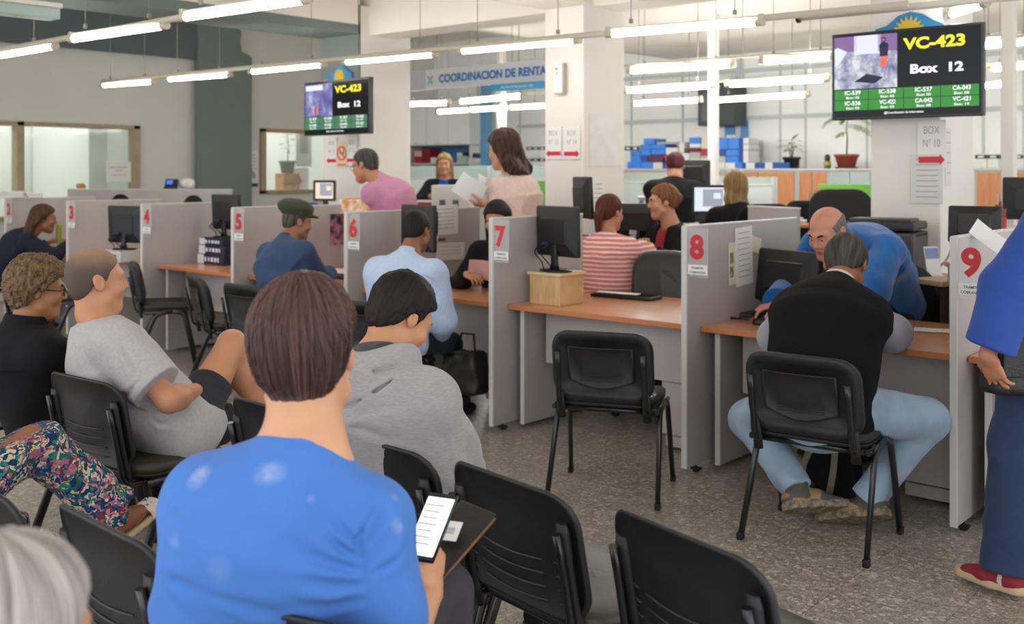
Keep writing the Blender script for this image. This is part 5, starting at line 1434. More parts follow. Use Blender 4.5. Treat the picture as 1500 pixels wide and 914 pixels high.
# ---- man in the pale blue shirt ------------------------------------------------------------
f = Figure('person in a pale blue shirt with cropped black hair, seated at box 6', (-1.76, -.36, .56), 28, 1.0, hs=1.0, sw=.20, girth=1.12, head=(-6, 14, 0), h=.006, skincol='8f5f44', neckat=PT(597, 374, 6.28), bend=8, neck=.35, drop=.10)
f.arms(1, PT(640, 492, 6.40), DIR(.35, -.6, -.6), hdir=DIR(-.2, .8, -.3), curl=35); f.arms(-1, W(-.72, 6.62, .79), DIR(-.15, -.4, -.8), curl=35)
f.legs(1, W(-.32, 6.62, .08), DIR(.3, .4, 1), toe=DIR(.3, .9, 0)); f.legs(-1, W(-.62, 6.72, .08), DIR(0, .4, 1)); f.body()
M_PALE = cloth('pale_blue_shirt', 'b9c9e4', .85, .15, 320, .04, 40)
f.shirt(M_PALE, .82, e=.020, fold=.013, seed=81, neckcut=.03, hem=-.10, blouse=.012, sl_e=.008, creases=[([(612, 400), (632, 410), (640, 440)], .010, .010), ([(585, 420), (600, 450), (596, 480)], .012, .010), ([(640, 440), (632, 465)], .010, .010), ([(560, 400), (552, 430)], .010, .008), ([(640, 420), (655, 440)], .009, .008)]); f.collar(M_PALE, r=.070, hgt=.036, up=.006)
f.hair(H_BLACK, t=.006, nape=-.055, noise=(.0015, 40)); f.trousers(cloth('navy_jeans', '1e2534', .9, .2, 260), e=.002, h=.009); f.shoes(M_BLACKC, h=.009)

# ---- woman at box 2 ------------------------------------------------------------------------
f = Figure('person with long brown hair and navy top, leaning on the counter at box 2', (-7.50, -.32, .56), 50, .97, hs=1.1, sw=.17, girth=1.05, head=(14, 6, 0), h=.009, skincol='9c6a50', neckat=PT(44, 340, 10.05), bend=6, neck=.4)
f.arms(1, PT(103, 356, 10.15), DIR(.5, -.5, -.8), curl=30); f.arms(-1, PT(70, 356, 10.5), DIR(-.6, 0, -.7), curl=30)
f.legs(1, f.L(.12, .42, .08), DIR(0, .4, 1)); f.legs(-1, f.L(-.12, .42, .08), DIR(0, .4, 1)); f.body()
def navy():
    m = mat('navy_top', '141a2c', .9, 0, .1, 20); return m
f.shirt(navy(), .98, e=.018, fold=.008, seed=91, neckcut=.02)
E = f.arm[1]
S = Solid(); S.cone(E[1]+(E[2]-E[1])*.05, E[2], .058, .046); V, Q = S.mesh(.01)
np_mesh('patterned_cuff', [(V, Q, 0)], mat('navy_orange_print', '1d1c2c', .9, var=.5, vscale=26, second='a0522d'), f.root, f.o)
f.hair(H_BROWN, t=.018, long=.36, h=.008, width=1.2, lb=.17, wave=.01); f.trousers(M_JEAND, h=.014); f.shoes(M_BLACKC, h=.014)

# ---- employees whose hair shows over the panels --------------------------------------------
for px, py, d, lab, sd in ((185, 291, 12.0, 'person with black hair, only the top of the head showing above partition 4', 1), (292, 293, 11.2, 'person with black hair, crown of the head showing above box 4\'s monitor', 2)):
    hc = PT(px, py, d); hip = hc-Vector((0, 0, .74))+Vector(DIR(0, .03, 0))
    f = Figure(lab, hip, -150, .98, head=(0, 12, 0), h=.010, skincol='a87556', lean=4)
    f.arms(1, f.L(.18, .4, .78), DIR(.4, -.4, -.8)); f.arms(-1, f.L(-.18, .4, .78), DIR(-.4, -.4, -.8)); f.legs(1, f.L(.1, .42, .08), DIR(0, .4, 1)); f.legs(-1, f.L(-.1, .42, .08), DIR(0, .4, 1))
    f.body(); f.hair(H_BLACK, t=.013, h=.008); f.shirt(M_DARKC, h=.014); f.trousers(M_DARKC, h=.016)

# ---- employee behind partition 7 -----------------------------------------------------------
hc = PT(733, 310, 7.15)
f = Figure('person with long black hair half hidden behind partition 7, holding a pink sheet', hc-Vector((0, 0, .70))+Vector(DIR(.06, .08, 0)), -155, .97, head=(-6, 22, 0), h=.007, skincol='c08a68', neckat=hc-Vector((0, 0, .195))+Vector(DIR(.01, .05, 0)), neck=.2)
f.arms(1, PT(684, 402, 6.98), DIR(-.5, .4, -.8), hdir=DIR(.5, -.6, -.1), palm=DIR(.2, .2, -.9), curl=40); f.arms(-1, PT(752, 415, 7.0), DIR(.6, .4, -.6), curl=35); f.legs(1, f.L(.1, .40, .08), DIR(0, .4, 1)); f.legs(-1, f.L(-.1, .40, .08), DIR(0, .4, 1))
f.body(); f.brows(H_BLACK); f.hair(H_BLACK, t=.014, long=.34, h=.007, fwdl=.03); f.shirt(M_BLACKC, h=.009, e=.018); f.trousers(M_DARKC, h=.014)
o = MB()
def sheet(name, c, x, y, w, h, label, m, curl=.0, cat='paper', nx=8):
    c, x, y = A3(c), nrm(x), nrm(y); n = np.cross(x, y); vs = []; fs = []
    for lay in (0, .0012):
        for i in range(nx+1):
            for j in range(2):
                u = i/nx-.5; v = j-.5; vs.append(tuple(c + x*u*w + y*v*h + n*(curl*(u*u*4-.3)+lay)))
    k = (nx+1)*2
    for i in range(nx):
        a = i*2; fs += [(a, a+2, a+3, a+1), (k+a, k+a+1, k+a+3, k+a+2)]
        fs += [(a, a+k, a+k+2, a+2), (a+1, a+3, a+3+k, a+1+k)]
    fs += [(0, 1, k+1, k), (2*nx, 2*nx+k, 2*nx+k+1, 2*nx+1)]
    ob = MB().add(vs, fs, 0, False).build(name, m); return tag(ob, label, cat)
M_PINKP = mat('pink_paper', 'e3bcbc', .7)
sheet('paper_sheet', PT(708, 396, 6.95), DIR(1, -.1, -.12), DIR(.1, -.4, .8), .20, .15, 'pink sheet of paper held over the desk of box 6', M_PINKP, .015)

# ---- man in the pink shirt -----------------------------------------------------------------
f = Figure('person in a pink shirt with short dark hair, standing and leaning over box 5', PT(592, 352, 8.35), -62, 1.03, hs=1.03, sw=.19, girth=1.18, head=(-4, 12, 0), h=.007, skincol='b98264', neckat=PT(556, 262, 8.3), bend=14, neck=.75, drop=.105)
f.arms(-1, PT(566, 338, 8.0), DIR(.5, .2, -.4), curl=30); f.arms(1, PT(545, 340, 8.5), DIR(-.3, .5, -.3), curl=30)
f.legs(1, PT(600, 505, 8.5)*1.0, DIR(-.3, 0, 1)); f.legs(-1, PT(622, 520, 8.2), DIR(-.3, 0, 1))
f.body(); M_PINK = cloth('pink_shirt', 'c88aa8', .85, .18, 300, .08, 30, (5, 5, 1))
f.shirt(M_PINK, .98, e=.018, fold=.012, seed=101, neckcut=.03, blouse=.012, sl_e=.008); f.collar(M_PINK, r=.070, hgt=.04, open_=.03)
f.hair(H_GREY, t=.007, h=.006); f.brows(H_DBROWN); f.glasses(mat('glasses_thin', '5a5148', .3)); f.trousers(M_DARKC, h=.014); f.shoes(M_BLACKC, h=.014)

# ---- woman in the cream jumper -------------------------------------------------------------
f = Figure('person with dark wavy hair and cream jumper, standing and reading white sheets', PT(757, 352, 7.6), -58, 1.06, hs=1.04, sw=.17, girth=1.22, head=(-2, 10, 0), h=.006, skincol='c2906e', neckat=PT(752, 254, 7.6), bend=4, neck=.35, drop=.10)
f.arms(-1, PT(713, 300, 7.4), DIR(.4, -.3, -.9), hdir=DIR(-.9, .1, .1), palm=DIR(0, .3, .9), curl=(30, 40, 45, 50)); f.arms(1, PT(712, 300, 7.85), DIR(-.2, .5, -.8), hdir=DIR(-.8, -.2, .3), palm=DIR(0, -.3, .9), curl=40)
f.legs(1, f.L(.1, .0, .08), DIR(0, .0, 1)+A3(f.f)); f.legs(-1, f.L(-.1, .02, .08), A3(f.f))
f.body(); f.brows(H_DBROWN)
f.shirt(cloth('cream_jumper', 'dcc2b4', .95, .35, 260, .05, 40), .98, e=.020, fold=.012, seed=111, neckcut=.02, blouse=.010, belly=.03); f.collar(MATS['cream_jumper'], r=.068, hgt=.02, up=-.006)
f.hair(hairmat('hair_dark_wavy', '1a0f0a', '54392a', .45, 50, 6), t=.026, long=.17, lb=.035, width=1.28, h=.006, wave=.018, noise=(.008, 14), nape=-.1); f.trousers(M_DARKC, h=.014); f.shoes(M_BLACKC, h=.014)
sheet('paper_sheet', PT(688, 277, 7.35), DIR(.82, .2, -.55), DIR(-.5, .3, -.75), .21, .17, 'large white sheet tilted in the hands of the woman in cream', M_PAPER, .012)
sheet('paper_sheet', PT(712, 276, 7.5), DIR(.6, .3, -.25), DIR(-.1, .4, .9), .12, .19, 'second white sheet standing behind the tilted one, held by the woman in cream', M_PAPER, .01)

# ---- far blonde woman ----------------------------------------------------------------------
f = Figure('person with long blonde hair, black jacket and bright blue top, far in the back office', PT(652, 335, 12.0), -172, 1.0, hs=1.0, sw=.165, head=(-4, 4, 0), h=.009, skincol='b98468', neckat=PT(652, 262, 12.0), bend=2)
f.arms(1, PT(634, 285, 11.75), DIR(-.7, .3, -.5), curl=30); f.arms(-1, PT(672, 288, 11.75), DIR(.7, .3, -.5), curl=30); f.legs(1, f.L(.1, 0, .08), A3(f.f)); f.legs(-1, f.L(-.1, 0, .08), A3(f.f))
f.body(); f.brows(H_BROWN); f.shirt(cloth('bright_blue_top', '1d4fae'), 0.3, e=.010, h=.010, name='top')
f.shirt(M_BLACKC, .9, e=.024, h=.010, name='jacket', extra=lambda S: S.carve(lambda P: .055 - np.abs((P-f.P1)@f.rs) + np.where((P-f.P1)@f.fs < 0, 1, 0)*-1., .01))
f.hair(H_BLOND, t=.013, long=.20, h=.008, width=.95); f.trousers(M_DARKC, h=.016); f.shoes(M_BLACKC, h=.016)

# ---- woman in the striped top --------------------------------------------------------------
f = Figure('person in a pink and white striped top with a brown ponytail, seated facing the dark jacketed employee', PT(897, 440, 7.15), 42, 1.0, hs=1.0, sw=.185, girth=1.28, head=(0, 6, 0), h=.006, skincol='b67e60', neckat=PT(886, 345, 7.2), bend=8, neck=.3, drop=.10)
f.root['label'] = 'person in a pink and white striped top with brown ponytail, seated before the wide desk'
f.arms(1, PT(962, 372, 7.62), DIR(.7, -.4, -.6), curl=35); f.arms(-1, PT(905, 372, 7.8), DIR(-.8, -.2, -.5), curl=35); f.legs(1, f.L(.12, .42, .08), DIR(.1, .4, 1)); f.legs(-1, f.L(-.12, .42, .08), DIR(0, .4, 1))
f.body()
def striped():
    m = bpy.data.materials.new('striped_knit'); m.use_nodes = True; nt = m.node_tree; b = nt.nodes['Principled BSDF']; L = nt.links.new
    tc = nt.nodes.new('ShaderNodeTexCoord'); w = nt.nodes.new('ShaderNodeTexWave'); w.bands_direction = 'Z'; w.inputs['Scale'].default_value = 10.5; w.inputs['Distortion'].default_value = 1.2; w.inputs['Detail'].default_value = 1; L(tc.outputs['Object'], w.inputs[0])
    r = nt.nodes.new('ShaderNodeValToRGB'); e = r.color_ramp.elements; e[0].position = .48; e[0].color = lin('d8807a'); e[1].position = .80; e[1].color = lin('ecd5ce'); L(w.outputs['Color'], r.inputs[0]); L(r.outputs[0], b.inputs['Base Color']); b.inputs['Roughness'].default_value = .95
    return m
f.shirt(striped(), .56, e=.020, fold=.011, seed=121, neckcut=.006, hem=.03, blouse=.02, sl_e=.012, belly=.02)
f.shirt(cloth('blue_vest', '1f3f9a'), 0, e=.004, h=.010, hem=-.05, fold=0, name='undershirt'); f.trousers(cloth('blue_jeans', '34507a', .9, .25, 260, .12, 10), e=.014, h=.009)
f.hair(hairmat('hair_auburn', '2a1410', '6b3526'), t=.010, nape=-.06, tail=[((0, -.10, .03), (0, -.125, -.03), .022, .034), ((0, -.125, -.03), (.0, -.12, -.13), .034, .020)], noise=(.003, 30)); f.shoes(M_BLACKC, h=.012)
b = MB(); b.xf = Matrix.Translation(Vector(f.HC-f.o)) @ Matrix([list(f.hr)+[0], list(f.hf)+[0], list(f.hu)+[0], [0, 0, 0, 1]]).transposed()
b.tube([(.019*math.cos(a*PI/6), -.108, .02+.019*math.sin(a*PI/6)) for a in range(12)], .006, 6, closed=True).build('hair_tie', mat('hair_tie_red', '8a2430', .6), f.root)

# ---- employee in the dark jacket -----------------------------------------------------------
f = Figure('person in black jacket and crimson blouse, hair tied up, seated across from the striped top', PT(990, 445, 7.85), -112, 1.0, hs=1.03, sw=.175, girth=1.1, head=(22, 4, 0), h=.006, skincol='c48f70', neckat=PT(984, 328, 7.8), bend=4, neck=.3, drop=.10)
f.arms(-1, PT(955, 368, 7.45), DIR(.6, -.3, -.6), hdir=DIR(-.7, -.1, -.1), curl=30); f.arms(1, PT(940, 358, 7.9), DIR(-.4, .6, -.6), curl=30); f.legs(1, f.L(.1, .40, .08), DIR(0, .4, 1)+A3(f.f)*.4); f.legs(-1, f.L(-.1, .40, .08), DIR(0, .4, 1)+A3(f.f)*.4)
f.body(); f.brows(H_DBROWN)
f.shirt(cloth('crimson_blouse', '9c1f3f'), .3, e=.010, h=.007, name='blouse', neckcut=-.01)
f.shirt(M_BLACKC, .95, e=.024, fold=.009, seed=131, h=.007, name='jacket', extra=lambda S: S.carve(lambda P: (.075 - np.abs((P-f.P1)@f.rs)-.10*((P-f.P2)@f.t2 < -.2)) + np.where((P-f.P1)@f.fs < .02, -1., 0), .01))
f.hair(hairmat('hair_caramel', '4a2d1a', '94683e'), t=.014, nape=-.05, bun=((0, -.105, .02), (.038, .036, .042)), noise=(.004, 26)); f.trousers(M_BLACKC, h=.014); f.shoes(M_BLACKC, h=.014)

# ---- standing person in black, from behind -------------------------------------------------
f = Figure('person in a black coat with reddish hair, standing with their back turned and head bowed', PT(983, 340, 9.4), 8, 1.02, hs=.98, sw=.18, girth=1.16, head=(4, 38, 0), h=.008, skincol='b98468', neckat=PT(988, 264, 9.4), bend=6, neck=.5, drop=.09)
f.arms(1, PT(1002, 322, 9.9), DIR(.8, -.4, -.5), curl=30); f.arms(-1, PT(968, 322, 9.9), DIR(-.8, -.4, -.5), curl=30); f.legs(1, f.L(.1, 0, .08), A3(f.f)); f.legs(-1, f.L(-.1, 0, .08), A3(f.f))
f.body(eyes=False); f.shirt(M_BLACKC, .95, e=.026, fold=.010, seed=141, hem=-.18, neckcut=.02, name='coat', h=.009); f.hair(H_RED, t=.013, h=.007, nape=-.09, noise=(.004, 24)); f.trousers(M_JEAND, h=.014); f.shoes(M_BLACKC, h=.014)

# ---- blonde employee at the lit monitor ----------------------------------------------------
f = Figure('person with long fair hair and black jacket, seated before a lit monitor', PT(1084, 380, 8.5), 2, 1.0, hs=1.0, sw=.17, girth=1.05, head=(-14, 4, 0), h=.008, skincol='c08d70', neckat=PT(1080, 300, 8.5), bend=4, neck=.3, drop=.10)
f.arms(1, PT(1080, 335, 8.85), DIR(.8, -.4, -.5), curl=30); f.arms(-1, PT(1052, 335, 8.85), DIR(-.8, -.4, -.5), curl=30); f.legs(1, f.L(.1, .42, .1), DIR(0, .4, 1)); f.legs(-1, f.L(-.1, .42, .1), DIR(0, .4, 1))
f.body(eyes=False); f.shirt(M_BLACKC, .95, e=.022, fold=.008, seed=151, h=.009, name='jacket'); f.hair(H_BLOND, t=.012, long=.27, h=.007, width=.95, wave=.008); f.trousers(M_BLACKC, h=.014); f.shoes(M_BLACKC, h=.014)

# ---- bald man in the blue fleece -----------------------------------------------------------
f = Figure('person with a bald crown and bright blue fleece, leaning across the desk at box 8', PT(1296, 440, 5.95), -128, 1.03, hs=1.04, sw=.20, girth=1.22, head=(4, 24, 0), h=.005, skincol='c98d73', neckat=PT(1236, 350, 5.50), bend=12, neck=.8, drop=.095)
f.arms(1, PT(1138, 446, 5.50), DIR(-.3, .5, -.9), hdir=DIR(-.85, -.15, -.15), palm=DIR(0, 0, -1), curl=(22, 28, 30, 34), thumb=.3); f.arms(-1, PT(1236, 472, 5.05), DIR(.9, .3, -.3), hdir=DIR(-.8, -.3, 0), curl=30)
f.legs(1, f.L(.12, .42, .08), DIR(0, .4, 1)+A3(f.f)*.4); f.legs(-1, f.L(-.12, .42, .08), DIR(0, .4, 1)+A3(f.f)*.4)
f.body(hh=.0042, hand_h=.0035); f.brows(hairmat('brow_dark', '2a1c16', '4a362a'))
M_FLEECE = cloth('blue_fleece', '1765ae', .95, .4, 200, .06, 30, sheen=.4)
f.shirt(M_FLEECE, .98, e=.022, fold=.011, seed=161, neckcut=.02, blouse=.016, sl_e=.012, name='fleece'); f.collar(M_FLEECE, r=.074, hgt=.04)
f.hair(H_TEMPLE, t=.004, nape=-.07, noise=(.001, 40), top=lambda q: q[:, 2]-.066+.35*np.maximum(0, q[:, 1]+.02), h=.004); f.trousers(M_DARKC, h=.012); f.shoes(M_BLACKC, h=.012)
# ================================================================== things on and behind the counters
M_MON = mat('monitor_black', '1a1a1c', .45, bump=.12, bscale=300); M_MONG = mat('monitor_gloss', '0c0c0e', .15)
M_LIT = emit('monitor_lit', 'dfe3ee', .42); M_LITP = emit('monitor_peach', 'f3d9c2', .42); M_LITG = emit('window_grey', '9aa0b0', .42)
M_CABLE = mat('cable_black', '121214', .5); M_LBL = mat('label_grey', 'b9b9bf', .6); M_BLUECON = mat('connector_blue', '26327a', .5)
def monitor(base, rz, w, h, label, lit=None, tilt=.05, stand=.10, cable=False, tags=False, group='computer monitors'):
    """screen faces local +y; base = point on the surface it stands on"""
    t = thing('computer_monitor', label, 'monitor', base, rz, group)
    R = Matrix.Translation((0, 0, stand+h/2)) @ Matrix.Rotation(tilt, 4, 'X')
    b = MB(); b.xf = R
    b.loft([[Vector((x, y, z)) for x, z in rrect(w*k, h*k2, .012, 3)] for y, k, k2 in ((.018, .985, .98), (.020, 1, 1), (-.002, 1, 1), (-.010, .97, .96), (-.030, .62, .55), (-.038, .58, .50))], smooth=False)
    b.box((0, -.030, -h*.16), (w*.46, .012, .012), 0, .003)
    hs = b.build('housing', M_MON, t)
    b = MB(); b.xf = R
    b.box((0, .0205, 0), (w-.045, .003, h-.045), 0)
    if lit:
        b.box((-w*.08, .0225, h*.05), (w*.55, .001, h*.6), 1).box((-w*.2, .0235, h*.12), (w*.2, .001, h*.2), 0)
    b.build('screen', [lit or M_MONG, M_LITG], hs)
    MB().loft([[Vector((x, y-.02, z)) for x, y in rrect(.05*k, .028, .01, 3)] for z, k in ((.012, 1.6), (.05, 1), (stand, 1), (stand+h*.32, 1.1))]).build('neck', M_MON, t)
    MB().loft([[Vector((math.cos(2*PI*i/28)*.125*k*(w/.40), math.sin(2*PI*i/28)*.085*k-.01, z)) for i in range(28)] for z, k in ((0, .98), (.006, 1), (.012, .97), (.017, .5))]).build('base', M_MONG, t)
    if cable:
        b = MB(); c0 = Vector((-.03, -.05, stand+h*.26))
        b.tube(fillet([c0, c0+Vector((-.05, -.02, -.01)), c0+Vector((-.13, -.01, -.06)), Vector((-.15, 0, .05)), Vector((-.14, .01, .004))], .05), .004, 6)
        b.tube(fillet([c0+Vector((.02, 0, 0)), c0+Vector((-.04, -.03, -.05)), c0+Vector((-.09, -.02, -.03)), Vector((-.10, -.01, .06)), Vector((-.06, .02, .008))], .04), .0045, 6)
        b.box(c0+Vector((-.02, -.002, 0)), (.05, .018, .016), 1, .004)
        b.build('cable', [M_CABLE, M_BLUECON], t)
    if tags:
        MB().box((-.02, -.05, stand+h*.2), (.055, .002, .035), 0, 0, (0, .1, .1)).box((-.03, -.052, stand+h*.06), (.065, .002, .03), 0, 0, (0, -.25, 0)).build('paper_tag', M_LBL, hs)
    return t
def keyboard(c, rz, label, L=.44):
    t = thing('keyboard', label, 'keyboard', c, rz, 'black keyboards')
    MB().box((0, 0, .010), (L, .155, .02), 0, .006).build('case', M_MON, t)
    b = MB()
    for r in range(5):
        n = 15
        for i in range(n):
            if r == 4 and 3 < i < 9: continue
            b.box((-L/2+.02+(i+.5)*(L-.04)/n, .055-r*.027, .0225), ((L-.04)/n*.84, .022, .006))
        if r == 4: b.box((-L/2+.02+6.5*(L-.04)/n, .055-r*.027, .0225), ((L-.04)/n*4.8, .022, .006))
    b.build('keys', M_MONG, t)
DZ = .745
# box 7: wooden riser, monitor, keyboard
M_BIRCH = mat('birch_ply', 'dcb98a', .5, var=.07, vscale=3, stretch=(14, 2, 2), second='c99f6c'); M_BIRCH2 = mat('birch_lid', 'e3c79b', .45, var=.05, vscale=3, stretch=(2, 12, 2))
p = PZ(820, 449, DZ); c = p+Vector((-.118, .12, 0))
t = thing('monitor_riser', 'pale wooden box lifting a monitor on the desk of box 7', 'riser', c)
b = MB()
for sx in (-1, 1): b.box((sx*.108, 0, .088), (.018, .235, .176))
for sy in (-1, 1): b.box((0, sy*.109, .088), (.198, .018, .176))
b.build('box_side', M_BIRCH, t, bevel=.002)
MB().box((0, 0, .185), (.255, .262, .018), 0, .003).build('lid', M_BIRCH2, t)
monitor(c+Vector((.01, -.01, .195)), math.radians(-12), .385, .305, 'black monitor standing on the pale wooden box at box 7', tilt=.02, cable=True, stand=.09)
keyboard(PZ(917, 436, DZ)+Vector((0, 0, .001)), math.radians(4), 'black keyboard on the bare desk beside the wooden box')
sheet('paper_sheet', PZ(905, 429, DZ+.028), (1, .1, 0), (0, 1, .1), .30, .05, 'white slip lying along the keyboard of box 7', M_PAPER)
# box 8
monitor(PZ(1143, 468, DZ)+Vector((.02, .04, 0)), math.radians(-17), .44, .29, 'black monitor seen from behind next to the vested man', tilt=-.13, stand=.085, cable=True, tags=True)
keyboard(PZ(1108, 466, DZ)+Vector((.0, .10, 0)), math.radians(30), 'black keyboard under the hand of the person in blue fleece', .36)
t = thing('pen', 'black pen lying on the desk by partition 8', 'pen', PZ(1083, 467, DZ+.006), math.radians(10))
MB().tube([(-.06, 0, 0), (.045, 0, 0), (.06, 0, 0)], [.0045, .0045, .001], 8).build('barrel', M_CABLE, t); MB().box((-.04, 0, .006), (.035, .003, .002)).build('clip', M_MONG, t)
t = thing('telephone', 'black desk telephone base in front of the monitor at box 8', 'telephone', PZ(1122, 474, DZ), math.radians(20))
MB().loft([[Vector((x, y, z)) for x, y in rrect(.13*k, .15*k, .03, 4)] for z, k in ((0, .98), (.012, 1), (.03, .92), (.045, .6))]).build('base', M_MON, t)
MB().tube([(-.05, -.05, .05), (-.055, 0, .062), (-.05, .05, .05)], [.018, .013, .018], 10).build('handset', M_MONG, t)
sheet('paper_sheet', PZ(1373, 484, DZ+.003), (1, .35, 0), (-.35, 1, 0), .22, .13, 'white sheets lying at the end of the desk by partition 9', M_PAPER)
def pinned(px, py, x, w, h, label, m=M_PAPER, rot=0., lines=0, off=.0165, name='pinned_paper', group='papers pinned on the partitions'):
    p = PX(px, py, x+off)
    b = MB(); M = Matrix.Translation(p) @ Matrix.Rotation(rot, 4, 'X'); b.xf = M
    b.box((0, 0, 0), (.0012, w, h))
    for i in range(lines): b.box((.0012, 0, h/2-.03-i*(h-.05)/lines), (.0006, w*.7, .004), 1)
    o = b.build(name, [m, M_GINK]); tag(o, label, 'paper', group); return o
M_YEL = mat('paper_cream', 'e0d9c3', .7)
X8, X7, X6, X5, X4 = PXK(8), PXK(7), PXK(6), PXK(5), PXK(4)
pinned(1074, 386, X8, .10, .23, 'cream strip with small pictures pinned behind the long sheet on partition 8', M_YEL, .02, 0)
pinned(1090, 375, X8, .19, .32, 'long white printed sheet pinned on partition 8', M_PAPER, .05, 9, .018)
pinned(1106, 358, X8, .14, .09, 'cream fan of notes pinned at the corner of the long sheet', M_YEL, -.25, 0, .0175)
for i, yy in enumerate((378, 398)): pinned(1072, yy, X8, .035, .06, ('tiny dark photo higher on the cream strip of partition 8', 'tiny dark photo lower on the cream strip of partition 8')[i], mat('tiny_photo', '3c4a2e', .5, var=.5, vscale=40, second='b8ae80'), .02, 0, .0185)
pinned(653, 322, X6, .26, .22, 'white printed sheet taped high on partition 6', M_PAPER, .02, 6)
pinned(660, 368, X6, .30, .13, 'wide white notice taped low on partition 6', M_PAPER, -.03, 3)
pinned(637, 332, X6, .07, .22, 'narrow white strip half behind the monitor of box 6', M_PAPER, 0, 2)
pinned(647, 351, X6, .08, .02, 'tiny dark tape strip between two sheets on partition 6', M_INK)
t_ = pinned(494, 336, X5, .15, .26, 'small pink and black picture pinned near partition 6', mat('picture_pink', 'c98ea4', .6, var=.8, vscale=16, second='26242a'))
pinned(329, 316, X4, .22, .21, 'white sheet hung behind the monitor of box 4', M_PAPER, 0, 0)
sheet('paper_sheet', PT(1446, 346, 4.55), DIR(.7, -.1, -.55), DIR(.5, .3, .55), .15, .085, 'white folded sheets resting over the top of partition 9', M_PAPER, .004)
# box 6
monitor(PZ(612, 421, DZ), math.radians(-11), .41, .32, 'black monitor standing before the man in pale blue', tilt=.0, stand=.25)
keyboard(PZ(684, 413, DZ), math.radians(4), 'black keyboard under the pink sheet at box 6', .40)
t = thing('note_block', 'small block of yellow notes beside the monitor of box 6', 'notes', PZ(645, 386, DZ)+Vector((0, 0, 0)))
MB().box((0, 0, .02), (.08, .08, .04), 0, .002).build('block', mat('note_yellow', 'd9cf9c', .7), t)
# box 5
keyboard(PZ(487, 409, DZ)+Vector((-.06, .1, 0)), math.radians(6), 'black keyboard beside the elbow of the man in the cap', .40)
sheet('paper_sheet', PZ(489, 399, DZ+.03)+Vector((-.06, .1, .0)), (1, .1, 0), (0, 1, .05), .28, .2, 'white sheets lying above the keyboard of box 5', M_PAPER)
# box 4: reams and monitor
M_REAM = mat('ream_navy', '20203a', .45); M_REAMW = mat('ream_white', 'dcdce2', .5)
def ream(c, L, Wd, H, label):
    t = thing('paper_box', label, 'box', c, 0, 'dark paper boxes at box 4')
    MB().box((0, 0, H/2), (L, Wd, H), 0, .003).build('carton', M_REAM, t)
    b = MB().box((-L/2-.001, 0, H/2), (.002, Wd*.9, H*.7)).box((-L*.36, -Wd/2-.001, H/2), (L*.24, .002, H*.94))
    for i, (x, w) in enumerate(((-.10, .03), (-.05, .02), (0, .035), (.05, .03), (.09, .02))): b.box((x+.03, -Wd/2-.001, H*.5), (w, .002, H*.42))
    b.build('print', M_REAMW, t)
c = PZ(312, 388, DZ)+Vector((-.06, .16, 0))
ream(c, .40, .30, .085, 'lowest dark paper box under the monitor of box 4'); ream(c+Vector((.005, .005, .086)), .40, .29, .075, 'middle dark paper box of the pile at box 4'); ream(c+Vector((-.03, .01, .162)), .36, .27, .06, 'topmost dark paper box, carrying the monitor of box 4')
monitor(c+Vector((-.02, .02, .223)), math.radians(4), .37, .305, 'black monitor standing on dark paper boxes at box 4', cable=True, stand=.07)
# box 3 and 2
c = PZ(176, 366, DZ+.10)
t = thing('monitor_riser', 'low grey box lifting the monitor of box 3', 'riser', c+Vector((0, .05, -.10)))
MB().box((0, 0, .05), (.34, .28, .10), 0, .004).build('box_body', M_LAM2, t); MB().box((0, -.142, .05), (.2, .003, .03)).build('slot', M_INK, t)
monitor(c+Vector((0, .05, 0)), math.radians(16), .40, .33, 'black monitor on a low grey box at box 3', cable=True, stand=.06)
monitor(PZ(84, 345, DZ+.05)+Vector((0, .2, -.05)), math.radians(-6), .38, .32, 'black monitor facing away beside partition 3', stand=.16)
t = thing('folder', 'yellow green folder leaning beside the woman at box 2', 'folder', PT(86, 343, 10.25), math.radians(-20))
MB().box((0, 0, 0), (.24, .03, .19), 0, .004).build('cover', mat('lime_folder', 'b5c422', .5), t); MB().box((.115, 0, 0), (.012, .034, .19), 0, .004).build('spine', mat('lime_dark', '93a01c', .5), t)
# rear screens, phone, papers
def panel(a, b_, z1, label, m=M_LAM, name='screen_panel', z0=.16, th=.03, cap=True, group=None):
    a, b_ = Vector(a), Vector(b_); mid = (a+b_)/2; L = (b_-a).xy.length
    t = thing(name, label, 'panel', (mid.x, mid.y, 0), math.atan2(b_.y-a.y, b_.x-a.x), group)
    MB().box((0, 0, (z0+z1)/2), (L, th, z1-z0), 0, .002).build('board', m, t)
    MB().box((0, 0, z1), (L+.006, th+.008, .014), 0, .003).build('top_trim', M_LAM2, t)
    for s in (-1, 1): MB().box((s*(L/2-.05), 0, z0/2), (.04, .2, z0), 0, .003).build('foot', M_LAM2, t)
    return t
a, b_ = PY(60, 278, 2.6), PY(345, 268, 1.9)
panel(PT(100, 278, 12.5), PT(340, 279, 12.2), PT(200, 277, 12.6).z, 'long low grey panel behind the counters, below the office window', z0=.1)
p = PT(250, 278, 12.38)
t = thing('telephone', 'black telephone with a lit blue display on the long rear panel', 'telephone', (p.x, p.y, PT(200, 277, 12.6).z+.008), YAW(0)+PI)
b = MB(); b.xf = Matrix.Rotation(.5, 4, 'X'); b.box((0, 0, .06), (.15, .03, .13), 0, .008).build('body', M_MON, t)
b = MB(); b.xf = Matrix.Rotation(.5, 4, 'X'); b.box((.02, .016, .08), (.07, .004, .05)).build('display', emit('phone_blue', '2a57b8', 1.0), t)
MB().box((0, .0, .012), (.14, .12, .02), 0, .006).build('base', M_MON, t)
p = PT(273, 270, 12.45)
t = thing('paper_roll', 'white roll behind the black telephone on the rear panel', 'roll', (p.x, p.y, PT(200, 277, 12.6).z+.07), 0)
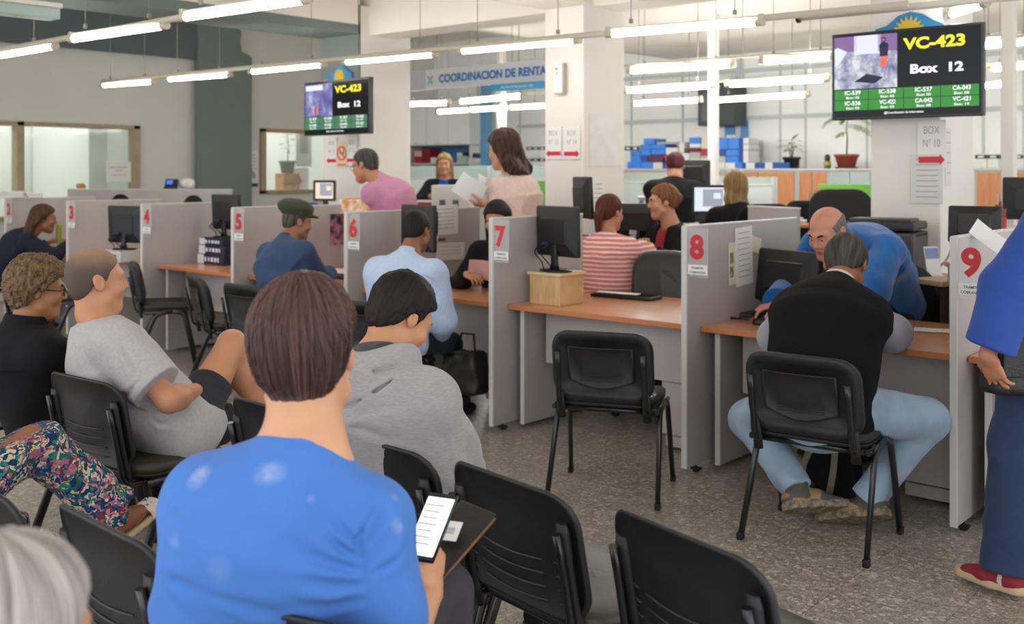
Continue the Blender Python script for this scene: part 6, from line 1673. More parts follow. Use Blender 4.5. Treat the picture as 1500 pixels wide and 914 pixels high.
MB().lathe([(.018, -.09), (.06, -.09), (.06, .09), (.018, .09)], (0, 0, 0), 20, axis='x').build('roll', M_PAPER, t)
for i, (px, w) in enumerate(((15, .24), (49, .16))):
    p = PX(px, 278, PXK(2))
    t = thing('paper_stack', ('thick white paper stack on top of partition 2 at the frame edge', 'thin white paper stack on top of partition 2, beside the thick one')[i], 'papers', (p.x, p.y, PH+.008), PI/2)
    for k in range(3-i): MB().box((rnd.uniform(-.01, .01), 0, .014+k*.022), (w, .10, .02), 0, .002).build('bundle', M_PAPER, t)
t = thing('ornament', 'small green and orange ornament on the rear panel past partition 3', 'ornament', Vector((PT(119, 276, 12.75).x, PT(119, 276, 12.75).y, PT(200, 277, 12.6).z+.008)))
MB().lathe([(.0, 0), (.05, 0), (.055, .03), (.03, .06), (0, .065)], (0, 0, 0), 14).build('body', mat('orn_orange', 'c98a3a', .5), t); MB().ball((-.07, 0, .03), (.03, .03, .03)).build('leaf', mat('orn_green', '4f7a2e', .6), t)

# lit monitor, blue folders and flowered box between boxes 5 and 6
def at_floor(p, z): return Vector((p.x, p.y, z))
p = PT(476, 296, 9.5); monitor(p+Vector((0, 0, -.10)), YAW(0)+PI+math.radians(-8), .21, .19, 'small lit peach coloured screen near the no smoking sign', M_LITP, tilt=0, stand=.11)
t = thing('side_desk', 'grey side desk holding the peach screen and blue folders', 'desk', at_floor(PT(462, 296, 9.65), 0), YAW(10))
zt = PT(470, 297, 9.5).z-.105
MB().box((0, 0, zt-.012), (1.0, .5, .024), 0, .004).build('desktop', M_LAM2, t)
for s in (-1, 1): MB().box((s*.46, 0, (zt-.024)/2), (.03, .46, zt-.024)).build('side_panel', M_LAM, t)
p = PT(444, 287, 9.5)
t = thing('folder_tray', 'bright blue plastic tray on the grey side desk', 'tray', (p.x, p.y, zt), YAW(20))
MB().loft([[Vector((x, y, z)) for x, y in rrect(.24*k, .2*k, .03, 3)] for z, k in ((0, .8), (.03, 1), (.10, .94), (.105, .85), (.02, .7))], smooth=False).build('tray', mat('tray_blue', '1c4fb0', .35), t)
MB().box((-.07, 0, .06), (.05, .15, .09), 0, .02).build('pouch', mat('pouch_blue', '17368a', .5), t)
p = PT(415, 294, 9.5)
t = thing('stapler', 'dark red stapler beside the blue tray', 'stapler', (p.x, p.y, zt), YAW(80))
MB().box((0, 0, .012), (.05, .2, .024), 0, .006).build('base', mat('dark_red', '7a1f26', .4), t); MB().box((0, .01, .045), (.04, .19, .025), 0, .008, (.12, 0, 0)).build('arm', MATS['dark_red'], t)
p = PT(523, 304, 8.9)
t = thing('flowered_box', 'white box with orange flower print behind partition 6', 'box', p+Vector((0, 0, -.02)), YAW(12))
MB().box((0, 0, .03), (.26, .16, .12), 0, .006).build('carton', mat('flower_print', 'efe6da', .6, var=.9, vscale=22, second='dd9a3a'), t); MB().box((0, 0, .094), (.20, .1, .02), 0, .008).build('lid', mat('flower_lid', 'e0b25a', .6, var=.6, vscale=30, second='b85a86'), t)
t2 = thing('side_desk', 'grey desk corner under the flowered box, behind the man in pink', 'desk', at_floor(PT(523, 304, 8.9), 0), YAW(12)); zz = p.z-.052
MB().box((0, 0, zz-.012), (.5, .35, .024), 0, .004).build('desktop', M_LAM2, t2); MB().box((0, 0, (zz-.024)/2), (.4, .28, zz-.024)).build('pedestal', M_LAM, t2)
# bottle beside it
p = PT(545, 303, 8.85); t = thing('bottle', 'small blue bottle beside the flowered box', 'bottle', (p.x, p.y, zz)); MB().lathe([(.0, 0), (.025, 0), (.027, .02), (.027, .10), (.012, .13)], (0, 0, 0), 14).build('body', mat('bottle_blue', '3a6fb8', .3), t); MB().lathe([(.014, .13), (.014, .15), (0, .15)], (0, 0, 0), 12).build('cap', M_CARD, t)

# ---- inner platform and the desk of the striped top
struct('floor_platform', MB().box((-2.2, 5.1, .075), (14.6, 6.6, .15)), mat('platform_floor', '8f8a82', .4, var=.1, vscale=60))
PZ0 = .15
def office_chair(c, rz, label, m=M_STRAP, w=.50, hb=.58, zs=.50, mesh=False):
    t = thing('office_chair', label, 'chair', c, rz, 'office chairs behind the counters')
    b = MB()
    for i in range(5):
        a = 2*PI*i/5+.3; e = Vector((.30*math.cos(a), .30*math.sin(a), .075)); b.tube([(0, 0, .10), e], [.028, .02], 8)
    b.build('star_base', M_MON, t)
    for i in range(5):
        a = 2*PI*i/5+.3; MB().lathe([(.0, -.022), (.028, -.022), (.03, -.01), (.03, .01), (.028, .022), (0, .022)], (.30*math.cos(a), .30*math.sin(a), .03), 14, axis='y').box((.30*math.cos(a), .30*math.sin(a), .06), (.03, .05, .03), 0, .006).build('caster', M_MON, t)
    MB().tube([(0, 0, .10), (0, 0, zs-.05)], [.03, .022], 12).build('gas_column', M_MON, t)
    MB().loft([[Vector((x, y, z)) for x, y in rrect(w*k, .48*k, .1, 5)] for z, k in ((zs-.06, .85), (zs-.045, .98), (zs-.01, 1.0), (zs+.015, .94), (zs+.02, .6))]).build('seat', m, t)
    L = []
    for off, k in ((.035, .86), (.025, .97), (0, 1.0), (-.03, .97), (-.04, .86), (-.042, .5)):
        L.append([Vector((x*(1-.12*max(0, z/hb)), -.235-off-.10*((z/hb+.5))+.05*(x/(w/2))**2, zs+.10+hb/2+z)) for x, z in rrect(w*k, hb*(k if k > .9 else k*.98), .13, 6)])
    MB().loft(L).build('backrest', m, t)
    MB().tube([(0, -.05, zs-.05), (0, -.27, zs-.04), (0, -.30, zs+.18)], (.03, .012), 8).build('back_bar', M_MON, t)
    if not mesh:
        for s in (-1, 1): MB().tube(fillet([(s*.22, -.02, zs-.04), (s*.30, -.02, zs-.02), (s*.30, -.02, zs+.20), (s*.30, .14, zs+.21)], .05), (.014, .022), 8).build('armrest', M_MON, t)
    return t
M_LEATH = mat('leather_olive_black', '2a2a27', .38, bump=.15, bscale=90)
office_chair(at_floor(PT(970, 420, 6.62), 0), YAW(190), 'black leather office chair with rounded back behind the desk of box 7', M_LEATH, .42, .48, .44)
zt = .925
def plain_desk(c, rz, L, D, z, label, m=M_WOOD, leg=M_LAM, z0=PZ0, name='office_desk', group=None):
    t = thing(name, label, 'desk', (c[0], c[1], z0), rz, group); H = z-z0
    MB().box((0, 0, H-.014), (L, D, .028), 0, .005).build('desktop', m, t)
    for s in (-1, 1): MB().box((s*(L/2-.03), 0, (H-.028)/2), (.028, D-.06, H-.028), 0, .002).build('side_panel', leg, t)
    MB().box((0, D/2-.08, (H-.028)*.6), (L-.09, .018, (H-.028)*.7), 0, .002).build('modesty_panel', leg, t)
    return t
plain_desk(PT(975, 371, 7.72), YAW(-49)+PI/2, .66, .95, zt, 'orange topped desk between the striped top and the black jacketed employee')
monitor(PT(933, 343, 8.15)-Vector((0, 0, .16)), YAW(20), .33, .28, 'black monitor with white labels behind the striped woman', stand=.12, tags=True)
monitor(PT(853, 322, 7.5)-Vector((0, 0, .12)), YAW(75), .36, .30, 'thin monitor seen edge on beside the middle column', stand=.13)
plain_desk(PT(956, 352, 8.3), YAW(10), .48, .4, PT(933, 343, 8.15).z-.162, 'narrow desk under the labelled monitor behind the striped woman')
plain_desk(PT(853, 330, 7.55), YAW(10), .45, .45, PT(853, 322, 7.5).z-.122, 'small desk under the edge on monitor by the middle column')
# second row: lit monitor, blonde's desk
p = PT(1040, 318, 9.05)
monitor(p-Vector((0, 0, .06)), YAW(0)+PI+math.radians(-10), .31, .25, 'lit monitor with a grey window, before the fair haired employee', M_LIT, tilt=0, stand=.09)
plain_desk(PT(1052, 322, 9.1), YAW(0), 1.1, .7, p.z-.062, 'pale desk under the lit monitor of the fair haired employee', M_LAM2)
office_chair(at_floor(PT(1103, 380, 8.2), PZ0), YAW(-6), 'black office chair with a dark jacket over its back', M_BLACKC, .46, .42, .63)
panel(PY(1098, 303, PT(1130, 303, 7.6).y), PT(1170, 301, 7.25), PT(1130, 303, 7.6).z, 'short grey panel behind partition 8')
M_SHEETW = mat('cubicle_white', 'd3dad7', .55)
def cubicle(a, b_, zw, zg, label):
    a, b_ = Vector(a), Vector(b_); mid = (a+b_)/2; L = (b_-a).xy.length
    t = thing('cubicle_screen', label, 'screen', (mid.x, mid.y, PZ0), math.atan2(b_.y-a.y, b_.x-a.x), 'pale cubicle screens')
    MB().box((0, 0, (zw-PZ0)/2), (L, .05, zw-PZ0), 0, .004).build('panel', M_SHEETW, t)
    MB().box((0, 0, (zw+zg)/2-PZ0), (L, .01, zg-zw)).build('glass_strip', M_FROST, t)
    MB().box((0, 0, zw-PZ0), (L+.004, .056, .016), 0, .003).build('rail', M_RAIL, t)
    for s in (-1, 1): MB().box((s*(L/2-.01), 0, (zg-PZ0)/2), (.03, .055, zg-PZ0), 0, .004).build('post', M_RAIL, t)
    return t
za = PT(940, 268, 10.2)
cubicle(PT(905, 268, 10.6), PT(1036, 268, 9.9), PT(940, 268, 10.2).z, PT(940, 253, 10.2).z, 'pale cubicle screen behind the person in the black coat')
cubicle(PT(1054, 270, 10.0), PT(1136, 272, 9.5), PT(1090, 271, 9.7).z, PT(1090, 259, 9.7).z, 'pale cubicle screen behind the fair haired employee')
cubicle(PT(596, 262, 12.9), PT(722, 262, 12.2), PT(650, 262, 12.5).z, PT(650, 243, 12.5).z, 'pale cubicle screen behind the blonde in bright blue')
cubicle(PT(716, 262, 12.2), PT(812, 262, 11.6), PT(760, 262, 11.9).z, PT(760, 244, 11.9).z, 'pale cubicle screen behind the woman in cream')
monitor(PT(1012, 272, 9.75)-Vector((0, 0, .10)), YAW(5), .36, .24, 'dark monitor top showing beside the bowed reddish head', stand=.1)
plain_desk(PT(1005, 300, 9.75), YAW(5), .9, .45, PT(1012, 272, 9.75).z-.102, 'desk under the dark monitor beside the bowed reddish head', M_LAM2)
# desk front with two dark vents, papers, far employee's desk
t = thing('desk_front', 'beige desk back with two dark square vents, below the far blonde', 'desk', at_floor(PT(664, 300, 9.6), PZ0), YAW(4)); zt2 = PT(664, 271, 9.6).z-PZ0
MB().box((0, 0, zt2/2), (.34, .45, zt2), 0, .004).build('body', mat('beige_steel', 'c4c0b8', .5), t)
for x in (-.07, .05): MB().box((x, -.228, zt2-.16), (.055, .004, .06)).build('vent', mat('vent_dark', '5c5a58', .6), t)
MB().box((.20, .05, zt2-.02), (.30, .5, .03), 0, .004).build('side_top', M_LAM2, t)
t = thing('low_table', 'dark table with red and white papers past the pink shirt', 'table', at_floor(PT(630, 298, 10.2), PZ0), YAW(4)); zt3 = PT(630, 299, 10.2).z-PZ0
MB().box((0, 0, zt3-.015), (.30, .4, .03), 0, .004).build('top', M_MON, t)
for sx in (-1, 1):
    for sy in (-1, 1): MB().box((sx*.13, sy*.17, (zt3-.03)/2), (.03, .03, zt3-.03)).build('leg', M_MON, t)
p = PT(628, 293, 10.1)
t = thing('document_tray', 'red tray with white papers on the dark far table', 'tray', (p.x, p.y, zt3+PZ0), YAW(8))
MB().box((0, 0, .012), (.24, .2, .02), 0, .004).box((.11, 0, .03), (.02, .2, .04), 0, .004).build('tray', mat('tray_red', 'a62a35', .5), t); MB().box((-.03, 0, .032), (.16, .15, .018), 0, .003).build('papers', M_PAPER, t)
# lime green panels
M_LIME = mat('lime_green', '79c24c', .5)
t = thing('lime_panel', 'narrow lime green panel between the woman in cream and the column', 'panel', at_floor(PT(795, 285, 9.6), PZ0), YAW(0)); zt4 = PT(795, 265, 9.6).z-PZ0
MB().box((0, 0, zt4-.13), (.16, .03, .26), 0, .004).build('board', M_LIME, t); MB().box((0, 0, (zt4-.26)/2), (.1, .05, zt4-.26), 0, .004).build('stand', M_RAIL, t)
# ---- right hand inner office: black chairs, printer, brochure, monitors
t = thing('lime_panel', 'wide lime green panel top behind the big black chair', 'panel', at_floor(PT(1245, 300, 9.0), PZ0), math.atan2(PT(1280, 270, 8.8).y-PT(1206, 270, 9.2).y, PT(1280, 270, 8.8).x-PT(1206, 270, 9.2).x)); zt5 = PT(1240, 270, 9.0).z-PZ0
MB().box((0, 0, zt5-.06), (.62, .03, .12), 0, .004).build('board', M_LIME, t); MB().box((0, 0, (zt5-.12)/2), (.6, .028, zt5-.12), 0, .004).build('lower_board', M_SHEETW, t)
t = office_chair(at_floor(PT(1243, 400, 7.7), PZ0), YAW(186), 'big black mesh office chair with a small tag, below the lime green panel', mat('mesh_black', '1b1c1e', .7, bump=.3, bscale=500), .50, .60, .56, True)
MB().box((.14, -.29, 1.17), (.05, .004, .025)).build('tag', M_YEL, t)
office_chair(at_floor(PT(1203, 400, 8.75), PZ0), YAW(170), 'smaller black office chair half hidden behind the bald person', M_BLACKC, .44, .46, .58, True)
t = thing('side_desk', 'wooden side table behind partition 8 with papers', 'desk', at_floor(PT(1152, 330, 8.9), PZ0), YAW(12), ); zs_ = PT(1165, 331, 8.4).z-PZ0
MB().box((0, 0, zs_-.014), (.42, .5, .028), 0, .004).build('desktop', M_WOOD, t)
for sx in (-1, 1):
    for sy in (-1, 1): MB().tube([(sx*.18, sy*.21, 0), (sx*.18, sy*.21, zs_-.028)], .014, 8).build('leg', M_RAIL, t)
p = PT(1155, 326, 8.9); t = thing('paper_stack', 'white papers heaped on the wooden side table', 'papers', (p.x, p.y, zs_+PZ0), YAW(30))
for k in range(3): MB().box((rnd.uniform(-.03, .03), rnd.uniform(-.03, .03), .008+k*.015), (.2, .26, .012), 0, .002, (0, 0, rnd.uniform(-.4, .4))).build('bundle', M_PAPER, t)
# printer desk
zp = PT(1310, 398, 6.2).z
plain_desk(PT(1333, 398, 6.1), math.atan2(PT(1402, 392, 6.0).y-PT(1260, 392, 6.7).y, PT(1402, 392, 6.0).x-PT(1260, 392, 6.7).x), .84, .40, zp, 'pale wood desk holding the grey printer', mat('pale_wood', 'c9b08a', .45, var=.06, vscale=4, stretch=(12, 2, 2)), mat('dark_wood', '4a362a', .5), 0, 'printer_desk')
M_PRN = mat('printer_grey', '4d4a4a', .45); M_PRN2 = mat('printer_dark', '2f2d2f', .4)
p = PT(1298, 392, 6.25)
t = thing('printer', 'grey multifunction printer on the pale desk beside the wide column', 'printer', (p.x, p.y, zp), YAW(-49)+PI/2+math.radians(8))
MB().box((0, 0, .12), (.40, .40, .24), 0, .015).box((0, -.02, .22), (.40, .36, .03), 0, .01).build('body', M_PRN, t)
MB().box((0, .0, .275), (.40, .38, .05), 0, .015).box((0, .05, .305), (.36, .22, .03), 0, .012).build('scanner_lid', M_PRN2, t)
MB().box((0, -.2, .08), (.30, .02, .06), 0, .006).build('paper_tray', M_PRN2, t); MB().box((.10, -.19, .235), (.16, .05, .02), 0, .005, (.5, 0, 0)).build('control_panel', M_MONG, t)
MB().box((.202, .04, .13), (.004, .03, .10), 0, .001).build('vent', M_PRN2, t)
p = PT(1369, 392, 5.95)
t = thing('brochure_stand', 'white brochure stand with blue print on the printer desk', 'stand', (p.x, p.y, zp), YAW(170))
b = MB(); b.xf = Matrix.Rotation(.25, 4, 'X'); b.box((0, 0, .085), (.09, .008, .17), 0, .002); b.build('board', M_PAPER, t)
b = MB(); b.xf = Matrix.Rotation(.25, 4, 'X'); b.box((0, .006, .13), (.08, .003, .06)); b.build('print', mat('print_blue', '8797c4', .6), t)
MB().box((0, -.03, .004), (.09, .10, .008), 0, .002).build('foot', M_PAPER, t)
tag(MB().tube(fillet([PT(1376, 391, 6.05), PT(1388, 380, 6.0), PT(1394, 362, 5.95), PT(1408, 345, 5.9), PT(1420, 340, 5.85)], .2), .006, 6).build('cable', M_LBL), 'grey cable rising from the printer desk to the monitor past partition 9', 'cable')
office_chair(at_floor(PT(1388, 480, 5.6), 0), YAW(150), 'black mesh office chair beside partition 9', MATS['mesh_black'], .46, .46, .46, True)
monitor(PT(1428, 356, 5.6)-Vector((0, 0, .12)), YAW(34), .27, .20, 'black monitor seen from behind over partition 9', stand=.12, tilt=-.1)
plain_desk(PT(1455, 362, 5.5), YAW(12), .42, .4, PT(1424, 352, 5.6).z-.122, 'desk behind partition 9 under the black monitor', M_WOOD, M_LAM, 0)
p = PT(1436, 322, 5.9)
zb_ = PT(1424, 352, 5.6).z-.122
t = thing('document_holder', 'bright blue document holder above partition 9', 'holder', (p.x-.05, p.y, zb_), YAW(10)); hh_ = PT(1436, 308, 5.9).z-zb_
MB().box((0, 0, hh_/2), (.13, .07, hh_), 0, .006).build('case', mat('holder_blue', '2a5fae', .45), t); MB().box((0, -.038, hh_-.05), (.10, .006, .06), 0, .002).build('front_lip', MATS['holder_blue'], t)
p = PT(1462, 318, 5.9); t = thing('pencil_cup', 'red cup holding brown rods above partition 9', 'cup', (p.x, p.y, zb_)); hh_ = PT(1462, 318, 5.9).z-zb_
MB().lathe([(.0, 0), (.04, 0), (.045, hh_), (.04, hh_), (.036, .01), (0, .01)], (0, 0, 0), 16).build('cup', mat('cup_red', 'b03030', .5), t)
for i in range(4): MB().tube([(0.01*(i-1.5), 0, .02), (.022*(i-1.5), .01*(i % 2), hh_+.05+.02*(i % 3))], .009, 8).build('rod', mat('rod_brown', '8a4a34', .6), t)
monitor(PT(1512, 322, 6.6)-Vector((0, 0, .14)), YAW(20), .34, .27, 'dark monitor cut by the frame edge above the royal blue shoulder', stand=.14)
plain_desk(PT(1530, 312, 6.6), YAW(10), .5, .4, PT(1490, 300, 6.6).z-.142, 'pale desk under the dark monitor at the frame edge', M_LAM2)
# ================================================================== cabinets, boxes and plants along the back wall
YC = 7.35
M_CAB = mat('cabinet_grey', 'b9c0bf', .5); M_DOOR = mat('door_wood', 'cf8d5e', .4, var=.06, vscale=3, stretch=(10, 10, 1.2), second='c07c4d')
zc = PY(1100, 247, YC).z
def xb(px, y=YC): return PY(px, 247, y).x
def cabinet(x0, x1, label, doors=2, wood=M_DOOR):
    t = thing('storage_cabinet', label, 'cabinet', ((x0+x1)/2, YC+.22, PZ0), 0, 'low cabinets along the back wall'); w = x1-x0; H = zc-PZ0
    MB().box((0, 0, H/2), (w-.004, .42, H-.002), 0, .003).build('body', M_CAB, t)
    MB().box((0, -.01, H-.012), (w, .46, .024), 0, .004).build('top', M_LAM2, t)
    for i in range(doors):
        dw = (w-.05)/doors; cx = -w/2+.025+dw*(i+.5)
        d = MB().box((cx, -.218, (H-.05)/2+.02), (dw-.014, .018, H-.08), 0, .003).build('door', wood, t)
        MB().tube(fillet([(cx+(.5-i % 2)*1.0*(dw-.10), -.226, H*.80), (cx+(.5-i % 2)*(dw-.10), -.25, H*.80), (cx+(.5-i % 2)*(dw-.10), -.25, H*.72), (cx+(.5-i % 2)*(dw-.10), -.226, H*.72)], .015), .006, 6).build('handle', M_RAIL, d)
edges = [760, 850, 912, 972, 1058, 1167, 1214]
labs = ['low cabinet half behind the middle column under white binders', 'low cabinet behind the middle column', 'low orange doored cabinet under the low pile of blue boxes', 'low orange doored cabinet behind the bowed reddish head', 'low orange doored cabinet under the tall stack of blue boxes', 'orange doored cabinet under the small plant in the black pot']
for i in range(len(edges)-1): cabinet(xb(edges[i]), xb(edges[i+1]), labs[i], 2)
cabinet(xb(1214)+.0, xb(1278), 'cabinet with pale green glass doors under the terracotta pot', 2, M_FROST)
cabinet(xb(1426), xb(1560), 'orange doored cabinet under the binders at the frame edge', 3)

M_BBOX = mat('archive_blue', '3d84e4', .45); M_BBOX2 = mat('archive_blue_dark', '1f4f9e', .45); M_WBOX = mat('archive_white', 'dcdcd8', .55); M_CBOX = mat('archive_cream', 'd9cdbb', .6)
M_RBOX = mat('binder_red', 'b5263a', .45); M_PBOX = mat('binder_plum', '5a1f4a', .45); M_MBOX = mat('binder_maroon', '6a1a26', .45); M_GBOX = mat('papers_grey', 'b9b5aa', .7)
def archive(px0, px1, y0, y1, m, label, y=YC+.02, depth=.30, lid=True, group='archive boxes piled on the back cabinets', name='archive_box', tilt=0):
    # size and height read at the depth where the pile stands
    a, b_ = PY(px0, y1, y), PY(px1, y1, y); h = PY((px0+px1)/2, y0, y).z - PY((px0+px1)/2, y1, y).z
    w = b_.x-a.x; zb = PY((px0+px1)/2, y1, y).z
    t = thing(name, label, 'box', ((a.x+b_.x)/2, y+depth/2, max(zb, zc+.001)), tilt, group)
    MB().box((0, 0, h/2), (w-.004, depth, h-.003), 0, .006).build('body', m, t)
    if lid:
        MB().prism([(-w/2+.01, h*.42), (w/2-.01, h*.42), (w/2-.025, h*.95), (-w/2+.025, h*.95)], -depth/2-.008, -depth/2, 'y').build('flap', m, t)
    return t
B = archive; s = 6.82; X = lambda v: 900+v/s; Y = lambda v: 180+v/s
ar = [
 (130, 262, 395, 462, M_BBOX, 'blue box at the foot of the low blue pile, beside the middle column'), (264, 384, 395, 462, M_BBOX, 'blue box at the foot of the low blue pile, second from the column'),
 (386, 478, 398, 462, M_WBOX, 'white fronted box at the foot of the low blue pile'), (480, 540, 398, 462, M_BBOX2, 'dark blue box at the foot of the low pile, by the reddish head'),
 (105, 128, 398, 462, M_WBOX, 'narrow white box touching the middle column'),
 (158, 268, 330, 394, M_BBOX, 'blue box on the second level of the low pile, left by the column'), (262, 330, 330, 394, M_BBOX2, 'blue box on the second level of the low pile, next to the plum binders'),
 (158, 262, 278, 329, M_BBOX, 'blue box on the third level of the low pile, nearest the column'), (264, 366, 270, 329, M_BBOX, 'blue box on the third level, in the middle of the low pile'), (368, 508, 262, 318, M_BBOX, 'wide blue box on the third level, at the end of the low pile'),
 (270, 366, 214, 269, M_BBOX, 'blue box on the fourth level of the low pile'), (368, 508, 214, 261, M_BBOX, 'wide blue box on the fourth level, at the end of the low pile'),
 (290, 400, 155, 213, M_BBOX, 'topmost blue box of the low pile'),
 (332, 486, 320, 394, M_PBOX, 'plum binders stack lying in the low blue pile'), (488, 600, 320, 352, M_RBOX, 'bright red binder lying above the reddish head'), (510, 640, 354, 394, M_WBOX, 'white box behind the reddish head, under the red binder'),
 (512, 636, 246, 318, M_WBOX, 'white box between the low blue pile and the open files'), (420, 640, 190, 213, M_GBOX, 'grey loose files lying on top of the low pile'),
 (545, 650, 398, 462, M_WBOX, 'white box at cabinet level right behind the reddish head'), (652, 748, 372, 462, M_WBOX, 'white box at cabinet level past the reddish head'), (750, 856, 360, 462, M_WBOX, 'big white box at cabinet level under the maroon binders'), (858, 975, 360, 462, M_WBOX, 'big white box at cabinet level beside the white post'),
 (645, 745, 300, 370, M_WBOX, 'white box under the maroon binder end'), (645, 696, 190, 298, M_WBOX, 'upright white box beside the maroon binders'), (698, 850, 252, 290, M_MBOX, 'maroon binder lying on the white boxes'), (748, 856, 292, 358, M_GBOX, 'grey files between the maroon binder and the big white box'),
 (858, 956, 268, 326, M_RBOX, 'red binder lying beside the white post'), (858, 975, 328, 358, M_GBOX, 'grey file under the red binder by the white post'), (750, 862, 207, 250, M_WBOX, 'white box under the single blue box'), (745, 860, 143, 206, M_BBOX, 'single blue box on top of the white files'), (864, 978, 140, 262, M_CBOX, 'tall cream box beside the white post'),
 (1010, 1100, 400, 462, M_WBOX, 'white papers box at cabinet level past the white post'), (1102, 1205, 400, 462, M_WBOX, 'white box with papers under the tall blue stack'), (1207, 1280, 400, 462, M_BBOX, 'blue box at the foot of the tall blue stack'),
 (1110, 1245, 332, 398, M_BBOX, 'blue box on the second level of the tall stack'), (1030, 1108, 332, 398, M_GBOX, 'grey files beside the second level of the tall blue stack'),
 (1110, 1245, 264, 330, M_BBOX, 'blue box on the third level of the tall stack'), (1030, 1108, 266, 330, M_BBOX2, 'darker blue box on the third level, by the white post'),
 (1030, 1133, 150, 264, M_BBOX, 'tall blue box topping the stack, by the white post'), (1135, 1245, 150, 262, M_BBOX, 'tall blue box topping the stack, away from the white post'), (1247, 1282, 150, 398, M_BBOX2, 'narrow dark blue upright box at the end of the tall stack'),
 (1284, 1338, 272, 398, M_WBOX, 'white box at the end of the tall blue stack, lowest'), (1284, 1338, 214, 270, M_WBOX, 'white box at the end of the tall blue stack, in the middle'), (1284, 1338, 150, 212, M_WBOX, 'white box at the end of the tall blue stack, topmost'),
 (1282, 1308, 402, 462, M_BBOX2, 'narrow blue box next to the white box before the black pot'), (1310, 1398, 402, 462, M_WBOX, 'white box between two dark blue ones, near the black pot'), (1400, 1500, 402, 462, M_BBOX2, 'dark blue box between white boxes, near the black pot'),
 (1502, 1580, 402, 462, M_WBOX, 'white box nearer the black pot'), (1582, 1745, 400, 462, M_BBOX2, 'dark blue box touching the black plant pot')]
for i, (a, c, d, e, m, lb) in enumerate(ar):
    lb = lb.replace(', left by the column', ', by the column').replace(' right behind', ' just behind')
    B(X(a), X(c), Y(d), Y(e), m, lb, YC+.02+.006*(i % 3), .30, m in (M_BBOX, M_BBOX2))
# binders with dark label bands
def binders(px0, px1, y0, y1, n, word, z_ok=True):
    for i in range(n):
        a = px0+(px1-px0)*i/n; b_ = px0+(px1-px0)*(i+1)/n
        t = archive(a, b_-.3, y0, y1, M_WBOX, '%s' % (word if isinstance(word, str) else word[i]), YC+.05, .26, False, 'white binders with black bands', 'binder')
        h = PY((a+b_)/2, y0, YC+.05).z-PY((a+b_)/2, y1, YC+.05).z; w = (PY(b_-.3, y1, YC).x-PY(a, y1, YC).x)
        b = MB().box((0, -.132, h*.80), (w*.96, .004, h*.26)).build('label_band', M_MON, t)
        MB().box((0, -.1345, h*.80), (w*.5, .002, h*.12)).build('label', M_PAPER, b)
od = ['first', 'second', 'third', 'fourth', 'fifth', 'sixth']
binders(771, 799, 231, 247, 3, ['%s white binder of the lower row beside the woman in cream' % od[i] for i in range(3)])
binders(771, 799, 214, 230.5, 3, ['%s white binder of the upper row beside the woman in cream' % od[i] for i in range(3)])
binders(915, 936, 212.5, 237, 2, ['white binder with black band touching the middle column', 'white binder with black band second from the middle column'])
binders(1428, 1500, 226, 247, 4, ['%s white binder past the wide column, counting from it' % od[i] for i in range(4)])
# dark wall box and the blue panel below it
p = PY(1056, 152, YB-.25)
t = thing('wall_cabinet', 'dark grey box mounted high on the back wall, beside the white post', 'cabinet', (p.x, YB-.22, p.z)); a, c = PY(1030, 122, YB-.3), PY(1083, 184, YB-.3)
w, h = c.x-a.x, a.z-c.z
MB().box((0, 0, 0), (w, .34, h), 0, .01).build('case', mat('steel_dark', '3c3f43', .5), t); MB().box((-.08, -.172, 0), (w*.5, .006, h*.8), 0, .003).build('front', mat('steel_dark2', '4b4e52', .3), t); MB().tube([(-.02, -.18, h*.2), (.08, -.19, h*.38)], .006, 6).build('lever', M_RAIL, t)
t = thing('notice_board', 'light blue board under the dark wall box with a red mark', 'board', ((a.x+c.x)/2+.08, YB-.03, PY(1065, 196, YB).z)); h2 = .34
MB().box((0, 0, 0), (w*.62, .03, h2), 0, .004).build('board', mat('board_blue', '4f8fbf', .5), t); MB().box((-.06, -.018, -.08), (.16, .004, .12)).build('sheet', M_PAPER, t); MB().prism([(-.10, -.07), (-.02, -.05), (-.03, -.10), (-.08, -.11)], -.024, -.02).build('mark', M_ARROW, t)
side = PY(1112, 218, YB-.02)
o = MB().box((0, 0, 0), (.14, .004, .22)).build('notice', M_PAPER2); o.location = (side.x, YB-.03, side.z); tag(o, 'small pale notice on the back wall past the tall blue stack', 'paper')
# plants
M_LEAF = mat('leaf_green_dark', '4f7a34', .5, var=.25, vscale=30); M_LEAF2 = mat('leaf_green_light', '8aa86a', .55, var=.25, vscale=30); M_STEM = mat('stem', '5d5a3a', .6); M_SOIL = mat('soil', '2c211a', .9)
def leaf(mb, base, d, up, L, w, droop=.3, n=5):
    base, d, up = A3(base), nrm(d), nrm(up); s_ = nrm(np.cross(d, up)); up = np.cross(s_, d); vs = []; fs = []
    for i in range(n+1):
        u = i/n; ww = w*math.sin(PI*min(1, u*.92+.06))**.8*.5; p = base+d*L*u + up*(-droop*L*u*u)
        vs += [tuple(p-s_*ww+up*.1*ww), tuple(p+up*(-.0)), tuple(p+s_*ww+up*.1*ww)]
    for i in range(n):
        a = i*3; fs += [(a, a+1, a+4, a+3), (a+1, a+2, a+5, a+4)]
    mb.add(vs, fs, 0, True)
def pot(t, r0, r1, h, m, rim=.012):
    MB().lathe([(0, 0), (r0, 0), (r1, h-.03), (r1+rim, h-.03), (r1+rim, h), (r1-.008, h), (r1-.012, h-.03), (0, h-.03)], (0, 0, 0), 22).build('pot', m, t)
    MB().lathe([(0, h-.031), (r1-.012, h-.031), (r1-.02, h-.022), (0, h-.018)], (0, 0, 0), 16).build('soil', M_SOIL, t)
p = PY(1157.5, 246, YC+.1); rp = .10
t = thing('potted_plant', 'small leafy plant in a black pot on the back cabinets', 'plant', (p.x, YC+.14, zc+.001)); hp = PY(1157, 230, YC+.1).z-zc
pot(t, .075, .10, hp, M_MON)
st = MB(); lf = MB()
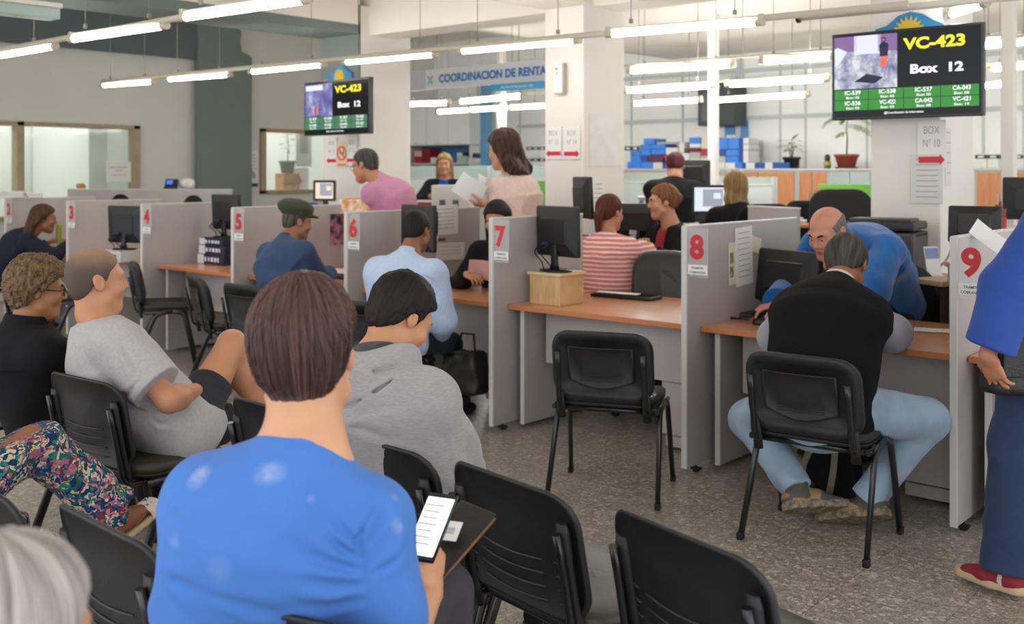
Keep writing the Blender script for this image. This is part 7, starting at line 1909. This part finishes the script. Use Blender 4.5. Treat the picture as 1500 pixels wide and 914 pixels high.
for q, (dx, hh) in enumerate(((-.05, .14), (.0, .20), (.03, .12))):
    tip = Vector((dx, 0, hp+hh)); st.tube([(dx*.2, 0, hp-.03), (dx*.6, 0, hp+hh*.5), tip], [.008, .006, .004], 6)
    for k in range(6):
        a = 2*PI*k/6+q; leaf(lf, tip-Vector((0, 0, .03*(k % 3))), (math.cos(a), math.sin(a)*.7, .25), (0, 0, 1), .13+.03*(k % 2), .06, .4)
leaf(lf, (-.05, 0, hp+.2), (-1, -.2, .2), (0, 0, 1), .17, .07, .1); leaf(lf, (0, 0, hp+.21), (.8, 0, .8), (0, 0, 1), .12, .07, .1)
st.build('stems', M_STEM, t); lf.build('leaves', M_LEAF, t)
p = PY(1238, 247, YC+.1)
t = thing('potted_plant', 'thin feathery plant in a terracotta pot beside the wide column', 'plant', (p.x, YC+.14, zc+.001)); hp = PY(1238, 226, YC+.1).z-zc; ht = PY(1238, 168, YC+.1).z-zc
pot(t, .095, .135, hp, mat('terracotta', '9a4a32', .7)); MB().lathe([(0, 0), (.13, 0), (.14, .02), (.12, .02), (0, .012)], (0, 0, -.0), 20).build('saucer', mat('saucer_dark', '4a2f28', .6), t)
st = MB(); lf = MB(); st.tube([(0, 0, hp-.03), (.01, 0, hp+.2), (-.005, 0, ht*.75), (.02, 0, ht)], [.010, .008, .007, .004], 6)
rg = random.Random(5)
for hz, dx, L in ((ht*.99, -.9, .34), (ht*.97, -.6, .28), (ht*.80, .9, .36), (ht*.76, .7, .30), (ht*.66, -.55, .16), (ht*.93, .5, .3), (ht*.9, -.3, .2)):
    d = Vector((dx, rg.uniform(-.4, .4), .25)).normalized(); pts = [Vector((0, 0, hz))+d*L*u+Vector((0, 0, -.42*L*u*u*1.6)) for u in (0, .25, .5, .75, 1)]
    st.tube(pts, [.004, .003, .003, .002, .001], 5)
    for k in range(14):
        u = .25+.75*k/14; i = min(3, int(u*4)); f_ = u*4-i; q = pts[i]*(1-f_)+pts[i+1]*f_
        for s_ in (-1, 1): leaf(lf, q, Vector((d.x*.5, s_*.7, -.3+rg.uniform(-.3, .3))), (0, 0, 1), .04+.035*math.sin(PI*u), .009, .3, 3)
st.build('stems', M_STEM, t); lf.build('leaves', M_LEAF2, t)
p = PY(1211, 247, YC+.1)
t = thing('figurine', 'slim dark bottle shaped figurine with a yellow sash on the back cabinets', 'figurine', (p.x, YC+.12, zc+.001)); h = PY(1211, 226, YC).z-zc
MB().lathe([(0, 0), (.035, 0), (.04, h*.3), (.03, h*.55), (.034, h*.75), (.03, h*.95), (0, h)], (0, 0, 0), 16).build('body', mat('fig_dark', '2b2326', .5), t); MB().lathe([(.042, h*.22), (.043, h*.38), (.036, h*.5), (.034, h*.5), (.040, h*.22)], (0, 0, 0), 16).build('sash', mat('fig_yellow', 'b9b03a', .5), t); MB().lathe([(.037, 0), (.042, h*.18), (.040, h*.2), (.036, 0)], (0, 0, 0), 16).build('foot_band', mat('fig_green', '2f6a44', .5), t)
# ---- blue shelf and white overhead cupboards past the first column
ys_ = 7.45
x0, x1 = PY(607, 215, ys_).x, PY(699, 215, ys_).x; z0, z1 = PY(650, 258, ys_).z, PY(650, 214, ys_).z
zm = PY(650, 240, ys_).z; M_SHB = mat('shelf_blue', '4f86b4', .5)
t = thing('wall_shelf', 'blue backed shelf with files, under the white overhead cupboards', 'shelf', ((x0+x1)/2, ys_, 0)); w = x1-x0
MB().box((0, .17, (z0+z1)/2), (w, .02, z1-z0)).build('back_panel', M_SHB, t)
MB().box((0, 0, zm), (w, .34, .024), 0, .003).build('shelf_board', M_LAM2, t); MB().box((0, 0, z1), (w, .34, .02)).build('top_board', M_DGREY, t)
MB().box((w/2, 0, (z0+z1)/2), (.024, .34, z1-z0), 0, .003).build('side_board', M_SHEETW, t); MB().box((-w*.28, 0, (z0+zm)/2), (.02, .3, zm-z0)).build('divider', M_LAM2, t)
MB().box((0, 0, z0), (w, .34, .024), 0, .003).box((-w/2+.02, .0, z0/2), (.03, .3, z0)).box((w/2-.02, 0, z0/2), (.03, .3, z0)).build('base', M_LAM2, t)
zt_ = PY(650, 150, ys_).z
for i in range(3):
    a, c = x0+w*i/3, x0+w*(i+1)/3
    t = thing('overhead_cupboard', ('white overhead cupboard touching the first column', 'white overhead cupboard above the blonde in bright blue', 'white overhead cupboard nearest the blue pole')[i], 'cupboard', ((a+c)/2, ys_+.0, z1+.012), 0, 'white overhead cupboards')
    h = zt_-z1
    MB().box((0, 0, h/2), (c-a-.004, .34, h), 0, .003).build('body', M_SHEETW, t); d = MB().box((0, -.178, h/2), (c-a-.016, .016, h-.016), 0, .003).build('door', M_PANELW, t); MB().box((0, -.19, .03), (.12, .012, .012), 0, .003).build('handle', M_RAIL, d)
def shelf_item(px0, px1, y0, y1, m, label, name='binder', cat='binder', sp=None, zb=None):
    a, c = PY(px0, y1, ys_-.1), PY(px1, y1, ys_-.1); zb = zm+.013 if zb is None else zb; h = PY(px0, y0, ys_-.1).z-PY(px0, y1, ys_-.1).z
    t = thing(name, label, cat, ((a.x+c.x)/2, ys_-.0, zb), 0, 'files on the blue shelf')
    MB().box((0, 0, h/2), (c.x-a.x-.006, .24, h), 0, .004).build('body', m, t)
    if sp: MB().box((0, -.122, h*.72), ((c.x-a.x)*.55, .004, h*.4)).build('label', sp, t)
s = 6.82; X2 = lambda v: 590+v/s
for i in range(4): shelf_item(X2(122+i*19), X2(139+i*19), 218.5, 238, M_RBOX, '%s red binder with a white label on the blue shelf' % od[i], sp=M_PAPER)
for i in range(3): shelf_item(X2(196+i*28), X2(222+i*28), 217.5, 238, mat('binder_crimson', '8e1422', .5), '%s plain crimson binder on the blue shelf' % od[i])
shelf_item(X2(284), X2(340), 230, 238, M_WBOX, 'white low carton on the blue shelf beside the crimson binders', 'carton', 'box'); shelf_item(X2(345), X2(366), 229, 238, M_BBOX2, 'dark blue carton on the blue shelf behind the blonde head', 'carton', 'box')
shelf_item(X2(548), X2(655), 229, 239, mat('carton_mint', 'a9c4bd', .6), 'mint carton on the blue shelf', 'carton', 'box'); shelf_item(X2(550), X2(600), 224, 228.4, M_WBOX, 'white carton stacked on the mint carton', 'carton', 'box', None, PY(670, 228.4, ys_-.1).z); shelf_item(X2(602), X2(655), 223, 228.4, M_MON, 'black carton stacked on the mint carton', 'carton', 'box', None, PY(670, 228.4, ys_-.1).z)
shelf_item(X2(660), X2(722), 232, 239, M_WBOX, 'white carton beside the mint carton', 'carton', 'box'); shelf_item(X2(662), X2(722), 224.5, 231.6, mat('carton_navy', '24356a', .5), 'navy carton on the white carton of the blue shelf', 'carton', 'box', None, PY(690, 231.6, ys_-.1).z)
for i, (a, c, m, lb) in enumerate(((498, 555, mat('carton_orange', 'd08a3a', .5), 'orange carton on the lower blue shelf'), (566, 612, mat('carton_pink', 'c08a7c', .5), 'dull pink carton on the lower blue shelf'), (655, 705, M_WBOX, 'white heap carton on the lower blue shelf'))):
    shelf_item(X2(a), X2(c), 241, 248, m, lb, 'carton', 'box', None, z0+.013)
# ---- things seen through the second office window
xw = XL-.35
p = PX(421, 283, xw)
t = thing('display_shelf', 'red and yellow display shelf behind the second office window', 'shelf', p+Vector((0, 0, -.02)))
a, c = PX(409, 283, xw), PX(432, 283, xw); h = PX(420, 252, xw).z-p.z; w = c.y-a.y
MB().box((0, 0, h/2), (.22, w, h), 0, .006).build('body', mat('shelf_brick', 'a4553a', .6, var=.4, vscale=9, second='c98a4a'), t); MB().box((.113, 0, h*.25), (.006, w*.9, h*.35)).build('yellow_front', mat('shelf_yellow', 'c2a234', .6, var=.4, vscale=20), t)
MB().box((0, 0, -p.z/2+.01), (.2, w*.9, p.z-.02)).build('stand', M_LAM, t)
t = thing('potted_plant', 'spindly plant in a dark pot behind the second office window', 'plant', p+Vector((0, 0, h-.018)))
pot(t, .09, .12, .19, mat('pot_slate', '46555a', .6)); st = MB(); lf = MB(); st.tube([(0, 0, .15), (0, .02, .4), (0, -.01, .62)], [.008, .007, .004], 6)
for k in range(9): a = k*2.4; leaf(lf, (0, 0, .30+.035*k), (math.cos(a), math.sin(a), .35), (0, 0, 1), .16, .07, .4)
st.build('stems', M_STEM, t); lf.build('leaves', M_LEAF, t)
for (px, py, wv, hv, m, lb, cross) in ((445, 215, .30, .62, M_PAPER2, 'tall pale poster behind the second office window', False), (439, 265, .34, .40, M_PAPER, 'white sheet with a small red cross behind the second office window', True)):
    pp = PX(px, py, xw+.05); t = thing('poster', lb, 'poster', pp)
    MB().box((0, 0, 0), (.006, wv, hv)).build('sheet', m, t)
    if cross: MB().box((.004, 0, .0), (.003, .10, .03)).box((.0042, 0, 0), (.003, .03, .12)).build('cross', M_ARROW, t)
    else: MB().box((.004, 0, .05), (.003, wv*.5, hv*.5)).build('print', M_GINK, t)
p = PX(174, 252, XL+.02); t = thing('notice', 'white notice taped to the first office window', 'paper', p); MB().box((0, 0, 0), (.003, .34, .26)).build('sheet', M_PAPER, t); MB().box((.003, 0, .06), (.001, .22, .012)).box((.003, 0, .02), (.001, .1, .01)).box((.003, 0, -.04), (.001, .2, .01)).build('print', M_GINK, t)
p = PX(370, 247, XL+.02); t = thing('poster', 'narrow printed poster beside the slate pilaster', 'poster', p); MB().box((0, 0, 0), (.004, .18, .52)).build('sheet', M_PAPER, t); MB().box((.003, 0, -.235), (.002, .18, .05)).build('footer', mat('footer_navy', '27365e', .5), t)
b = MB()
for i in range(5): b.box((.003, rnd.uniform(-.02, .02), .20-i*.05), (.001, .12, .008))
b.prism([(-.05, -.08), (.03, -.15), (.06, -.10), (.0, -.02)], .0025, .0035, 'x').build('print', M_GINK, t)

# ================================================================== small things of the waiting room
def bag_solid(name, fn, h, m, label, cat, lo, hi, o):
    t = thing(name, label, cat, o); V, Q = snet(fn, A3(lo), A3(hi), h); np_mesh('body', [(V, Q, 0)], m, t, A3(o)); return t
# phone, ticket and folder of the boy in blue
c = PT(632, 772, 2.13); t = thing('mobile_phone', 'white screened mobile phone in the hand of the blue T-shirt person', 'phone', c)
zax = Vector(DIR(.28, .55, .62)).normalized(); xax = Vector(DIR(.85, -.45, .05)); xax = (xax-zax*xax.dot(zax)).normalized(); yax = zax.cross(xax)
Mr = Matrix([list(xax)+[0], list(yax)+[0], list(zax)+[0], [0, 0, 0, 1]]).transposed()
b = MB(); b.xf = Mr; b.box((0, 0, 0), (.072, .008, .148), 0, .004); b.build('body', M_MONG, t)
b = MB(); b.xf = Mr; b.box((0, -.0045, 0), (.064, .001, .126)); sc_ = b.build('screen', emit('phone_screen', 'eef0ee', .8), t)
b = MB(); b.xf = Mr
for i in range(7): b.box((-.008, -.0055, .045-i*.014), (.036 if i % 3 else .044, .0006, .003))
b.build('screen_text', mat('screen_text', 'b5b5c0', .5), sc_)
c = PT(658, 795, 2.28)
t = thing('folder', 'black zip folder with a brown edge on the lap of the blue T-shirt person', 'folder', c, YAW(40)); t.rotation_euler = (math.radians(28), math.radians(6), YAW(38))
MB().box((0, 0, 0), (.105, .22, .02), 0, .008).build('cover', M_STRAP, t); MB().tube([(.052, -.10, 0), (.052, .10, 0)], .004, 6).build('zip', mat('leather_brown', '7a4f30', .5), t)
t = thing('queue_ticket', 'small white queue ticket on the black folder', 'ticket', PT(656, 777, 2.27), YAW(30)); t.rotation_euler = (math.radians(34), 0, YAW(20))
MB().box((0, 0, 0), (.055, .05, .0012)).build('slip', M_PAPER, t); MB().box((.006, .0, .001), (.02, .016, .0006)).build('stamp', M_LBL, t)
t = thing('queue_ticket', 'small white ticket in the hand of the grey T-shirt person', 'ticket', PT(299, 579, 4.24), YAW(30)); t.rotation_euler = (math.radians(20), math.radians(15), YAW(40))
MB().box((0, 0, 0), (.085, .05, .0015)).build('slip', M_PAPER, t); MB().box((0, 0, .001), (.05, .02, .0006)).build('print', M_LBL, t)
# bags on the floor
def soft_box(o, R, half, rad, seed, amp=.012):
    def fn(P):
        q = (P-o)@R.T; taper = 1+.12*np.clip(-q[:, 2]/half[2], -1, 1)
        q = q.copy(); q[:, 0] = q[:, 0]/taper
        e = np.abs(q)-(np.asarray(half)-rad); d = np.linalg.norm(np.maximum(e, 0), axis=1)+np.minimum(e.max(axis=1), 0)-rad
        return d-amp*vnoise(P*14, seed)
    return fn
def rotz(a): return np.array(((math.cos(a), math.sin(a), 0), (-math.sin(a), math.cos(a), 0), (0, 0, 1)))
o = A3(PZ(222, 722, .0))+np.array((0, 0, .17)); t = bag_solid('shopping_bag', soft_box(o, rotz(YAW(50)), (.16, .11, .165), .03, 3), .01, M_BLACKC, 'black cloth bag on the floor under the grey T-shirt person\'s chair', 'bag', o-.32, o+.32, Vector(o)-Vector((0, 0, .17)))
b = MB()
for s_ in (-1, 1): b.tube([Vector((s_*.02-.08, s_*.05, .31)), Vector((-.05, s_*.06, .37)), Vector((.05, s_*.06, .37)), Vector((.08, s_*.05, .31))], .008, 6)
b.build('handle', M_STRAP, t)
o = A3(PZ(172, 706, .0))+np.array((0, 0, .135)); t = bag_solid('paper_bag', soft_box(o, rotz(YAW(20)), (.13, .09, .13), .01, 4, .005), .008, mat('kraft_paper', '8a6238', .8, bump=.3, bscale=30), 'brown paper bag on the floor behind the grey T-shirt person\'s chair', 'bag', o-.26, o+.26, Vector(o)-Vector((0, 0, .135)))
MB().box((0, -.05, .28), (.2, .004, .03)).build('folded_rim', mat('kraft_dark', '6a4a2a', .8), t)
o = A3(PZ(1228, 752, 0))+A3(DIR(.02, .16, .19)); t = bag_solid('backpack', soft_box(o, rotz(YAW(36)), (.13, .085, .185), .06, 5), .008, M_BLACKC, 'black backpack with grey straps standing between the vested man\'s shoes', 'backpack', o-.32, o+.32, Vector((o[0], o[1], 0)))
b = MB(); b.xf = Matrix.Rotation(YAW(36), 4, 'Z')
for s_ in (-1, 1): b.tube(fillet([(s_*.035, -.075, .36), (s_*.055, -.115, .28), (s_*.075-.03, -.118, .16), (s_*.05-.03, -.10, .06)], .06), (.016, .005), 8, up=(0, 1, 0))
b.build('strap', mat('strap_grey', '8b8378', .7), t); b = MB(); b.xf = Matrix.Rotation(YAW(36), 4, 'Z'); b.box((-.055, -.118, .10), (.035, .008, .03), 0, .003); b.build('buckle', M_MON, t)
o = A3(PT(682, 545, 6.35)); t = bag_solid('handbag', soft_box(o, rotz(YAW(30)), (.13, .09, .13), .04, 6), .01, M_STRAP, 'black bag with pale print hanging at the knee of the man in pale blue', 'bag', o-.26, o+.26, Vector(o)-Vector((0, 0, .13)))
MB().box((.07, -.05, .10), (.05, .004, .09), 0, 0, (0, .2, .6)).build('print', M_LBL, t)
b = MB(); b.tube([Vector((-.08, 0, .25)), Vector((-.05, .02, .36)), Vector((.04, .03, .36)), Vector((.08, 0, .25))], .008, 6); b.build('handle', M_STRAP, t)
# messenger bag of the man standing at the edge
o = A3(PT(1508, 526, 3.66)); t = bag_solid('messenger_bag', soft_box(o, rotz(YAW(-8)), (.155, .06, .12), .03, 7, .007), .007, M_STRAP, 'black messenger bag at the hip of the person in royal blue', 'bag', o-.24, o+.24, Vector(o)-Vector((0, 0, .12)))
b = MB(); b.xf = Matrix.Translation((0, 0, .12)) @ Matrix.Rotation(YAW(-8), 4, 'Z'); b.box((0, -.066, .03), (.29, .012, .16), 0, .005); fl = b.build('flap', M_STRAP, t)
b = MB(); b.xf = Matrix.Translation((0, 0, .12)) @ Matrix.Rotation(YAW(-8), 4, 'Z'); b.tube([(-.11, -.07, .105), (.12, -.07, .115)], .004, 6).box((-.06, -.074, .10), (.016, .006, .022), 0, .002); b.build('zip', M_RAIL, fl)
b = MB(); b.tube([Vector((-.1, .0, .24)), Vector((-.02, .05, .55)), Vector((.18, .06, .80))], (.018, .003), 8); b.build('strap', M_STRAP, t)
